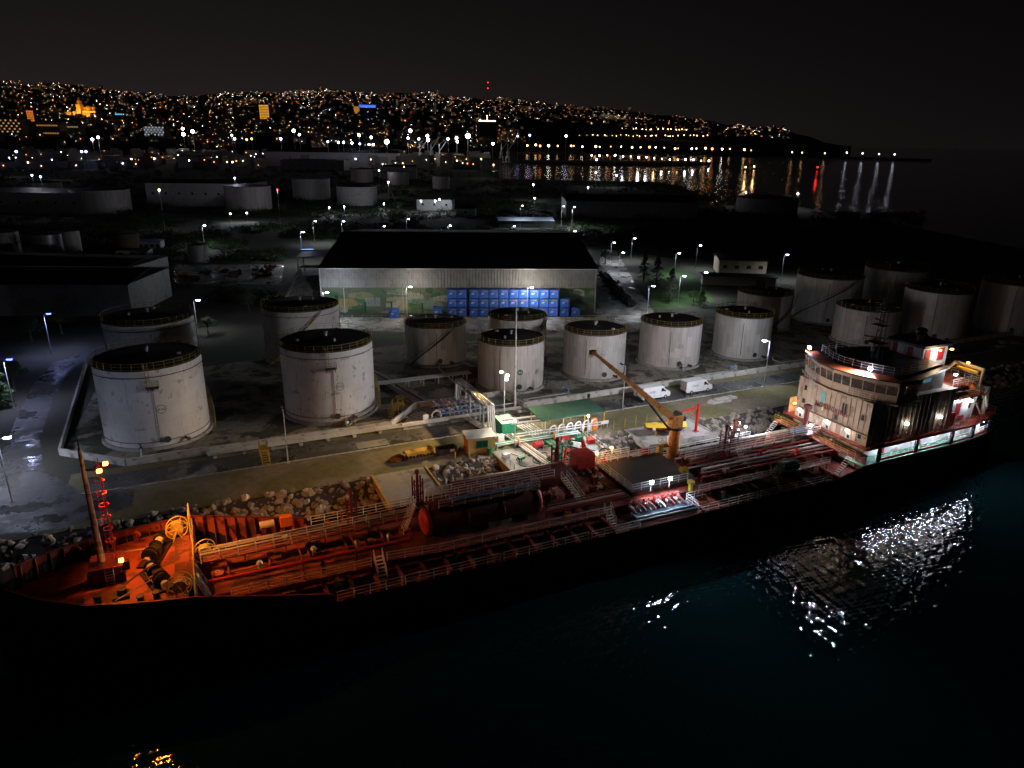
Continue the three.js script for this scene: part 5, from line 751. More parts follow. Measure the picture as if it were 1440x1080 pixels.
  for (let s = -44.5; s < 35; s += 2.55) { if (s > 0.5 && s < 11) continue; R('deck_beam', [box(0.16, 0.5, 3.4, s, md + 0.25, -(near(s) + 1.95)), box(0.45, 0.06, 3.4, s, md + 0.52, -(near(s) + 1.95))], M.deckRed); R('deck_beam', [box(0.16, 0.5, 3, s, md + 0.25, -(farn(s) - 1.8)), box(0.45, 0.06, 3, s, md + 0.52, -(farn(s) - 1.8))], M.deckRed); }
  for (const d of [0.8, 1.6, 2.5]) for (const [a, b] of [[-44.5, 0], [11, 34]]) R('deck_stringer', box(b - a, 0.22, 0.14, (a + b) / 2, md + 0.12, -(0.1 + d)), M.deckRed);
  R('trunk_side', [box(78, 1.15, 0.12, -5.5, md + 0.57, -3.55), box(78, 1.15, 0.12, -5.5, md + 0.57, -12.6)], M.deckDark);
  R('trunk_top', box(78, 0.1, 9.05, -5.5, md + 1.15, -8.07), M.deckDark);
  const tt = md + 1.2;
  const edge = (a, b, step) => { const p = []; for (let s = a; s <= b; s += step) p.push(V(s, near(s) + 0.12, 2.72)); return p; };
  for (const [a, b] of [[-33.5, -27], [-26.6, -16], [-15.6, -5], [-4.6, 2], [10.5, 20], [20.4, 33]]) R('side_rail', railGeo([V(a, near(a) + 0.12, 2.7), V(b, near(b) + 0.12, 2.7)], 1.1, 1.5, 0.046), M.rail);
  for (const [a, b] of [[-33.5, -18], [-17.6, 0], [0.4, 16], [16.4, 33]]) R('side_rail', railGeo([V(a, farn(a) - 0.12, 2.7), V(b, farn(b) - 0.12, 2.7)], 1.1, 1.5, 0.046), M.rail);
  // raised catwalk on the near side of the trunk
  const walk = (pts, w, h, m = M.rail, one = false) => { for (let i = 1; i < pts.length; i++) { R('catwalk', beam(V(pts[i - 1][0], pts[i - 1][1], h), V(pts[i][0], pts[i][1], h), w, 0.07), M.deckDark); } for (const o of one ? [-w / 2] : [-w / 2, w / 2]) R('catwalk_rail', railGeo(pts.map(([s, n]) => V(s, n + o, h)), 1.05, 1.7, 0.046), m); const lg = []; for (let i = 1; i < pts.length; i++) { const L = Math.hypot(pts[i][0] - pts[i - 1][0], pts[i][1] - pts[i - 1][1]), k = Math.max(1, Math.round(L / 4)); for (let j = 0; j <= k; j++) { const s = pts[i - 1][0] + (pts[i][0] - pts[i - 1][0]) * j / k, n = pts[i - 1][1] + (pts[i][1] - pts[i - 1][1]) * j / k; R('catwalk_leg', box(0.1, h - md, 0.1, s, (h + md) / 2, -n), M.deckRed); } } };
  walk([[-43, 2.6], [-29.4, 2.6]], 0.9, 3.9, M.rail, true); walk([[-27.6, 3.2], [-22, 2.6], [-0.5, 2.6]], 0.9, 3.8, M.rail, true); walk([[12.5, 2.8], [24.5, 2.8]], 0.9, 3.9, M.rail, true); walk([[26, 2.8], [35, 2.8]], 0.9, 3.9, M.rail, true);
  walk([[-45.4, 7.9], [-33, 8.2], [-23.5, 8.6]], 1.1, 5.2); walk([[-21, 9.8], [-4.6, 9.8]], 1.2, 6.2); walk([[15, 9.2], [39.4, 9.2]], 1.1, 5.4);
  const stairs = (s, n, h0, h1, ds, dn, w = 0.8) => { const k = Math.round((h1 - h0) / 0.26), tr = [], nx = Math.abs(ds) > Math.abs(dn); for (let i = 0; i <= k; i++) { const t = i / k; tr.push(box(nx ? 0.28 : w, 0.04, nx ? w : 0.28, s + ds * t, h0 + (h1 - h0) * t, -(n + dn * t))); } const o = R('stair', tr, M.rail); const off = nx ? v3(0, 0, w / 2) : v3(w / 2, 0, 0); for (const g of [-1, 1]) { const a = V(s, n, h0).addScaledVector(off, g), b = V(s + ds, n + dn, h1).addScaledVector(off, g); R('stair_rail', [bar(a, b, 0.05, 4), ...railGeo([a, b], 1, 1.1, 0.035, 2)], M.rail, o); } };
  stairs(-24.6, 7.4, tt, 6.2, 1.9, 1.6); stairs(-2.2, 6.5, tt, 6.2, -1.4, 2); stairs(-28.4, 1.6, md, 4.1, 0, 1.8, 0.9); stairs(-0.6, 1.4, md, 4.0, 0, 1.5, 0.9); stairs(25.2, 1.4, md, 4.1, 0, 1.5, 0.9); stairs(23.6, 6, tt, 5.4, 0.4, 2.6, 0.9); stairs(-44.6, 4, md, fd, -1.2, 0, 2);
  // deck tank lying along the ship
  { const r = 1.6, L = 13.6, c = V(-15.4, 6.4, tt + 1.7);
    R('deck_tank', [new THREE.CylinderGeometry(r, r, L, 32, 1, true).rotateZ(Math.PI / 2).translate(c.x, c.y, c.z)], M.tankMaroon);
    for (const g of [-1, 1]) R('dished_end', new THREE.SphereGeometry(r, 28, 10, 0, Math.PI * 2, 0, Math.PI / 2).scale(1, 0.42, 1).rotateZ(-g * Math.PI / 2).translate(c.x + g * L / 2, c.y, c.z), M.shipRed);
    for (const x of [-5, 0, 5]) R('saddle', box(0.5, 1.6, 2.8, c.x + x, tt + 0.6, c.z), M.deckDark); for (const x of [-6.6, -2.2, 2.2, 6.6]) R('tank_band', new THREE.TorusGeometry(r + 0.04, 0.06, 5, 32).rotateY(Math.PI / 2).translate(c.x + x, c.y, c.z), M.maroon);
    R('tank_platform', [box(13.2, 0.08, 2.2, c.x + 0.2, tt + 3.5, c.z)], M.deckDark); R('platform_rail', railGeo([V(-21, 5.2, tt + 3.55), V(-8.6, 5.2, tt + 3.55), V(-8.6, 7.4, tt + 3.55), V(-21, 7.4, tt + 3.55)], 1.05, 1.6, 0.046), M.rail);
    R('tank_pipe', [bar(V(-19.5, 6, tt + 3.85), V(-9, 6, tt + 3.85), 0.16, 8), bar(V(-19.5, 6.6, tt + 3.85), V(-9, 6.6, tt + 3.85), 0.12, 8)], M.pipeBlue);
    for (let i = 0; i < 4; i++) valve(ship, V(-19 + i * 2.8, 6.3, tt + 4.0), 0.2, M.galv, true);
    R('deck_tank', [new THREE.CylinderGeometry(1.5, 1.5, 15, 24).rotateZ(Math.PI / 2).translate(-9.8, tt + 1.8, -11.2)], M.tankMaroon);
    R('cooling_unit', [rbox(4.5, 0.8, 1.6, -7.5, 4.9, -13.0, 0.05)], mat([0.05, 0.09, 0.16], 0.5, 0, { map: tPaint, tile: 2 }));
    R('platform_rail', railGeo([V(-20, 13.4, 4.4), V(-2, 13.4, 4.4)], 1.05, 1.6, 0.046), M.rail); R('upper_platform', box(18, 0.08, 2, -11, 4.36, -12.6), M.deckDark);
  }
  // long red pipe and its fellows forward
  for (const [n, h, r, m, a, b] of [[4.9, 4.5, 0.17, M.shipRed, -45, -24.6], [5.7, 4.1, 0.12, M.maroon, -45, -24], [6.6, 4.0, 0.12, M.deckDark, -44, -24], [10.4, 4.2, 0.14, M.deckDark, -45, -5]]) R('deck_pipe', poly([V(a, n, h), V(b, n, h), V(b + 0.1, n, h + 0.7)], r, 8), m);
  for (let s = -43; s < -24; s += 4) R('pipe_rest', [box(0.15, 0.55, 3.6, s, tt + 0.22, -7.6)], M.deckDark);
  for (const [s, n] of [[-40, 6], [-34.5, 6.6], [-30, 6.2], [-26.5, 6.1], [-37, 10.3]]) R('tank_vent', [cyl(0.2, 1.1, s, tt + 0.5, -n, 10), cyl(0.34, 0.3, s, tt + 1.15, -n, 10, 0.2)], M.galv);
  for (const [s, n] of [[-33, 1.6], [-20, 1.8], [16, 1.7], [29, 1.9]]) valve(ship, V(s, n, md + 0.5), 0.22, M.pipeGreen, false);
  for (const s of [-33, -20, 20]) R('standpipe', tube([V(s, 2.6, md), V(s, 2.6, md + 0.9), V(s, 2.1, md + 1.1), V(s, 1.7, md + 0.7)], 0.12, 7), M.pipeGreen);
  const post = (s, n, h) => { const o = R('vent_post', [-0.5, 0.5].flatMap(x => [-0.5, 0.5].map(z => box(0.13, h, 0.13, s + x, md + h / 2, -n + z))), M.maroon); R('post_brace', [1.2, 2.4, 3.6, 4.8].filter(y => y < h).flatMap(y => [box(1.1, 0.1, 0.1, s, md + y, -n - 0.5), box(1.1, 0.1, 0.1, s, md + y, -n + 0.5), box(0.1, 0.1, 1.1, s - 0.5, md + y, -n), box(0.1, 0.1, 1.1, s + 0.5, md + y, -n)]), M.maroon, o); R('vent_pipe', [cyl(0.18, h + 0.8, s, md + h / 2 + 0.4, -n, 8), cyl(0.34, 0.4, s, md + h + 0.8, -n, 10, 0.24)], M.maroon, o); };
  post(-29.6, 10.4, 5.2); post(-21.4, 12, 5.6); post(-2.2, 13.2, 6); post(22.5, 9.6, 5.5); post(24.8, 10.6, 5.5);
  R('life_raft', [new THREE.CylinderGeometry(0.42, 0.42, 1.5, 16).rotateZ(Math.PI / 2).translate(-38.6, 6.0, -11.4)], M.shipWhite); R('equipment_box', rbox(1.3, 1.2, 0.8, -36.6, 6.1, -11.3, 0.05), M.orange);
  // -------- midship: compressor deck, floods, manifold
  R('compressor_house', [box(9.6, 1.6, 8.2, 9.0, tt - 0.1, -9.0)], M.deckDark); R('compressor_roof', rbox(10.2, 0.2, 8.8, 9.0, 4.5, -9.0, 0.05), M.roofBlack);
  R('roof_rail', railGeo([V(4, 4.8, 4.6), V(4, 13.3, 4.6), V(14, 13.3, 4.6)], 1.05, 1.7, 0.046), M.rail); R('roof_rail', railGeo([V(4, 4.7, 4.6), V(12.5, 4.7, 4.6)], 1, 1.4, 0.042), M.rail);
  for (const s of [6.4, 9.2]) { R('flood_lamp', rbox(0.49, 0.4, 0.22, s, 5.8, -4.0, 0.05), glow(0xdfe8ff, 34)); R('flood_post', cyl(0.05, 1.4, s, 5.2, -4.15, 6), M.rail); spot(shipW(V(s, 3.82, 5.75)), shipW(V(s + 0.4, 1, 1.2)), 0xdbe6ff, 150, 1.25, 8); }
  for (let i = 0; i < 11; i++) { const s = 3 + i * 0.72; R('manifold_pipe', poly([V(s, 4.9, 3.4), V(s, 2.6, 3.4), V(s, 2.0, 3.15)], 0.14, 8), i % 3 ? M.maroon : M.shipWhite); valve(ship, V(s, 3.6, 3.5), 0.17, i % 2 ? M.shipRed : M.galv, false); if (i % 2) valve(ship, V(s, 2.6, 3.6), 0.15, M.shipWhite, false); }
  R('drip_tray', [box(8.2, 0.5, 0.08, 6.6, 2.95, -1.1), box(8.2, 0.5, 0.08, 6.6, 2.95, -2.5), box(0.08, 0.5, 1.4, 2.5, 2.95, -1.8), box(0.08, 0.5, 1.4, 10.7, 2.95, -1.8), box(8.2, 0.06, 1.4, 6.6, 2.8, -1.8)], mat([0.16, 0.24, 0.3], 0.4, 0, { map: tPaint, tile: 3 })); R('fender_pipe', bar(V(1.5, 0.5, 3.0), V(11.5, 0.5, 3.0), 0.22, 10), M.darkSteel);
  R('manifold_rail', railGeo([V(11.2, 0.6, 2.7), V(11.2, 3, 2.7), V(15, 3, 2.7)], 1.1, 1.2, 0.046), M.rail);
  R('machinery_house', [rbox(2.6, 2.6, 2.4, 2.4, 5.0, -14.4, 0.06)], M.red); R('manifold_platform', [box(14, 0.1, 3.2, 4, 3.7, -14.6)], M.deckDark); R('platform_rail', railGeo([V(-3, 16.1, 3.75), V(11, 16.1, 3.75)], 1.05, 1.4, 0.046), M.rail);
  for (let i = 0; i < 8; i++) { R('manifold_pipe', poly([V(-2 + i * 1.1, 12, 4.3), V(-2 + i * 1.1, 15.2, 4.3), V(-2 + i * 1.1, 15.8, 4.1)], 0.14, 8), i % 2 ? M.pipeBlue : M.galv); valve(ship, V(-2 + i * 1.1, 14, 4.4), 0.18, i % 2 ? M.shipRed : M.galv, false); }
  lamp(4.4, 14.0, 5.9, G_.warm, 36, null, 0xffb45c, 0.34); lamp(7.2, 14.8, 5.9, G_.warm, 36, null, 0xffc070, 0.34); R('lamp_post', [cyl(0.06, 3.2, 4.4, 4.2, -14.0, 6), cyl(0.06, 3.2, 7.2, 4.2, -14.8, 6)], M.rail);
  R('tool_locker', rbox(1.0, 1.6, 0.8, 13.6, 4.4, -7.0, 0.05), M.yellow); R('tool_locker', rbox(0.8, 1.7, 0.8, 14.4, 4.6, -13.6, 0.05), M.yellow); R('fire_locker', rbox(1.2, 0.9, 0.7, 12.8, 4.4, -14.6, 0.05), M.red); R('valve_actuator', [cyl(0.3, 1.2, 12.2, 4.2, -3.6, 10), cyl(0.5, 0.3, 12.2, 4.9, -3.6, 10)], M.railYellow);
  // -------- hose crane
  { const s = 16.8, n = 13.6; const c = R('crane_pedestal', [cyl(0.95, 5.2, s, 2.5 + 2.6, -n, 20, 0.75), cyl(1.15, 0.4, s, 2.7, -n, 20)], M.crane); R('crane_slew_ring', cyl(1.0, 0.35, s, 7.85, -n, 20), M.darkSteel, c);
    R('crane_head', [rbox(1.8, 1.8, 1.3, s - 0.1, 8.9, -n, 0.1)], M.crane); const a = V(s - 0.4, n, 9.2), b = V(2.9, n, 20.3);
    const bm = R('crane_boom', [(() => { const d = b.clone().sub(a), L = d.length(), g = new THREE.BoxGeometry(L, 1, 1), p = g.attributes.position; for (let i = 0; i < p.count; i++) { const t = p.getX(i) / L + 0.5, k = 0.85 - 0.45 * t; p.setY(i, p.getY(i) * k); p.setZ(i, p.getZ(i) * k * 0.8); } const x = d.normalize(), z = v3(0, 0, 1), y = v3().crossVectors(z, x); return g.applyMatrix4(new THREE.Matrix4().makeBasis(x, y, z)).translate((a.x + b.x) / 2, (a.y + b.y) / 2, (a.z + b.z) / 2); })()], M.crane);
    R('boom_flange', [0.2, 0.4, 0.6, 0.8].map(t => { const p = a.clone().lerp(b, t), k = 0.92 - 0.45 * t; return box(0.1, k, k * 0.84, p.x, p.y, p.z, 0, 0, -0.72); }), M.crane, bm); R('boom_head', [rbox(0.9, 0.6, 0.6, 2.7, 20.4, -n, 0.08), new THREE.TorusGeometry(0.3, 0.07, 6, 14).translate(2.4, 20.1, -n)], M.crane, bm);
    R('luffing_cylinder', [bar(V(s - 0.9, n, 7.6), V(s - 4.6, n, 11.9), 0.16, 8), bar(V(s - 4.2, n, 11.4), V(s - 5.6, n, 13.0), 0.09, 8)], M.darkSteel); R('hoist_wire', [bar(V(2.4, n, 20.0), V(2.4, n, 14.8), 0.02, 4)], M.darkSteel); R('hook_block', [rbox(0.3, 0.5, 0.3, 2.4, 14.6, -n, 0.05), new THREE.TorusGeometry(0.16, 0.05, 5, 12, 4).translate(2.4, 14.2, -n)], M.darkSteel);
    R('crane_winch', [new THREE.CylinderGeometry(0.45, 0.45, 0.9, 14).rotateX(Math.PI / 2).translate(s + 0.2, 9.9, -n), rbox(0.8, 0.7, 1.2, s + 0.9, 9.2, -n, 0.05)], M.darkSteel); R('cable_guide', [tube([V(s + 0.7, n, 9.8), V(s + 1.1, n, 8.5), V(s + 0.95, n, 7), V(s + 0.95, n, 5)], 0.06, 6)], M.shipWhite); R('operator_platform', [box(1.4, 0.1, 1.2, s - 1.4, 5.2, -n - 0.2)], M.crane); R('platform_rail', railGeo([V(s - 2.1, n - 0.5, 5.25), V(s - 2.1, n + 0.8, 5.25), V(s - 0.8, n + 0.8, 5.25)], 1, 0.8, 0.03), M.railYellow);
  }
  // fittings over the open trunk deck
  for (let i = 0; i < 9; i++) { const q = -44 + i * 4.9 + (i % 2) * 0.8; if (q > -23.5 && q < -7.5) continue; const o = R('deck_hatch', [cyl(0.55, 0.5, q, tt + 0.25, -(6.6 + (i % 3)), 16), cyl(0.62, 0.08, q, tt + 0.54, -(6.6 + (i % 3)), 16)], M.deckRed); R('hatch_wheel', new THREE.TorusGeometry(0.22, 0.03, 5, 12).rotateX(Math.PI / 2).translate(q, tt + 0.66, -(6.6 + (i % 3))), M.galv, o); }
  for (let i = 0; i < 5; i++) R('deck_pipe', poly([V(-8 + i * 0.3, 4.5 + i * 0.5, tt), V(-8 + i * 0.3, 4.5 + i * 0.5, tt + 0.55), V(3.6, 4.5 + i * 0.5, tt + 0.55)], 0.09 + (i % 2) * 0.05, 7), [M.maroon, M.shipRed, M.galv, M.deckRed, M.maroon][i]);
  for (let i = 0; i < 6; i++) R('deck_pipe', bar(V(-7 + i * 1.9, 4.2, tt + 0.3), V(-7 + i * 1.9, 12.4, tt + 0.3), 0.09, 7), i % 2 ? M.deckRed : M.maroon);
  for (const [q, n] of [[-6, 8.4], [-3.4, 7.2], [0.5, 8.2], [2, 10.4], [-5, 10.8]]) { R('valve_chest', [rbox(0.9, 0.8, 0.7, q, tt + 0.45, -n, 0.05), cyl(0.07, 0.7, q, tt + 1.1, -n, 6)], M.maroon); valve(ship, V(q + 0.9, n, tt + 0.5), 0.2, M.galv, true); }
  R('cable_tray', [box(36, 0.1, 0.5, -26, tt + 0.5, -11.8), ...Array.from({ length: 10 }, (_, i) => box(0.1, 0.5, 0.4, -43 + i * 3.8, tt + 0.25, -11.8))], M.galv);
  R('pipe_bridge', [-36, -30.5].flatMap(q => [box(0.14, 0.14, 8.4, q, tt + 1.5, -8.2), box(0.14, 1.5, 0.14, q, tt + 0.75, -4.2), box(0.14, 1.5, 0.14, q, tt + 0.75, -12.2)]), M.deckRed);
  // -------- pipe deck before the bridge
  const pm = [M.shipRed, M.maroon, M.shipWhite, M.deckRed, M.galv, M.shipRed, M.maroon, M.shipWhite, M.galv, M.shipRed, M.maroon, M.galv];
  pm.forEach((m, i) => { const n = 5.0 + i * 0.68, h = 4.35 + (i % 3) * 0.16; R('deck_pipe', poly([V(14.8 + (i % 4) * 0.7, n, tt - 0.2), V(14.8 + (i % 4) * 0.7, n, h), V(39.2, n, h), V(39.6, n, h + 0.8)], 0.13 + (i % 4) * 0.03, 8), m); });
  for (let s = 17; s < 39; s += 3.1) R('pipe_rest', [box(0.16, 0.6, 9.2, s, tt + 0.25, -8.8), box(0.16, 0.9, 0.16, s, tt + 0.4, -4.4), box(0.16, 0.9, 0.16, s, tt + 0.4, -13.2)], M.deckRed);
  for (let i = 0; i < 7; i++) valve(ship, V(19 + i * 2.6, 5.0 + ((i * 5) % 12) * 0.68, 4.6), 0.22, i % 2 ? M.shipRed : M.galv, true);
  for (let i = 0; i < 4; i++) R('deck_pipe', bar(V(13, 13.2 + i * 0.5, 3.2), V(39, 13.2 + i * 0.5, 3.2), 0.12, 8), i % 2 ? M.galv : M.shipWhite);
  const gd = R('green_drum', [new THREE.CylinderGeometry(0.75, 0.75, 2.6, 20).rotateZ(Math.PI / 2 - 0.05).translate(28, 4.6, -3.0)], M.green); R('drum_band', [-0.9, 0, 0.9].map(x => new THREE.TorusGeometry(0.77, 0.04, 5, 20).rotateY(Math.PI / 2).translate(28 + x, 4.6, -3.0)), M.pipeGreen, gd); R('drum_saddle', [box(0.2, 1, 1.3, 27.2, 3.9, -3.0), box(0.2, 1, 1.3, 28.8, 3.9, -3.0)], M.deckRed, gd);
  R('blue_motor', [new THREE.CylinderGeometry(0.55, 0.55, 2.4, 16).rotateZ(Math.PI / 2).translate(36.6, 5.6, -9.9), box(1.6, 0.9, 0.8, 36.6, 4.9, -9.9)], M.pipeBlue); R('heat_exchanger', [new THREE.CylinderGeometry(0.5, 0.5, 3.4, 16).rotateZ(Math.PI / 2).translate(33, 5.3, -10.6)], mat([0.5, 0.3, 0.26], 0.5)); R('hose_tangle', [0, 1, 2, 3, 4].map(i => tube([V(22 + i * 0.5, 2, 3), V(22.6 + i * 0.4, 2.6, 3.8 + i * 0.1), V(23.4 + i * 0.3, 1.6, 3.6), V(24 + i * 0.2, 2.4, 2.9)], 0.09, 6)), mat([0.4, 0.3, 0.18], 0.7));
  lamp(38.8, 9.9, 6.2, G_.cool, 90, [34, 8, 2.5], 0xcfdcff, 0.4); for (const [s, n, h] of [[23.1, 9.6, 8.4], [25.4, 10.6, 8.4]]) { const o = R('flood_lamp', rbox(0.3, 0.36, 0.42, s, h, -n, 0.05), M.darkSteel); R('added_flood_lens_light', rbox(0.06, 0.3, 0.36, s + 0.18, h, -n, 0.02), G_.white, o); spot(shipW(V(s + 0.3, n, h)), shipW(V(40, 7.5, 8.4)), 0xffe0c8, 190, 0.8, 8); } lamp(30.2, 15.4, 4.6, G_.cool, 25, null, 0xdfe6ff, 0.26); lamp(31.6, 15.6, 4.9, G_.cool, 25, null, 0xdfe6ff, 0.26);  // the two vent-post floods are added, unseen lamps to brighten the house front
}

// ---------------------------------------------------------------- the tanker's superstructure
{
  const R = (name, list, m, parent = ship) => mesh(name, list, m, parent);
  const lamp = (s, n, h, g, I, tgt, col, w = 0.4, angle = 1.3) => { R('deck_lamp', [rbox(w, 0.24, w, s, h, -n, 0.05)], g); if (tgt) spot(shipW(V(s, n, h - 0.22)), shipW(V(...tgt)), col, I, angle, 8); else point(shipW(V(s, n, h)), col, I, 8); };
  const cream = mat([0.5, 0.42, 0.35], 0.55, 0, { map: tPaint, tile: 9 }), cream2 = mat([0.46, 0.39, 0.33], 0.55, 0, { map: tPaint, tile: 7 }), white = mat([0.68, 0.68, 0.66], 0.5, 0, { map: tPaint, tile: 11 });
  const F0 = 40, N0 = 1.2, N1 = 14.4, H0 = 5.9, H1 = 12.4;
  // lower house and passage
  R('lower_house', [box(26.5, 3.5, 11.6, 53.3, 4.2, -8.2)], white);
  R('upper_deck', slab([v3(39.2, 0, -0.3), v3(62, 0, -0.7), v3(70.4, 0, -2.4), v3(70.4, 0, -14.2), v3(62, 0, -15.9), v3(39.2, 0, -16)], 6.1, 5.9), M.deckRed);
  R('passage_deck', slab([v3(39, 0, -0.35), v3(62, 0, -0.8), v3(69.6, 0, -2.3), v3(69.6, 0, -14), v3(62, 0, -15.4), v3(39, 0, -15.8)], 3.62, 3.45), mat([0.05, 0.2, 0.12], 0.5, 0, { map: tPaint, tile: 3 }));
  const nearE = s => s < 62 ? 0.3 + (s - 39) / 23 * 0.4 : 0.7 + (s - 62) / 8.4 * 1.7;
  for (const s of [42.3, 50, 57.8, 63, 68.4]) R('passage_pillar', box(0.55, 2.2, 0.3, s, 4.8, -(nearE(s) + 0.2)), M.hull);
  R('passage_bulwark', [[42.6, 49.7], [50.3, 57.5], [58.1, 62.7], [63.3, 68.1]].map(([a, b]) => beam(V(a, nearE(a) + 0.2, 3.95), V(b, nearE(b) + 0.2, 3.95), 0.12, 0.3)), M.shipRed);
  for (const [a, b] of [[42.6, 49.7], [50.3, 57.5], [58.1, 62.7], [63.3, 68.1]]) R('passage_rail', railGeo([V(a, nearE(a) + 0.25, 4.05), V(b, nearE(b) + 0.25, 4.05)], 0.75, 1.1, 0.035, 2), M.rail);
  for (const [s, w] of [[45.2, 0.8], [52.8, 0.9], [60.4, 0.9]]) { const d = R('passage_door', box(w, 1.9, 0.06, s, 4.65, -2.36), M.shipRed); R('door_handle', box(0.1, 0.06, 0.08, s + w / 2 - 0.15, 4.6, -2.3), M.galv, d); }
  for (const s of [43.6, 47.2, 55, 58.6]) { const o = R('porthole', new THREE.CylinderGeometry(0.22, 0.22, 0.05, 16).rotateX(Math.PI / 2).translate(s, 4.9, -2.37), M.glass); R('porthole_ring', new THREE.TorusGeometry(0.24, 0.04, 6, 18).translate(s, 4.9, -2.33), M.galv, o); }
  R('life_buoy', new THREE.TorusGeometry(0.3, 0.08, 8, 20).translate(48.4, 4.9, -2.3), M.orange); R('life_buoy', new THREE.TorusGeometry(0.3, 0.08, 8, 20).translate(56.4, 4.9, -2.3), M.orange);
  for (const s of [44.2, 48.2, 52.2, 56.2, 60.5, 65.6]) { R('passage_light', rbox(0.46, 0.12, 0.2, s, 5.82, -1.5, 0.03), glow(0xdbe8ff, 18)); point(shipW(V(s, 1.5, 5.72)), 0xd8e6ff, 42, 6); }
  for (const s of [64, 66.6]) R('stern_locker', rbox(1.4, 1.3, 1.2, s, 4.3, -6, 0.05), M.shipRed);
  // front platform with yellow rails
  R('front_platform', [box(2.6, 0.12, 15.4, 38.6, 5.02, -8.1)], M.deckRed); R('front_bulkhead', box(0.12, 2.5, 15.4, 39.7, 3.75, -8.1), M.deckDark); R('front_rail', railGeo([V(37.4, 0.5, 5.08), V(37.4, 8, 5.08), V(37.4, 15.7, 5.08)], 1.05, 1.3, 0.036), M.railYellow);
  R('front_doorway', [box(0.05, 1.9, 1.0, 39.62, 3.6, -2.6)], white); R('passage_light', rbox(0.16, 0.4, 0.4, 39.5, 4.75, -2.6, 0.03), G_.cool); point(shipW(V(39.2, 2.6, 4.7)), 0xdfe8ff, 14, 5);
  R('stair', [...Array.from({ length: 9 }, (_, i) => box(0.28, 0.04, 0.8, 37.2 - i * 0.24, 5 - i * 0.27, -1.2)), bar(V(37.3, 0.8, 5), V(35.2, 0.8, 2.6), 0.05, 4), bar(V(37.3, 1.6, 5), V(35.2, 1.6, 2.6), 0.05, 4)], M.rail); R('stair', [...Array.from({ length: 9 }, (_, i) => box(0.28, 0.04, 0.8, 37.2 - i * 0.24, 5 - i * 0.27, -15.2)), bar(V(37.3, 14.8, 5), V(35.2, 14.8, 2.6), 0.05, 4), bar(V(37.3, 15.6, 5), V(35.2, 15.6, 2.6), 0.05, 4)], M.rail);
  // house walls as stiffened panels
  const nP = 15, pw = (N1 - N0) / nP;
  R('house_core', [box(16.6, H1 - 6.1, N1 - N0 - 0.3, 48.5, (H1 + 6.1) / 2, -(N0 + N1) / 2)], cream2);
  for (let i = 0; i < nP; i++) { R('front_panel', box(0.14, H1 - 5.08, pw - 0.03, F0 + 0.1 + (i % 2) * 0.03, (H1 + 5.08) / 2, -(N0 + pw * (i + 0.5))), i % 3 === 1 ? cream2 : cream); R('front_stiffener', box(0.1, H1 - 5.1, 0.07, F0 - 0.01, (H1 + 5.08) / 2, -(N0 + pw * i)), cream); }
  for (let i = 0; i < 19; i++) { const w = 17 / 19; R('side_panel', box(w - 0.03, H1 - 6.12, 0.14, F0 + 0.05 + w * (i + 0.5), (H1 + 6.12) / 2, -(N0 + 0.06 + (i % 2) * 0.03)), cream2); R('side_stiffener', box(0.07, H1 - 6.14, 0.1, F0 + w * i, (H1 + 6.12) / 2, -(N0 - 0.03)), cream2); }
  for (let i = 0; i < 6; i++) R('side_panel', box(2.7, H1 - 6.12, 0.14, F0 + 1.45 + 2.8 * i, (H1 + 6.12) / 2, -(N1 - 0.06)), cream2);
  R('deck_ledge', [box(0.5, 0.12, N1 - N0 + 0.6, F0 - 0.1, 7.7, -(N0 + N1) / 2)], cream2);
  const win = (n, h, w, hh, lit) => { const o = R('window', box(0.05, hh, w, F0 - 0.0, h, -n), lit || M.glass); R('window_frame', [box(0.1, 0.07, w + 0.16, F0 - 0.02, h + hh / 2 + 0.04, -n), box(0.1, 0.07, w + 0.16, F0 - 0.02, h - hh / 2 - 0.04, -n), box(0.1, hh, 0.07, F0 - 0.02, h, -n - w / 2 - 0.04), box(0.1, hh, 0.07, F0 - 0.02, h, -n + w / 2 + 0.04)], cream, o); };
  const litCy = glow(0x7fd0d8, 0.5), litYe = glow(0xd8e8b0, 0.8);
  win(12.9, 11.0, 0.6, 0.75); win(13.0, 8.9, 0.6, 0.75); win(9.6, 10.6, 0.75, 1.6, litCy); win(5.6, 10.2, 0.8, 1.6); win(2.3, 10.0, 0.65, 0.8); win(6.8, 8.5, 0.5, 0.8); win(2.4, 7.2, 0.6, 0.75); win(9.3, 8.9, 0.5, 0.7, litYe);
  const door = (n, h) => { const d = R('front_door', box(0.08, 1.95, 0.85, F0 - 0.02, h + 1, -n), M.shipWhite); R('door_window', box(0.06, 0.5, 0.4, F0 - 0.06, h + 1.4, -n), M.glass, d); R('door_handle', box(0.1, 0.05, 0.14, F0 - 0.1, h + 0.95, -n + 0.3), M.galv, d); };
  door(13.2, 5.1); door(8.0, 5.1); door(4.2, 5.1);
  lamp(F0 - 0.4, 13.2, 7.45, G_.white, 18, null, 0xf6f6ff, 0.36); lamp(F0 - 0.4, 8.0, 7.45, G_.white, 18, null, 0xf6f6ff, 0.36); lamp(F0 - 0.4, 4.2, 7.45, G_.white, 18, null, 0xf6f6ff, 0.36); lamp(F0 - 0.9, 11, 7.6, G_.white, 8, null, 0xfff0e0, 0.26); lamp(F0 + 0.6, 15.2, 7.6, G_.warm, 22, null, 0xffb050, 0.36); R('far_passage_wall', box(6, 2.6, 0.12, 43, 7.2, -15.7), cream);
  R('king_post', [cyl(0.35, 4.2, 38.4, 6.9, -10.6, 12), rbox(0.9, 0.6, 0.9, 38.4, 9, -10.6, 0.06)], M.maroon);
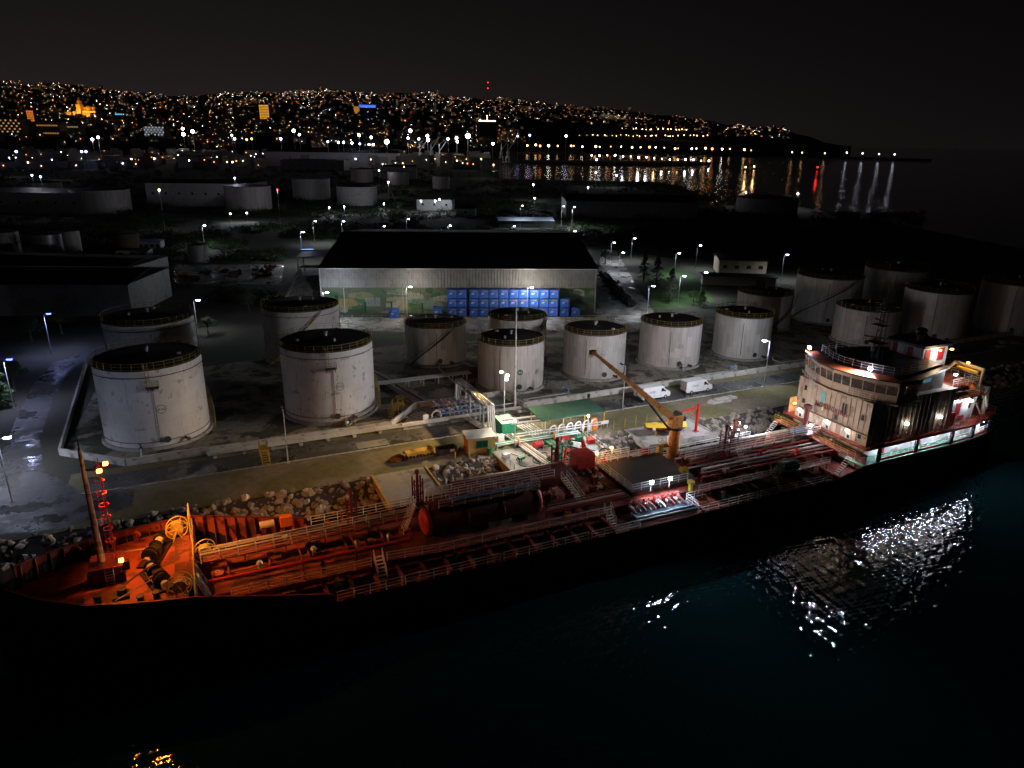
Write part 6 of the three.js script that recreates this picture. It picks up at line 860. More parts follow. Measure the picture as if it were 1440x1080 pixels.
  { // NO SMOKING in raised red paint
    const map = canvasTex(1024, 128, (c, w, h) => { c.clearRect(0, 0, w, h); c.fillStyle = '#6a0f0a'; c.font = 'bold 124px sans-serif'; c.textAlign = 'center'; c.textBaseline = 'middle'; c.fillText('NO SMOKING', w / 2, h / 2 + 4, 1000); });
    R('lettering', new THREE.PlaneGeometry(7.4, 1.1).rotateY(-Math.PI / 2).translate(F0 - 0.075, 9.45, -7.8), new THREE.MeshStandardMaterial({ map, alphaTest: 0.5, roughness: 0.6, side: THREE.DoubleSide }));
  }
  // side lamps on the near wall, side rail
  lamp(47.4, 0.95, 8.5, G_.white, 30, null, 0xf4f6ff, 0.4); lamp(54.4, 0.95, 8.5, G_.white, 30, null, 0xf4f6ff, 0.4);
  R('deck_edge_rail', railGeo([V(40, 0.5, 6.1), V(52, 0.7, 6.1), V(62, 0.9, 6.1), V(70.1, 2.6, 6.1), V(70.1, 14, 6.1)], 1.05, 1.5, 0.036), M.shipRed); R('deck_edge_rail', railGeo([V(40, 15.7, 6.1), V(62, 15.6, 6.1), V(70.1, 14, 6.1)], 1.05, 1.5, 0.036), M.shipRed);
  R('edge_band', [beam(V(39.4, 0.28, 6.0), V(62, 0.66, 6.0), 0.06, 0.3), beam(V(62, 0.66, 6.0), V(70.4, 2.36, 6.0), 0.06, 0.3)], M.shipRed);
  // aft house
  R('aft_house', [rbox(6, 4.3, 11, 59.6, 8.25, -7.9, 0.05)], white); R('aft_house_roof', box(8.4, 0.16, 13, 60.3, 10.5, -7.9), M.deckRed); R('aft_rail', railGeo([V(57, 1.6, 10.58), V(64.3, 1.6, 10.58), V(64.3, 14.2, 10.58)], 1.05, 1.3, 0.04), M.rail);
  R('red_locker', rbox(1.2, 2.1, 0.5, 58.6, 7.2, -2.1, 0.05), M.shipRed); R('notice_panel', [box(1.1, 2.2, 0.05, 60.2, 8.6, -2.36)], M.shipRed); R('locker', rbox(1.6, 1.5, 0.9, 63.6, 6.9, -3.4, 0.05), white); R('notice_panel', box(1.5, 0.4, 0.05, 61.2, 7.0, -2.36), M.red);
  lamp(59.2, 1.9, 9.9, G_.cool, 60, null, 0xeef3ff, 0.42); lamp(62.2, 1.9, 9.6, G_.cool, 30, null, 0xeef3ff, 0.36); lamp(64.6, 4, 8.6, G_.white, 40, null, 0xfff0e0, 0.4);
  for (const [s, n] of [[58, 3.2], [59.8, 3], [62, 3.4]]) { const o = R('life_raft', new THREE.CylinderGeometry(0.42, 0.42, 1.4, 14).rotateZ(Math.PI / 2).translate(s, 11.1, -n), white); R('raft_strap', [-0.35, 0.35].map(x => new THREE.TorusGeometry(0.43, 0.03, 5, 16).rotateY(Math.PI / 2).translate(s + x, 11.1, -n)), M.darkSteel, o); }
  // bridge deck and wheelhouse
  const plan = [[46.5, -0.2], [42.6, -0.2], [41.1, 2.2], [39.9, 5.2], [39.5, 7.9], [39.9, 10.6], [41.1, 13.6], [42.6, 16], [46.5, 16]];
  const outline = (g, extra) => [...plan.map(([s, n]) => { const dx = s - 45, dn = n - 7.9, L = Math.hypot(dx, dn); return v3(s + dx / L * g, 0, -(n + dn / L * g)); }), ...extra];
  R('bridge_deck', slab(outline(0.5, [v3(46.9, 0, -14.6), v3(57, 0, -14.6), v3(57, 0, -1.1), v3(46.9, 0, -1.1)].map(p => p)), 12.55, 12.3), cream2);
  R('bridge_floor', slab(outline(-0.15, []), 12.75, 12.56), M.deckDark);
  for (let i = 1; i < plan.length; i++) {
    const a = V(plan[i - 1][0], plan[i - 1][1], 0), b = V(plan[i][0], plan[i][1], 0), L = a.distanceTo(b), P2 = (t, h, out = 0) => { const q = a.clone().lerp(b, t), nrm = v3(b.z - a.z, 0, -(b.x - a.x)).normalize(); if (nrm.dot(q.clone().sub(V(45, 7.9, 0))) < 0) nrm.negate(); return q.addScaledVector(nrm, out).setY(h); };
    R('bridge_panel', beam(P2(0.01, 13.12), P2(0.99, 13.12), 0.14, 1.1), cream); R('bridge_header', beam(P2(0.005, 15.28, 0.24), P2(0.995, 15.28, 0.24), 0.16, 0.4), cream);
    const k = Math.max(1, Math.round(L / 1.35));
    for (let j = 0; j < k; j++) { const o = R('bridge_window', [(() => { const g = new THREE.BufferGeometry(), q = [P2((j + 0.06) / k, 13.66, 0.02), P2((j + 0.94) / k, 13.66, 0.02), P2((j + 0.94) / k, 15.08, 0.22), P2((j + 0.06) / k, 15.08, 0.22)]; const pos = []; for (const t of [0, 1, 2, 0, 2, 3]) pos.push(q[t].x, q[t].y, q[t].z); g.setAttribute('position', new THREE.Float32BufferAttribute(pos, 3)); g.computeVertexNormals(); return g; })()], new THREE.MeshPhysicalMaterial({ color: 0xffffff, roughness: 0.05, transmission: 0.9, thickness: 0, ior: 1.5 })); }
    for (let j = 0; j <= k; j++) R('window_post', beam(P2(Math.min(0.999, j / k), 13.6, 0.02), P2(Math.min(0.999, j / k), 15.12, 0.24), 0.12, 0.12), cream);
  }
  R('bridge_back_wall', box(0.16, 3, 16, 46.5, 14.1, -7.9), cream2); R('bridge_side_wall', box(8, 3, 0.16, 51, 14.05, -2.2), cream2); R('bridge_side_window', [box(1.9, 0.9, 0.06, 48.8, 14.3, -2.1), box(1.6, 0.9, 0.06, 51.4, 14.3, -2.1)], glow(0x6f9fb0, 0.35)); R('bridge_room', box(8, 3, 11.2, 51, 14.04, -7.9), cream2); R('bridge_console', [box(0.7, 1, 9, 41.4, 13.2, -7.9), box(0.8, 0.9, 0.8, 43.5, 13.2, -9.5)], M.darkSteel);
  R('bridge_roof', slab(outline(0.35, [v3(55.5, 0, -13.8), v3(55.5, 0, -2.0)]), 15.72, 15.5), M.roofBlack);
  { // sloped visor: orange rim round the front of the roof
    const o1 = outline(0.55, []), o2 = outline(-1.3, []), pos = []; for (let i = 2; i < o1.length - 1; i++) { const q = [o1[i - 1].clone().setY(15.76), o1[i].clone().setY(15.76), o2[i].clone().setY(16.0), o2[i - 1].clone().setY(16.0)]; for (const t of [0, 1, 2, 0, 2, 3]) pos.push(q[t].x, q[t].y, q[t].z); }
    const g = new THREE.BufferGeometry(); g.setAttribute('position', new THREE.Float32BufferAttribute(pos, 3)); g.computeVertexNormals(); R('roof_visor', g, M.visor);
  }
  R('upper_roof', slab(outline(-1.35, [v3(55, 0, -13), v3(55, 0, -2.8)]), 16.02, 15.74), M.roofBlack);
  R('roof_rail', railGeo([V(50, 1.6, 16), V(43.4, 1.6, 16), V(41.6, 5.4, 16), V(41.2, 8, 16), V(41.6, 10.4, 16), V(43.4, 14.2, 16), V(52, 14.2, 16)], 1.1, 1.5, 0.034), M.rail);
  R('wing_rail', railGeo([V(40.6, 1.4, 12.55), V(39.2, 5, 12.55)], 1, 0.8, 0.035), M.rail); R('wing_rail', railGeo([V(39.2, 10.8, 12.55), V(40.4, 13.9, 12.55)], 1, 0.8, 0.035), M.rail);
  const flood = (s, n, h) => { R('flood_lamp', rbox(0.3, 0.42, 0.48, s, h, -n, 0.06), glow(0xdedcff, 60)); R('flood_bracket', [bar(V(s + 0.3, n, h), V(s + 0.3, n, 15.8), 0.06, 6), bar(V(s + 0.3, n, h), V(s + 0.05, n, h), 0.06, 6)], M.darkSteel); spot(shipW(V(s - 0.28, n, h - 0.05)), shipW(n > 8 ? V(s - 30, n + 34, 6) : V(s - 20, n + 2, 4)), 0xf2f3ff, n > 8 ? 3600 : 2000, n > 8 ? 1.4 : 1.35, 8, 0.8); };
  flood(41.9, 15.2, 16.5); flood(41.6, 3.9, 16.5);
  // radar mast
  { const s = 48, n = 8.2, b = 16, o = R('radar_mast', [-0.5, 0.5].flatMap(x => [-0.5, 0.5].map(z => beam(v3(s + x, b, -n + z), v3(s + x * 0.5, b + 9, -n + z * 0.5), 0.12, 0.12))), M.darkSteel);
    R('mast_lattice', Array.from({ length: 9 }, (_, i) => [bar(v3(s - 0.48 + i * 0.025, b + i, -n - 0.48 + i * 0.025), v3(s + 0.48 - i * 0.025, b + i + 0.9, -n - 0.48 + i * 0.025), 0.035, 4), bar(v3(s - 0.48 + i * 0.025, b + i, -n + 0.48 - i * 0.025), v3(s + 0.48 - i * 0.025, b + i + 0.9, -n + 0.48 - i * 0.025), 0.035, 4), bar(v3(s - 0.48 + i * 0.025, b + i, -n - 0.48 + i * 0.025), v3(s - 0.48 + i * 0.025, b + i + 0.9, -n + 0.48 - i * 0.025), 0.035, 4)]).flat(), M.darkSteel, o);
    for (const [h, w] of [[2.6, 1.9], [5.2, 1.5], [7.4, 1.2]]) { R('mast_platform', box(w, 0.08, w * 1.3, s - 0.5, b + h, -n), M.darkSteel, o); R('platform_rail', railGeo([v3(s - 0.5 - w / 2, b + h, -n + w * 0.65), v3(s - 0.5 - w / 2, b + h, -n - w * 0.65)], 0.8, 0.9, 0.03, 2), M.darkSteel, o); }
    R('radar_scanner', [box(0.22, 0.2, 3.2, s - 0.9, b + 3.4, -n, 0.5), cyl(0.2, 0.6, s - 0.9, b + 3, -n, 10)], M.darkSteel, o); R('radar_scanner', [box(0.18, 0.18, 2.2, s - 0.7, b + 5.95, -n, -0.3), cyl(0.16, 0.5, s - 0.7, b + 5.6, -n, 10)], M.darkSteel, o);
    R('yard_arm', [bar(v3(s, b + 8.2, -n - 2.2), v3(s, b + 8.2, -n + 2.2), 0.05, 5), bar(v3(s, b + 6.6, -n - 1.6), v3(s, b + 6.6, -n + 1.6), 0.04, 5), cyl(0.05, 3.6, s, b + 10.6, -n, 6)], M.darkSteel, o);
    R('whip_aerial', [bar(V(44, 12, 16), V(43.6, 12.2, 25), 0.03, 5, 0.012), bar(V(50, 3, 16), V(50, 3, 22), 0.03, 5, 0.012)], M.rail); R('satellite_dome', [ball(0.7, 51, 17.4, -11.5, 16), cyl(0.25, 1, 51, 16.4, -11.5, 10)], M.shipWhite); R('searchlight', [cyl(0.28, 0.5, 42.6, 16.6, -8, 12), cyl(0.06, 0.6, 42.6, 16.2, -8, 6)], M.darkSteel);
  }
  // funnel casing
  R('funnel_casing', [rbox(5.4, 7.2, 5.6, 56.8, 14.2, -8.2, 0.1)], white); R('funnel_top', [rbox(6.2, 0.45, 6.4, 56.8, 17.9, -8.2, 0.08)], M.roofBlack);
  for (const [s, w] of [[55.1, 1.1], [58.0, 1.3]]) R('funnel_panel', box(w, 1.9, 0.06, s, 16.5, -5.36), M.shipRed); for (let i = 0; i < 4; i++) R('funnel_panel', box(0.06, 1.9, 0.8, 54.07, 16.5, -6.2 - i * 1.3), i % 2 ? M.shipRed : white);
  for (let i = 0; i < 7; i++) R('funnel_louver', box(0.07, 5.4, 0.34, 59.54, 14.6, -5.9 - i * 0.76), white); for (const [s, n] of [[55.6, 7.4], [58.0, 9.2]]) { R('exhaust_cowl', [cyl(0.5, 1.2, s, 18.6, -n, 14), new THREE.SphereGeometry(0.85, 16, 8, 0, 7, 0, 1.6).scale(1, 0.6, 1).translate(s + 0.2, 19.1, -n)], M.black); }
  lamp(56.6, 4.6, 17.4, G_.warm, 26, null, 0xffe0b8, 0.3); lamp(61.6, 6.2, 16.6, G_.warm, 75, null, 0xffb868, 0.4); R('lamp_bracket', [bar(V(59.5, 6.2, 16.8), V(61.6, 6.2, 16.7), 0.05, 5), bar(V(56.6, 5.4, 17.6), V(56.6, 4.6, 17.5), 0.04, 5)], M.rail); lamp(57.0, 1.8, 14.4, G_.cool, 40, null, 0xe8f0ff, 0.36);
  R('aft_platform', [box(5.6, 0.14, 12, 60, 12.42, -7.9)], M.deckRed); R('aft_platform_rail', railGeo([V(57.2, 2, 12.5), V(62.8, 2, 12.5), V(62.8, 13.8, 12.5)], 1.05, 1.1, 0.04), M.rail);
  // boat davit at the stern
  const dv = R('boat_davit', [...poly([V(64.6, 3.2, 6.1), V(65.4, 3.2, 11), V(67.2, 4.2, 13.2), V(67.2, 8.8, 13.2), V(65.4, 9.8, 11), V(64.6, 9.8, 6.1)], 0.26, 6)], M.shipWhite); R('davit_brace', [bar(V(65, 3.2, 9), V(67.6, 3.4, 6.2), 0.16, 6), bar(V(65, 9.8, 9), V(67.6, 9.8, 6.2), 0.16, 6), bar(V(67.2, 5, 13.1), V(67.2, 5, 11.4), 0.04, 5), bar(V(67.2, 8, 13.1), V(67.2, 8, 11.4), 0.04, 5)], M.shipWhite, dv); R('davit_pad', [rbox(0.5, 0.4, 3.4, 67.0, 12.6, -6.5, 0.05)], M.railYellow, dv);
  const sc = R('stores_crane', [cyl(0.32, 4.4, 68.4, 8.3, -3.6, 12), beam(V(68.4, 3.6, 10.4), V(67.4, 2.6, 7.6), 0.3, 0.36), beam(V(68.4, 3.6, 10.5), V(66, 2.6, 9.4), 0.26, 0.3)], M.shipWhite); R('crane_ram', bar(V(68.5, 3.4, 8), V(67.4, 2.8, 8.9), 0.1, 6), M.galv, sc);
  lamp(66.6, 6.4, 13.8, G_.warm, 40, null, 0xffc070, 0.36);
  { const p = shipW(V(66.9, 6.4, 9.9)), b = thing('rescue_boat', p, YA + Math.PI / 2, 'orange rescue boat hanging in the white stern davit', 'boat'); mesh('hull', new THREE.SphereGeometry(1, 20, 12).scale(2.1, 0.62, 0.85), M.orange, b); mesh('canopy', new THREE.SphereGeometry(1, 18, 8, 0, 7, 0, 1.57).scale(1.3, 0.8, 0.7).translate(-0.2, 0.3, 0), M.orange, b); mesh('gunwale', new THREE.TorusGeometry(1, 0.08, 6, 28).rotateX(Math.PI / 2).scale(2.1, 1, 0.86), M.rubber, b); mesh('fall', [bar(v3(1.4, 0.3, 0), v3(1.4, 1.7, 0), 0.03, 5), bar(v3(-1.4, 0.3, 0), v3(-1.4, 1.7, 0), 0.03, 5)], M.darkSteel, b); }
  R('flag_staff', [bar(V(69.8, 8, 6.1), V(71.4, 8, 9.4), 0.05, 6)], M.rail); R('stern_rail', railGeo([V(70.2, 2.8, 6.1), V(70.2, 13.8, 6.1)], 1.05, 1.4, 0.04), M.rail);
}

// ---------------------------------------------------------------- trees and shrubs
function leafCrown(pts, n, size, flat = 0.5) { // many small leaf faces spread through clumps
  const pos = [];
  for (let i = 0; i < n; i++) { const [cx, cy, cz, r] = pts[Math.floor(rnd() * pts.length)]; let x, y, z; do { x = rr(-1, 1); y = rr(-1, 1); z = rr(-1, 1); } while (x * x + y * y + z * z > 1); const c = v3(cx + x * r, cy + y * r * 0.85, cz + z * r), a = v3(rr(-1, 1), rr(-1, 1) * flat, rr(-1, 1)).normalize().multiplyScalar(size * rr(0.6, 1.3)), b = v3(rr(-1, 1), rr(-1, 1), rr(-1, 1)).cross(a).normalize().multiplyScalar(size * rr(0.35, 0.7)); for (const p of [a, b, a.clone().negate()]) pos.push(c.x + p.x, c.y + p.y, c.z + p.z); }
  const g = new THREE.BufferGeometry(); g.setAttribute('position', new THREE.Float32BufferAttribute(pos, 3)); g.computeVertexNormals(); return g;
}
function conifer(p, h, r, label, m = M.leafDark, n = 2600) {
  const t = thing('conifer_tree', v3(p.x, 0, p.z), 0, label, 'tree', 'conifers'), c = [], limbs = [];
  mesh('trunk', cyl(h * 0.022 + 0.08, h * 0.96, 0, h * 0.48, 0, 8, 0.04), M.bark, t);
  for (let i = 0; i < 70; i++) { const f = Math.pow(rnd(), 0.8), y = h * (0.1 + 0.88 * f), R_ = r * (1 - f) * rr(0.6, 1.1) + 0.15, a = rr(0, 6.3); limbs.push(bar(v3(0, y, 0), v3(Math.cos(a) * R_, y - R_ * 0.22, Math.sin(a) * R_), 0.04, 4, 0.015)); for (const k of [0.4, 0.7, 1]) c.push([Math.cos(a) * R_ * k, y - R_ * 0.22 * k, Math.sin(a) * R_ * k, 0.28 + 0.3 * (1 - f)]); }
  mesh('limb', limbs, M.bark, t); mesh('crown', leafCrown(c, n, 0.24, 0.3), m, t); return t;
}
function broadleaf(p, h, r, label, m = M.leaf, n = 2600, group = 'broad trees and bushes') {
  const t = thing('leafy_tree', v3(p.x, 0, p.z), 0, label, 'tree', group), c = [], limbs = [];
  mesh('trunk', cyl(0.16 + h * 0.014, h * 0.5, 0, h * 0.25, 0, 8, 0.1), M.bark, t);
  for (let i = 0; i < 26; i++) { const a = rr(0, 6.3), e = rr(0.1, 1.3), q = v3(Math.cos(a) * Math.cos(e) * r * rr(0.5, 0.95), h * 0.62 + Math.sin(e) * h * 0.34 - rr(0, 0.2) * h, Math.sin(a) * Math.cos(e) * r * rr(0.5, 0.95)); c.push([q.x, q.y, q.z, r * rr(0.16, 0.32)]); limbs.push(bar(v3(0, h * 0.4, 0), q, 0.06, 4, 0.02)); }
  mesh('limb', limbs, M.bark, t); mesh('crown', leafCrown(c, n, 0.2), m, t); return t;
}
conifer(P(2, 572), 8.2, 3.2, 'spreading conifer lit bluish by a street lamp', M.leaf, 4200);
conifer(P(942, 425), 10.5, 4, 'dark conifer standing on the lit lawn'); conifer(P(922, 408), 12, 3.6, 'tall dark conifer behind the lawn'); conifer(P(905, 395), 10, 3.4, 'dark conifer at the lawn corner nearest the yard'); conifer(P(985, 432), 5.5, 2.6, 'small pale conifer below a street lamp', M.leaf);
broadleaf(P(851, 372), 6, 3, 'round clipped bush beside the warehouse gable'); broadleaf(P(975, 425), 3.6, 2.4, 'low pale bush on the lawn'); broadleaf(P(87, 470), 7, 4.4, 'bushy tree behind the bluish street lamp', M.leafDark); broadleaf(P(45, 480), 6, 4, 'shrub by the access road bend', M.leafDark); broadleaf(P(293, 470), 4.4, 2.6, 'round shrub behind tank P-13', M.leaf, 1600); broadleaf(P(20, 545), 5, 3.4, 'dark shrub behind the lit conifer', M.leafDark);
for (const [x, y, h] of [[120, 420, 8], [20, 420, 9], [350, 440, 6], [1020, 350, 8], [1130, 345, 8], [1000, 335, 9], [880, 330, 8], [920, 330, 9], [830, 345, 7], [1180, 350, 8], [690, 300, 8], [400, 305, 9], [300, 330, 8], [210, 300, 9], [560, 300, 8]]) broadleaf(P(x, y), h, h * 0.55, 'dark tree in the unlit ground beyond the yard lamps', M.leafDark, 1100, 'dark trees beyond the lamps');
{ // bare tree by the silver tank
  const p = P(27, 357), t = thing('bare_tree', v3(p.x, 0, p.z), 0, 'bare pale tree beside the silver tank', 'tree'); mesh('trunk', cyl(0.22, 4, 0, 2, 0, 8, 0.14), M.wood, t); const l = []; for (let i = 0; i < 40; i++) { const a = rr(0, 6.3), e = rr(0.4, 1.4), b = v3(0, rr(2.5, 5), 0), q = b.clone().add(v3(Math.cos(a) * Math.cos(e), Math.sin(e), Math.sin(a) * Math.cos(e)).multiplyScalar(rr(2, 4))); l.push(bar(b, q, 0.07, 4, 0.02)); for (let k = 0; k < 3; k++) l.push(bar(b.clone().lerp(q, 0.5 + k * 0.15), q.clone().add(v3(rr(-1, 1), rr(0, 1), rr(-1, 1))), 0.03, 4, 0.01)); } mesh('crown', l, M.wood, t);
}
{ // rough growth over the unlit ground of the depot
  const clump = leafCrown([[0, 0.5, 0, 0.8], [0.7, 0.35, 0.3, 0.5], [-0.6, 0.4, -0.3, 0.55], [0.1, 0.3, 0.8, 0.45]], 90, 0.22), N = 6500, im = new THREE.InstancedMesh(prep(clump), M.leafDark, N), m = new THREE.Matrix4(), col = new THREE.Color(); let k = 0;
  const clear = [[400, 345, 912, 480], [240, 368, 400, 402], [110, 405, 300, 520], [905, 375, 1010, 440]];
  for (let tries = 0; k < N && tries < 60000; tries++) {
    const x = rr(-60, 1300), y = 236 + 190 * Math.pow(rnd(), 0.8); if (clear.some(([a, b, c, d]) => x > a && x < c && y > b && y < d)) continue; if (y < 256 + 44 * sm(980, 1150, x) && x > 660) continue; if (x > 1010 && y > 345) continue;
    const p = P(x, y); if (p.x > -175 && p.x < -98 && p.z < -180 && p.z > -212) continue; const patch = fbm(((p.x / 260) % 1 + 1) % 1, ((p.z / 260) % 1 + 1) % 1, 8, 3, 9); if (patch < 0.42 + rnd() * 0.12) continue; const s = rr(0.7, 1.9) * (1 + p.length() / 600);
    m.compose(v3(p.x, -0.1, p.z), new THREE.Quaternion().setFromAxisAngle(UPV, rr(0, 6.3)), v3(s, s * rr(0.6, 1.3), s)); im.setMatrixAt(k, m); const g = rr(0.6, 1.5); im.setColorAt(k, col.setRGB(g, g * rr(0.85, 1), g * 0.9)); k++;
  }
  im.count = k; im.name = 'undergrowth'; im.castShadow = im.receiveShadow = true; tag(im, 'rough dark scrub over the unlit depot ground', 'scrub', null, 'stuff'); scene.add(im);
}
// ---------------------------------------------------------------- sheds and offices of the middle distance
function shed(p, w, d, h, turn, label, o = {}) {
  const t = thing(o.name || 'storage_shed', v3(p.x, 0, p.z), turn, label, 'shed', o.group || 'sheds beyond the terminal');
  const wm = o.wall || M.sheetGrey, rm = o.roof || M.roofDark, r = h + (o.rise ?? w * 0.0 + d * 0.12);
  mesh('wall', [box(w, h, d, 0, h / 2, 0)], wm, t);
  const s = new THREE.Shape([new THREE.Vector2(-d / 2 - 0.5, h), new THREE.Vector2(0, r), new THREE.Vector2(d / 2 + 0.5, h), new THREE.Vector2(d / 2 + 0.5, h + 0.2), new THREE.Vector2(0, r + 0.25), new THREE.Vector2(-d / 2 - 0.5, h + 0.2)]);
  mesh('roof', new THREE.ExtrudeGeometry(s, { depth: w + 1, bevelEnabled: false }).rotateY(Math.PI / 2).translate(-w / 2 - 0.5, 0.02, 0), rm, t);
  const k = o.win || 0; for (let i = 0; i < k; i++) { const x = -w / 2 + (i + 0.5) * w / k, q = mesh('window', box(Math.min(1.6, w / k * 0.6), 1.3, 0.08, x, h * 0.55, d / 2 + 0.03), M.glass, t); mesh('window_frame', [box(Math.min(1.8, w / k * 0.7), 0.1, 0.12, x, h * 0.55 + 0.7, d / 2 + 0.05), box(Math.min(1.8, w / k * 0.7), 0.1, 0.14, x, h * 0.55 - 0.7, d / 2 + 0.05)], wm, q); }
  if (o.door) mesh('door', box(o.door, h * 0.7, 0.12, w * 0.3, h * 0.35, d / 2 + 0.04), M.darkSteel, t);
  for (let i = 0; i < (o.bay || 0); i++) mesh('wall_column', box(0.3, h, 0.16, -w / 2 + (i + 0.5) * w / o.bay, h / 2 - 0.01, d / 2 + 0.06), M.paleConcrete, t);
  return t;
}
shed(v3(-137, 0, -196), 70, 26, 8.5, 0.05, 'long black-roofed shed beside the rear tanks', { wall: M.sheetGrey, rise: 2 });
{ const a = P(795, 308), b = P(968, 306); shed(a.clone().lerp(b, 0.52).add(v3(0, 0, -18)), a.distanceTo(b), 36, 10, 0.02, 'long low warehouse with two lit doorway lamps at its end', { rise: 3, bay: 12 }); }
shed(P(1048, 388).add(v3(0, 0, -8)), 17, 12, 5.2, -0.1, 'two-storey office block with dark windows beside the conifers', { wall: mat([0.4, 0.34, 0.24], 0.9, 0, { map: tMottle, tile: 6 }), roof: M.roofDark, rise: 1.2, win: 4 });
shed(P(1040, 402).add(v3(0, 0, -3)), 24, 6, 3, -0.12, 'low flat-roofed garage row in front of the office block', { wall: mat([0.3, 0.26, 0.2], 0.9), rise: 0.4, door: 3 });
shed(P(214, 352), 9, 5, 4, 0.1, 'pale blue and white cabin beside the rusty tank', { wall: M.whitePaint, roof: M.pipeBlue, rise: 0.5, win: 4 });
shed(P(190, 362), 12, 5, 3, 0.1, 'low white hut with two windows below the rusty tank', { wall: M.whitePaint, rise: 0.4, win: 3 });
shed(P(738, 318), 30, 14, 3.6, 0.1, 'low blue-lit open shed full of scrap', { wall: M.roofDark, roof: mat([0.3, 0.36, 0.42], 0.6, 0, { map: tMottle, tile: 8 }), rise: 1.2 });
for (const [x, y, w, d, h, l] of [[655, 305, 12, 8, 5, 'small pale hut behind the warehouse lamps'], [612, 296, 24, 10, 7, 'flat shed below three roof lamps'], [140, 228, 50, 20, 12, 'dim shed before the town edge'], [60, 236, 150, 20, 9, 'long low dim wall-like shed with a row of small lamps'], [270, 236, 40, 24, 16, 'square dark block behind a white lamp'], [20, 300, 90, 40, 12, 'black shed mass beside the dark tank'], [280, 290, 70, 40, 15, 'black block shed behind the lamp-lit grass'], [440, 240, 90, 30, 14, 'dark long shed before the harbour lights'], [560, 252, 40, 20, 14, 'dark shed with warm lamps on top'], [690, 240, 30, 20, 16, 'small harbour house with a warm porch lamp'], [20, 405, 70, 30, 6, 'black flat roof beside the long black-roofed shed']]) shed(P(x, y).add(v3(0, 0, -d / 2)), w, d, h, rr(-0.1, 0.1), l, { rise: 1.5, win: Math.min(8, Math.round(w / 9)) });
{ // scrap on the pale yard behind the shed: each heap a thing
  for (let i = 0; i < 14; i++) { const p = P(rr(246, 390), rr(376, 398)), t = thing('scrap_heap', v3(p.x, 0, p.z), rr(0, 3), 'jumbled heap of scrap on the pale yard beyond the rear tanks', 'scrap heap', 'scrap heaps on the pale yard'); const l = []; for (let k = 0; k < 16; k++) l.push(box(rr(0.4, 2.4), rr(0.1, 0.7), rr(0.2, 1), rr(-2, 2), rr(0.2, 1.3), rr(-1, 1), rr(0, 3), rr(-0.5, 0.5), rr(-0.5, 0.5))); mesh('pieces', l, [M.darkSteel, M.maroon, M.wood, M.galv][i % 4], t); }
  for (let i = 0; i < 16; i++) { const f = i / 15, p = P(848 + 38 * f + rr(-4, 4), 388 + 42 * f), t = thing('tyre_pile', v3(p.x, 0, p.z), rr(0, 3), 'heap of black tyres and rubble along the wet yard', 'tyre pile', 'black heaps along the wet yard'); const l = []; for (let k = 0; k < 14; k++) l.push(new THREE.TorusGeometry(rr(0.4, 0.6), 0.18, 6, 12).rotateX(rr(0, 3)).rotateY(rr(0, 3)).translate(rr(-1.8, 1.8), rr(0.2, 1.1), rr(-1, 1))); mesh('tyres', l, M.rubber, t); }
  for (let i = 0; i < 22; i++) { const p = P(rr(706, 782), rr(304, 312)), t = thing('scrap_bale', v3(p.x, 0, p.z), rr(0, 3), 'pale blue scrap bale in the lit compound beyond the warehouse', 'bale', 'scrap bales in the lit compound'); mesh('bale', rbox(rr(1.5, 4), rr(1, 3), rr(1.5, 2.5), 0, 1, 0, 0.1), [M.pipeBlue, M.whitePaint, M.galv][i % 3], t); }
  SL(732, 289, 12, { I: 220, group: 'lamps of the far compound', label: 'bright lamp over the scrap compound' }); SL(790, 290, 12, { I: 420, group: 'lamps of the far compound', label: 'white lamp at the doorway of the long low warehouse' }); SL(805, 291, 12, { I: 420, group: 'lamps of the far compound', label: 'white lamp at the doorway of the long low warehouse' });
}
const _p = new THREE.Vector3(); camera.updateMatrixWorld(); camera.updateProjectionMatrix(); const pixY = p => (0.5 - _p.copy(p).project(camera).y / 2) * 1080;
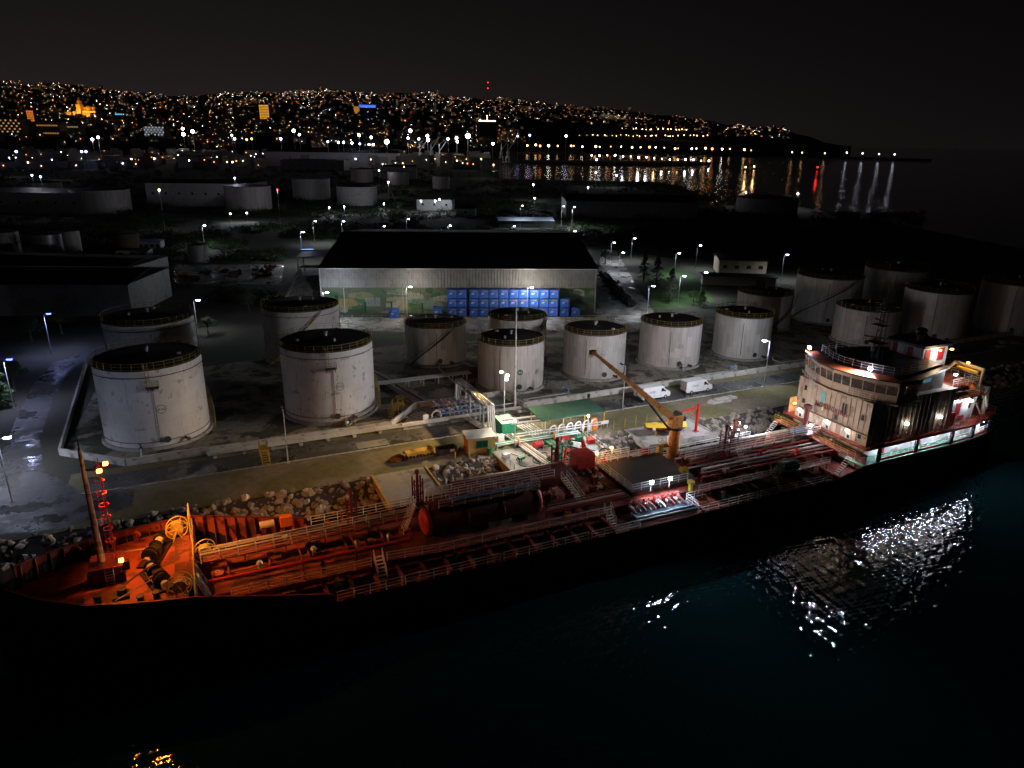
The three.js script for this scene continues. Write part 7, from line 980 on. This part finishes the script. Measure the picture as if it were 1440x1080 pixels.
// ---------------------------------------------------------------- far lamps of port, basin and breakwater
function farLamp(p, r, m, label, group, I, col) {
  const t = thing('harbour_lamp', v3(p.x, 0, p.z), 0, label, 'lamp', group); mesh('pole', cyl(r * 0.16, p.y, 0, p.y / 2, 0, 5), M.pole, t); mesh('lamp_glow', new THREE.IcosahedronGeometry(r, 1).translate(0, p.y + r * 0.5, 0), m, t); mesh('lamp_hood', cyl(r * 0.5, r * 0.2, 0, p.y + r * 1.55, 0, 6), M.darkSteel, t);
  if (I) point(v3(p.x, p.y + r * 0.5 - r * 1.3, p.z), col, I, 30);
}
const FM = { white: glow(0xfff6e8, 24), cool: glow(0xe4e8ff, 22), violet: glow(0xa2a8ff, 14), warm: glow(0xffc98a, 12), orange: glow(0xff9a48, 9), red: glow(0xff2a20, 6), green: glow(0xf4ffe0, 34) };
for (const [x, y, D, r, m, I] of [[257, 182, 1500, 2.4, 'white', 3000], [258, 190, 1400, 2.8, 'white'], [271, 186, 1400, 2.8, 'white'], [413, 185, 1500, 2.9, 'white', 3000], [421, 190, 1500, 2, 'cool'], [577, 185, 1500, 3, 'white', 3000], [574, 195, 1400, 2, 'cool'], [589, 196, 1400, 1.8, 'cool'], [601, 192, 1400, 2.6, 'white'], [602, 198, 1300, 2.6, 'white', 2500], [630, 196, 1400, 2.2, 'cool'], [642, 195, 1400, 2.4, 'white'], [643, 200, 1300, 2, 'cool'], [658, 193, 1300, 4, 'green', 4500], [505, 191, 1300, 2.2, 'cool', 1500], [522, 194, 1300, 2, 'cool'], [544, 201, 1100, 3.2, 'white', 1500], [130, 197, 1200, 1.8, 'cool', 1000], [138, 194, 1200, 1.6, 'cool'], [693, 203, 1500, 2.4, 'green', 1500], [728, 192, 1800, 2, 'violet'], [745, 191, 1800, 2.4, 'violet'], [796, 192, 1800, 2.4, 'cool']]) farLamp(at(x, y, D), r, FM[m], 'tall white floodlight mast in the distant port', 'floodlight masts of the distant port', I, 0xf4f2ff);
for (const [x, y, m] of [[461, 200, 'violet'], [476, 201, 'cool'], [483, 201, 'cool'], [495, 202, 'cool'], [506, 203, 'violet'], [519, 204, 'cool'], [525, 204, 'cool'], [395, 196, 'cool'], [330, 196, 'cool'], [326, 191, 'violet'], [347, 197, 'orange'], [354, 196, 'orange'], [13, 222, 'violet'], [23, 214, 'violet'], [73, 225, 'violet'], [115, 214, 'violet'], [121, 214, 'violet'], [45, 247, 'violet'], [57, 249, 'violet'], [266, 226, 'white'], [327, 228, 'white'], [330, 251, 'violet'], [224, 268, 'warm'], [538, 231, 'warm'], [568, 235, 'warm'], [533, 240, 'white'], [546, 257, 'cool'], [677, 224, 'warm'], [694, 232, 'warm'], [390, 267, 'red']]) farLamp(at(x, y, y > 220 ? 46 / ((y - 190) * 0.00092) * 0.62 : 1150), m === 'red' ? 0.4 : y > 220 ? 0.55 : 1.5, FM[m], m === 'violet' ? 'violet-tinted lamp among the dark sheds' : m === 'red' ? 'single red warning lamp among the dark tanks' : m === 'warm' ? 'warm yellow lamp on the dim harbour sheds' : m === 'orange' ? 'orange lamp beside the port sheds' : 'small white lamp on the port shed fronts', 'small lamps of the port sheds', y > 220 ? 250 : 0, 0xf0eeff);
for (const [x, y, h] of [[324, 301, 5], [347, 300, 5], [463, 292, 5], [484, 291, 5], [592, 283, 8], [612, 283, 8], [618, 281, 8], [540, 287, 6], [750, 260, 12], [827, 264, 12], [838, 243, 14], [839, 225, 20], [867, 247, 12], [1049, 271, 11], [1122, 273, 11], [752, 279, 8]]) { const p = P(x, y, h); farLamp(p, Math.max(0.4, p.length() * 0.0009), FM[h < 7 ? 'cool' : 'white'], h < 7 ? 'low white lamp at the foot of a distant tank' : 'white lamp post on the dark ground before the bay', 'lamp posts of the dark depot', h < 7 ? 200 : 260, 0xe8ecff); }
// far quay, piers and breakwater as low land in the bay
const pierLand = (pts, l) => structure('pier', slab(pts.map(([x, y]) => P(x, y, 0)), 1.2, -3), M.soil, l);
pierLand([[668, 214], [1062, 216.5], [1062, 213.5], [668, 208.5]], 'far quay of the town harbour');
pierLand([[690, 228], [960, 231.5], [1000, 229], [880, 226.5], [690, 225]], 'dark pier across the basin');
pierLand([[1050, 217], [1150, 221], [1310, 225.5], [1310, 224.2], [1150, 219.6], [1050, 215.5]], 'breakwater running out to sea');
for (let i = 0; i < 27; i++) { const x = 738 + i * 12.2 + rr(-5, 5); farLamp(at(x, 205 + (x - 738) * 0.019 + rr(-1.2, 0.8), 2700), rr(1.4, 3.8), [FM.warm, FM.warm, FM.orange, FM.white][i % 4], 'warm lamp in the long row along the far town quay', 'quay lamps across the bay', 0, 0xffd0a0); }
for (const [x, y] of [[1191, 215], [1213, 216], [1236, 217], [1258, 217.5], [1114, 214.5], [1128, 215], [1160, 216]]) farLamp(at(x, y, 2400), 1.5, x > 1180 ? FM.cool : FM.warm, 'lamp on the far breakwater', 'breakwater lamps', 0, 0xffffff);
for (let i = 0; i < 16; i++) farLamp(at(832 + i * 11, 218 + i * 0.6 + rr(-1, 1), 1900), rr(1.3, 2), [FM.white, FM.cool, FM.warm][i % 3], 'small lamp on the dark pier across the basin', 'pier lamps across the basin', 0, 0xffffff);
for (const [x, y, m] of [[1061, 235, 'warm'], [1150, 236, 'red'], [1049, 236, 'warm']]) { const p = P(x, y, 2), t = thing('moored_boat', v3(p.x, -2, p.z), 0.5, m === 'red' ? 'far boat carrying a red light in the bay' : 'far boat carrying a warm light in the bay', 'boat', 'boats out in the bay'); mesh('hull', new THREE.SphereGeometry(1, 12, 6, 0, 7, 1.57, 1.57).scale(9, 2.5, 2.6).translate(0, 1.9, 0), M.hull, t); mesh('cabin', rbox(4, 2.2, 3, -1, 3, 0, 0.1), M.shipWhite, t); mesh('lamp_glow', ball(1.3, -1, 5.4, 0, 8), FM[m], t); }
{ // port sheds and cranes
  const a = at(372, 206, 1250), b = at(560, 208, 1250); shed(a.clone().lerp(b, 0.5).setY(0), a.distanceTo(b), 40, 22, -0.02, 'long floodlit port shed with lamps along its front', { rise: 4, bay: 16, wall: M.whitePaint, group: 'sheds of the port' });
  for (const [x, D] of [[590, 1350], [606, 1380], [618, 1320], [705, 1500], [714, 1520]]) { const p = at(x, 215, D), t = thing('port_crane', v3(p.x, 0, p.z), rr(-0.6, 0.6), 'slewing port crane standing dark among the floodlights', 'crane', 'cranes of the distant port'); mesh('portal', [[-4, -4], [4, -4], [-4, 4], [4, 4]].map(([u, w]) => beam(v3(u, 0, w), v3(u * 0.6, 14, w * 0.6), 0.9, 0.9)), M.galv, t); mesh('cab', rbox(5, 6, 5, 0, 19, 0, 0.3), M.galv, t); mesh('tower', beam(v3(0, 14, 0), v3(0, 36, 0), 2, 2), M.galv, t); mesh('jib', [beam(v3(0, 24, 0), v3(18, 48, 0), 1.3, 1.3), bar(v3(0, 36, 0), v3(18, 48, 0), 0.3, 5)], M.galv, t); }
}
// ---------------------------------------------------------------- hills and the town on them
const TOPY = [[-900, 90], [-200, 104], [0, 113], [120, 122], [250, 136], [420, 128], [560, 131], [700, 139], [800, 148], [900, 158], [1000, 171], [1090, 182], [1150, 194], [1190, 206], [1300, 210]];
const topY = x => { for (let i = 1; i < TOPY.length; i++) if (x <= TOPY[i][0]) { const a = TOPY[i - 1], b = TOPY[i]; return a[1] + (b[1] - a[1]) * (x - a[0]) / (b[0] - a[0]); } return 199; };
const D0x = x => x < 640 ? 1700 : x > 740 ? 3000 : 1700 + (x - 640) * 13, D1 = 7000;
function hill(x, t) { const D = D0x(x) + (D1 - D0x(x)) * t, top = at(x, topY(x) + 1.5 * Math.sin(x * 0.05) + 1 * Math.sin(x * 0.13 + 1), D1), h = Math.max(x > 1175 ? -6 : 1.5, 1.5 + (Math.max(1.5, top.y) - 1.5) * Math.pow(t, 0.85) + 4 * Math.sin(x * 0.04 + t * 9) * t), d = ray(x, 190), k = D / Math.hypot(d.x, d.z); return v3(d.x * k, h, d.z * k); }
{
  const pos = [], xs = []; for (let x = -900; x <= 1200; x += 20) xs.push(x); const T = 16, pt = (i, j) => j <= T ? hill(xs[i], j / T) : hill(xs[i], 1).multiplyScalar(1.25).setY(-5);
  for (let i = 1; i < xs.length; i++) for (let j = 1; j <= T + 1; j++) for (const p of [pt(i - 1, j - 1), pt(i, j - 1), pt(i, j), pt(i - 1, j - 1), pt(i, j), pt(i - 1, j)]) pos.push(p.x, p.y, p.z);
  const g = new THREE.BufferGeometry(); g.setAttribute('position', new THREE.Float32BufferAttribute(pos, 3)); g.computeVertexNormals(); structure('hills', g, M.hill, 'dark hillside behind the town');
  // town: some 290 buildings singly, the rest as a mass of lit houses
  const wallM = [mat([0.32, 0.3, 0.27], 0.9), mat([0.26, 0.24, 0.22], 0.9), mat([0.4, 0.37, 0.32], 0.9)];
  const LM = [[0xffb46a, 16], [0xff9a40, 12], [0xffd9a8, 20], [0xfff0dc, 24], [0xeaf0ff, 18], [0xff8428, 9], [0xffc488, 6], [0xffe6c8, 4]].map(([c, k]) => glow(c, k));
  const cube = new THREE.BoxGeometry(1, 1, 1);
  const pick = () => { for (;;) { const x = rr(-180, 1110), t = Math.pow(rnd(), 1.15); const dens = x < 720 ? 1 : x < 900 ? 0.8 : 0.45; if (rnd() > dens) continue; if (x > 735 && t < 0.33) continue; if (t < 0.04) continue; return [x, t]; } };
  const litSpot = (w, d, h, n) => { const out = []; for (let i = 0; i < n; i++) out.push([rr(-0.42, 0.42) * w, h * rr(0.25, 0.92), d / 2 + 0.15]); return out; };
  for (let i = 0; i < 290; i++) {
    const [x, t] = pick(), p = hill(x, t), tall = rnd() < 0.16, w = rr(12, 30), d = rr(10, 16), h = tall ? rr(24, 46) : rr(8, 18), face = Math.atan2(-p.x, -p.z) + rr(-0.4, 0.4);
    const o = thing('town_building', p.clone().setY(p.y - 3), face, tall ? 'far apartment block on the dark hillside with scattered lit windows' : 'far low house on the dark hillside with a few lit windows', 'building', tall ? 'apartment blocks of the far town' : 'houses of the far town');
    const wm = new THREE.Mesh(cube, wallM[i % 3]); wm.name = 'wall'; wm.scale.set(w, h, d); wm.position.y = h / 2; o.add(wm);
    const rf = new THREE.Mesh(cube, M.hill); rf.name = 'roof'; rf.scale.set(w + 1, 0.8, d + 1); rf.position.y = h + 0.4; o.add(rf);
    const bright = Math.floor(rnd() * 8); for (const [a, b, c] of litSpot(w, d, h, tall ? 5 : 2)) { const l = new THREE.Mesh(cube, LM[(bright + Math.floor(rnd() * 3)) % 8]); l.name = 'lit_window'; { const q = (0.4 + 0.6 * t) * (0.22 + 0.62 * Math.pow(rnd(), 2.8)); l.scale.set(rr(1.4, 3.6) * q, rr(1.4, 2.4) * q, 0.4); }; l.position.set(a, b, c); o.add(l); }
  }
  const walls = [], lit = LM.map(() => []);
  const hot = Array.from({ length: 26 }, () => pick()); for (let i = 0; i < 4600; i++) { let [x, t] = pick(); if (rnd() < 0.4) { const q = hot[Math.floor(rnd() * 26)]; x = q[0] + rr(-26, 26) * rnd(); t = Math.min(0.98, Math.max(0.03, q[1] + rr(-0.1, 0.1) * rnd())); } const p = hill(x, t), face = Math.atan2(-p.x, -p.z), h = rr(6, 16), w = rr(8, 20); walls.push(new THREE.BoxGeometry(w, h, 9).rotateY(face).translate(p.x, p.y + h / 2 - 2, p.z)); const k = Math.floor(rnd() * 8); for (let q = 0; q < (rnd() < 0.3 ? 2 : 1); q++) lit[(k + q) % 8].push(new THREE.BoxGeometry(...(q2 => [rr(1.4, 3.8) * q2, rr(1.4, 2.4) * q2, 0.4])((0.45 + 0.55 * t) * (0.22 + 0.75 * Math.pow(rnd(), 3.2)))).translate(rr(-0.4, 0.4) * w, h * rr(0.2, 0.9), 4.8).rotateY(face).translate(p.x, p.y - 2, p.z)); }
  const town = thing('distant_town', v3(0, 0, 0), 0, 'mass of tiny lit houses covering the far hillside', 'town'); town.userData.kind = 'stuff';
  const wm = mesh('town_walls', walls, wallM[1], town); wm.userData.kind = 'stuff'; lit.forEach((l, i) => { mesh('town_window_lights', l, LM[i], town).userData.kind = 'stuff'; });
  // low houses on the plain before the hills
  const plain_lights = LM.map(() => []), plainWalls = []; for (let i = 0; i < 420; i++) { const x = rr(-60, 690), D = rr(1150, 1750), d = ray(x, 195), k = D / Math.hypot(d.x, d.z), p = v3(d.x * k, 0, d.z * k), face = Math.atan2(-p.x, -p.z), h = rr(8, 22), w = rr(8, 22); plainWalls.push(new THREE.BoxGeometry(w, h, 10).rotateY(face).translate(p.x, h / 2, p.z)); const q = 0.3 + 0.5 * Math.pow(rnd(), 3); plain_lights[Math.floor(rnd() * 8)].push(new THREE.BoxGeometry(rr(1.2, 2.6) * q, rr(1.2, 2) * q, 0.4).translate(rr(-0.4, 0.4) * w, h * rr(0.3, 0.95), 5.3).rotateY(face).translate(p.x, 0, p.z)); }
  mesh('town_walls', plainWalls, wallM[1], town).userData.kind = 'stuff'; plain_lights.forEach((l, i) => { if (l.length) mesh('town_window_lights', l, LM[i], town).userData.kind = 'stuff'; });
  // street lamps along the far shore road
  for (let i = 0; i < 22; i++) { const x = 838 + i * 6.2 + rr(-4, 4); farLamp(at(x, 181 + (x - 838) * 0.012 + rr(-0.9, 0.9), 4200), rr(1.4, 2.8), FM.warm, 'warm lamp on the shore road below the far hill', 'lamps of the far shore road', 0, 0xffd0a0); }
  for (let i = 0; i < 30; i++) { const x = 818 + i * 6 + rr(-4, 4); farLamp(at(x, 190.5 + (x - 818) * 0.004 + rr(-1, 1), 3600), rr(0.8, 2), FM.warm, 'lamp on the promenade below the far hill', 'promenade lamps below the far hill', 0, 0xffd0a0); }
}
const onHill = (x, y) => { let best = null, e = 1e9; for (let t = 0; t <= 1; t += 0.004) { const p = hill(x, t), d = Math.abs(pixY(p) - y); if (d < e) { e = d; best = p; } } return best; };
{ // floodlit landmarks
  const gold = mat([0.6, 0.45, 0.2], 0.8, 0, { map: tMottle, tile: 12 });
  const p = onHill(126, 164), c = thing('cathedral', p.clone().setY(p.y - 10), -0.2, 'golden floodlit cathedral with a tall bell tower and domes', 'cathedral'); c.scale.setScalar(0.72); const h0 = 10;
  mesh('nave', box(62, 26, 34, 30, h0 + 13, 0), gold, c); mesh('bell_tower', [box(20, 52, 20, -24, h0 + 26, 0), box(13, 12, 13, -24, h0 + 58, 0)], gold, c); mesh('spire', new THREE.ConeGeometry(8, 18, 8).translate(-24, h0 + 73, 0), gold, c); for (const [x, r] of [[20, 13], [44, 9], [2, 7]]) { const d = mesh('drum', cyl(r * 0.9, 10, x, h0 + 31, 0, 16), gold, c); mesh('dome', new THREE.SphereGeometry(r, 18, 9, 0, 7, 0, 1.57).translate(x, h0 + 36, 0), gold, d); }
  for (let i = 0; i < 6; i++) mesh('window', box(4, 12, 0.6, 6 + i * 9.5, h0 + 14, 17.2), M.roofDark, c);
  for (const [x, z, I] of [[-20, 30, 7000], [8, 34, 6000], [38, 34, 5500], [-38, 16, 3000]]) { const q = v3(x, h0 + 3, z).applyAxisAngle(UPV, -0.2).add(c.position); const o = thing('floodlight', q.clone().setY(q.y - 3), 0, 'ground floodlight aimed at the golden cathedral', 'floodlight', 'floodlights round the cathedral'); mesh('lamp_head', rbox(0.44, 0.4, 0.44, 0, 3, 0, 0.05), G_.warm, o); mesh('stand', cyl(0.1, 3, 0, 1.4, 0, 6), M.darkSteel, o); point(q, 0xffa638, I, 20); }
  const tower = (x, y, D, w, h, cols, rows, col, k, l, every = 1) => { const p2 = onHill(x, y), kk = Math.hypot(p2.x, p2.z) / D; w *= kk; h *= kk; const t = thing('tower_block', p2.clone().setY(p2.y - 3), 0, l, 'building'); mesh('wall', box(w, h + 14, w * 0.7, 0, h / 2 - 3, 0), M.sheetGrey, t); mesh('roof', box(w + 1, 1, w * 0.7 + 1, 0, h + 4.6, 0), M.roofDark, t); const m = glow(col, k), g = new THREE.BoxGeometry(Math.min(4.6, w / cols * 0.58), h / rows * 0.46, 0.4); for (let i = 0; i < cols; i++) for (let j = 0; j < rows; j++) if ((i * 3 + j) % every === 0) { const o = new THREE.Mesh(g, m); o.name = 'lit_window'; o.position.set(-w / 2 + (i + 0.5) * w / cols, 4 + (j + 0.5) * h / rows, w * 0.35 + 0.3); t.add(o); } };
  tower(376, 168, 3700, 44, 62, 8, 9, 0xffb030, 1.5, 'yellow-lit tower block rising over the far port'); tower(504, 160, 4200, 30, 36, 6, 6, 0xffa840, 1.1, 'orange-lit tower block beside a blue roof sign'); tower(222, 192, 2600, 62, 28, 12, 4, 0xe8ecff, 0.9, 'white-lit office block beside the port floodlights', 2); tower(50, 172, 3400, 26, 40, 5, 6, 0xff8a28, 1.3, 'orange-lit block below the golden cathedral'); tower(186, 163, 3700, 90, 8, 18, 1, 0x60c8e8, 1.6, 'low building with a cyan light band');  tower(22, 188, 2500, 70, 36, 10, 5, 0xffc080, 0.5, 'broad apartment block with dim warm windows', 2); tower(75, 190, 2500, 60, 34, 9, 5, 0xffb060, 0.4, 'broad apartment block with sparse warm windows', 3); tower(105, 190, 2600, 50, 30, 8, 5, 0xffd0a0, 0.4, 'apartment block with sparse pale windows', 3);
  const hp = onHill(517, 160), sp = at(517, 151, Math.hypot(hp.x, hp.z) - 25), sg = thing('roof_sign', sp, 0, 'long blue roof sign glowing over the far town', 'sign'); for (let i = 0; i < 13; i++) mesh('sign_light', box(4.6, 9, 1, -30 + i * 4.9, 4, 0), glow(0x2a4cff, 3), sg); mesh('sign_frame', [box(66, 1, 1.4, 0, -1, 0), box(66, 22, 10, 0, -12.5, -3)], M.darkSteel, sg);
  const cr = at(685, 170, 2600), ch = thing('lit_ship', cr.clone().setY(-2), 0, 'white-lit cross-shaped ship superstructure in the far port', 'ship'); for (let i = 0; i < 13; i++) mesh('deck_light', box(4.2, 3.4, 2, -27 + i * 4.5, cr.y + 2, 0), glow(0xffe2b8, 3.5), ch); for (let i = 0; i < 4; i++) mesh('deck_light', box(3, 3.4, 2, 0, cr.y + 6 + i * 4.2, 0), glow(0xffe2b8, 3.5), ch); mesh('hull', box(70, cr.y + 1, 16, 0, (cr.y + 1) / 2, -9), M.hull, ch);
  const am = at(686, 160, 6000), ms = thing('radio_mast', am.clone().setY(0), 0, 'thin radio mast with red lights on the hill crest', 'mast'), mh = at(686, 114, 6000).y; mesh('pole', cyl(3, mh, 0, mh / 2, 0, 6, 1), M.darkSteel, ms); for (const y of [116, 124]) mesh('lamp_glow', ball(4, 0, at(686, y, 6000).y, 0, 8), FM.red, ms);
}
renderer.render(scene, camera);
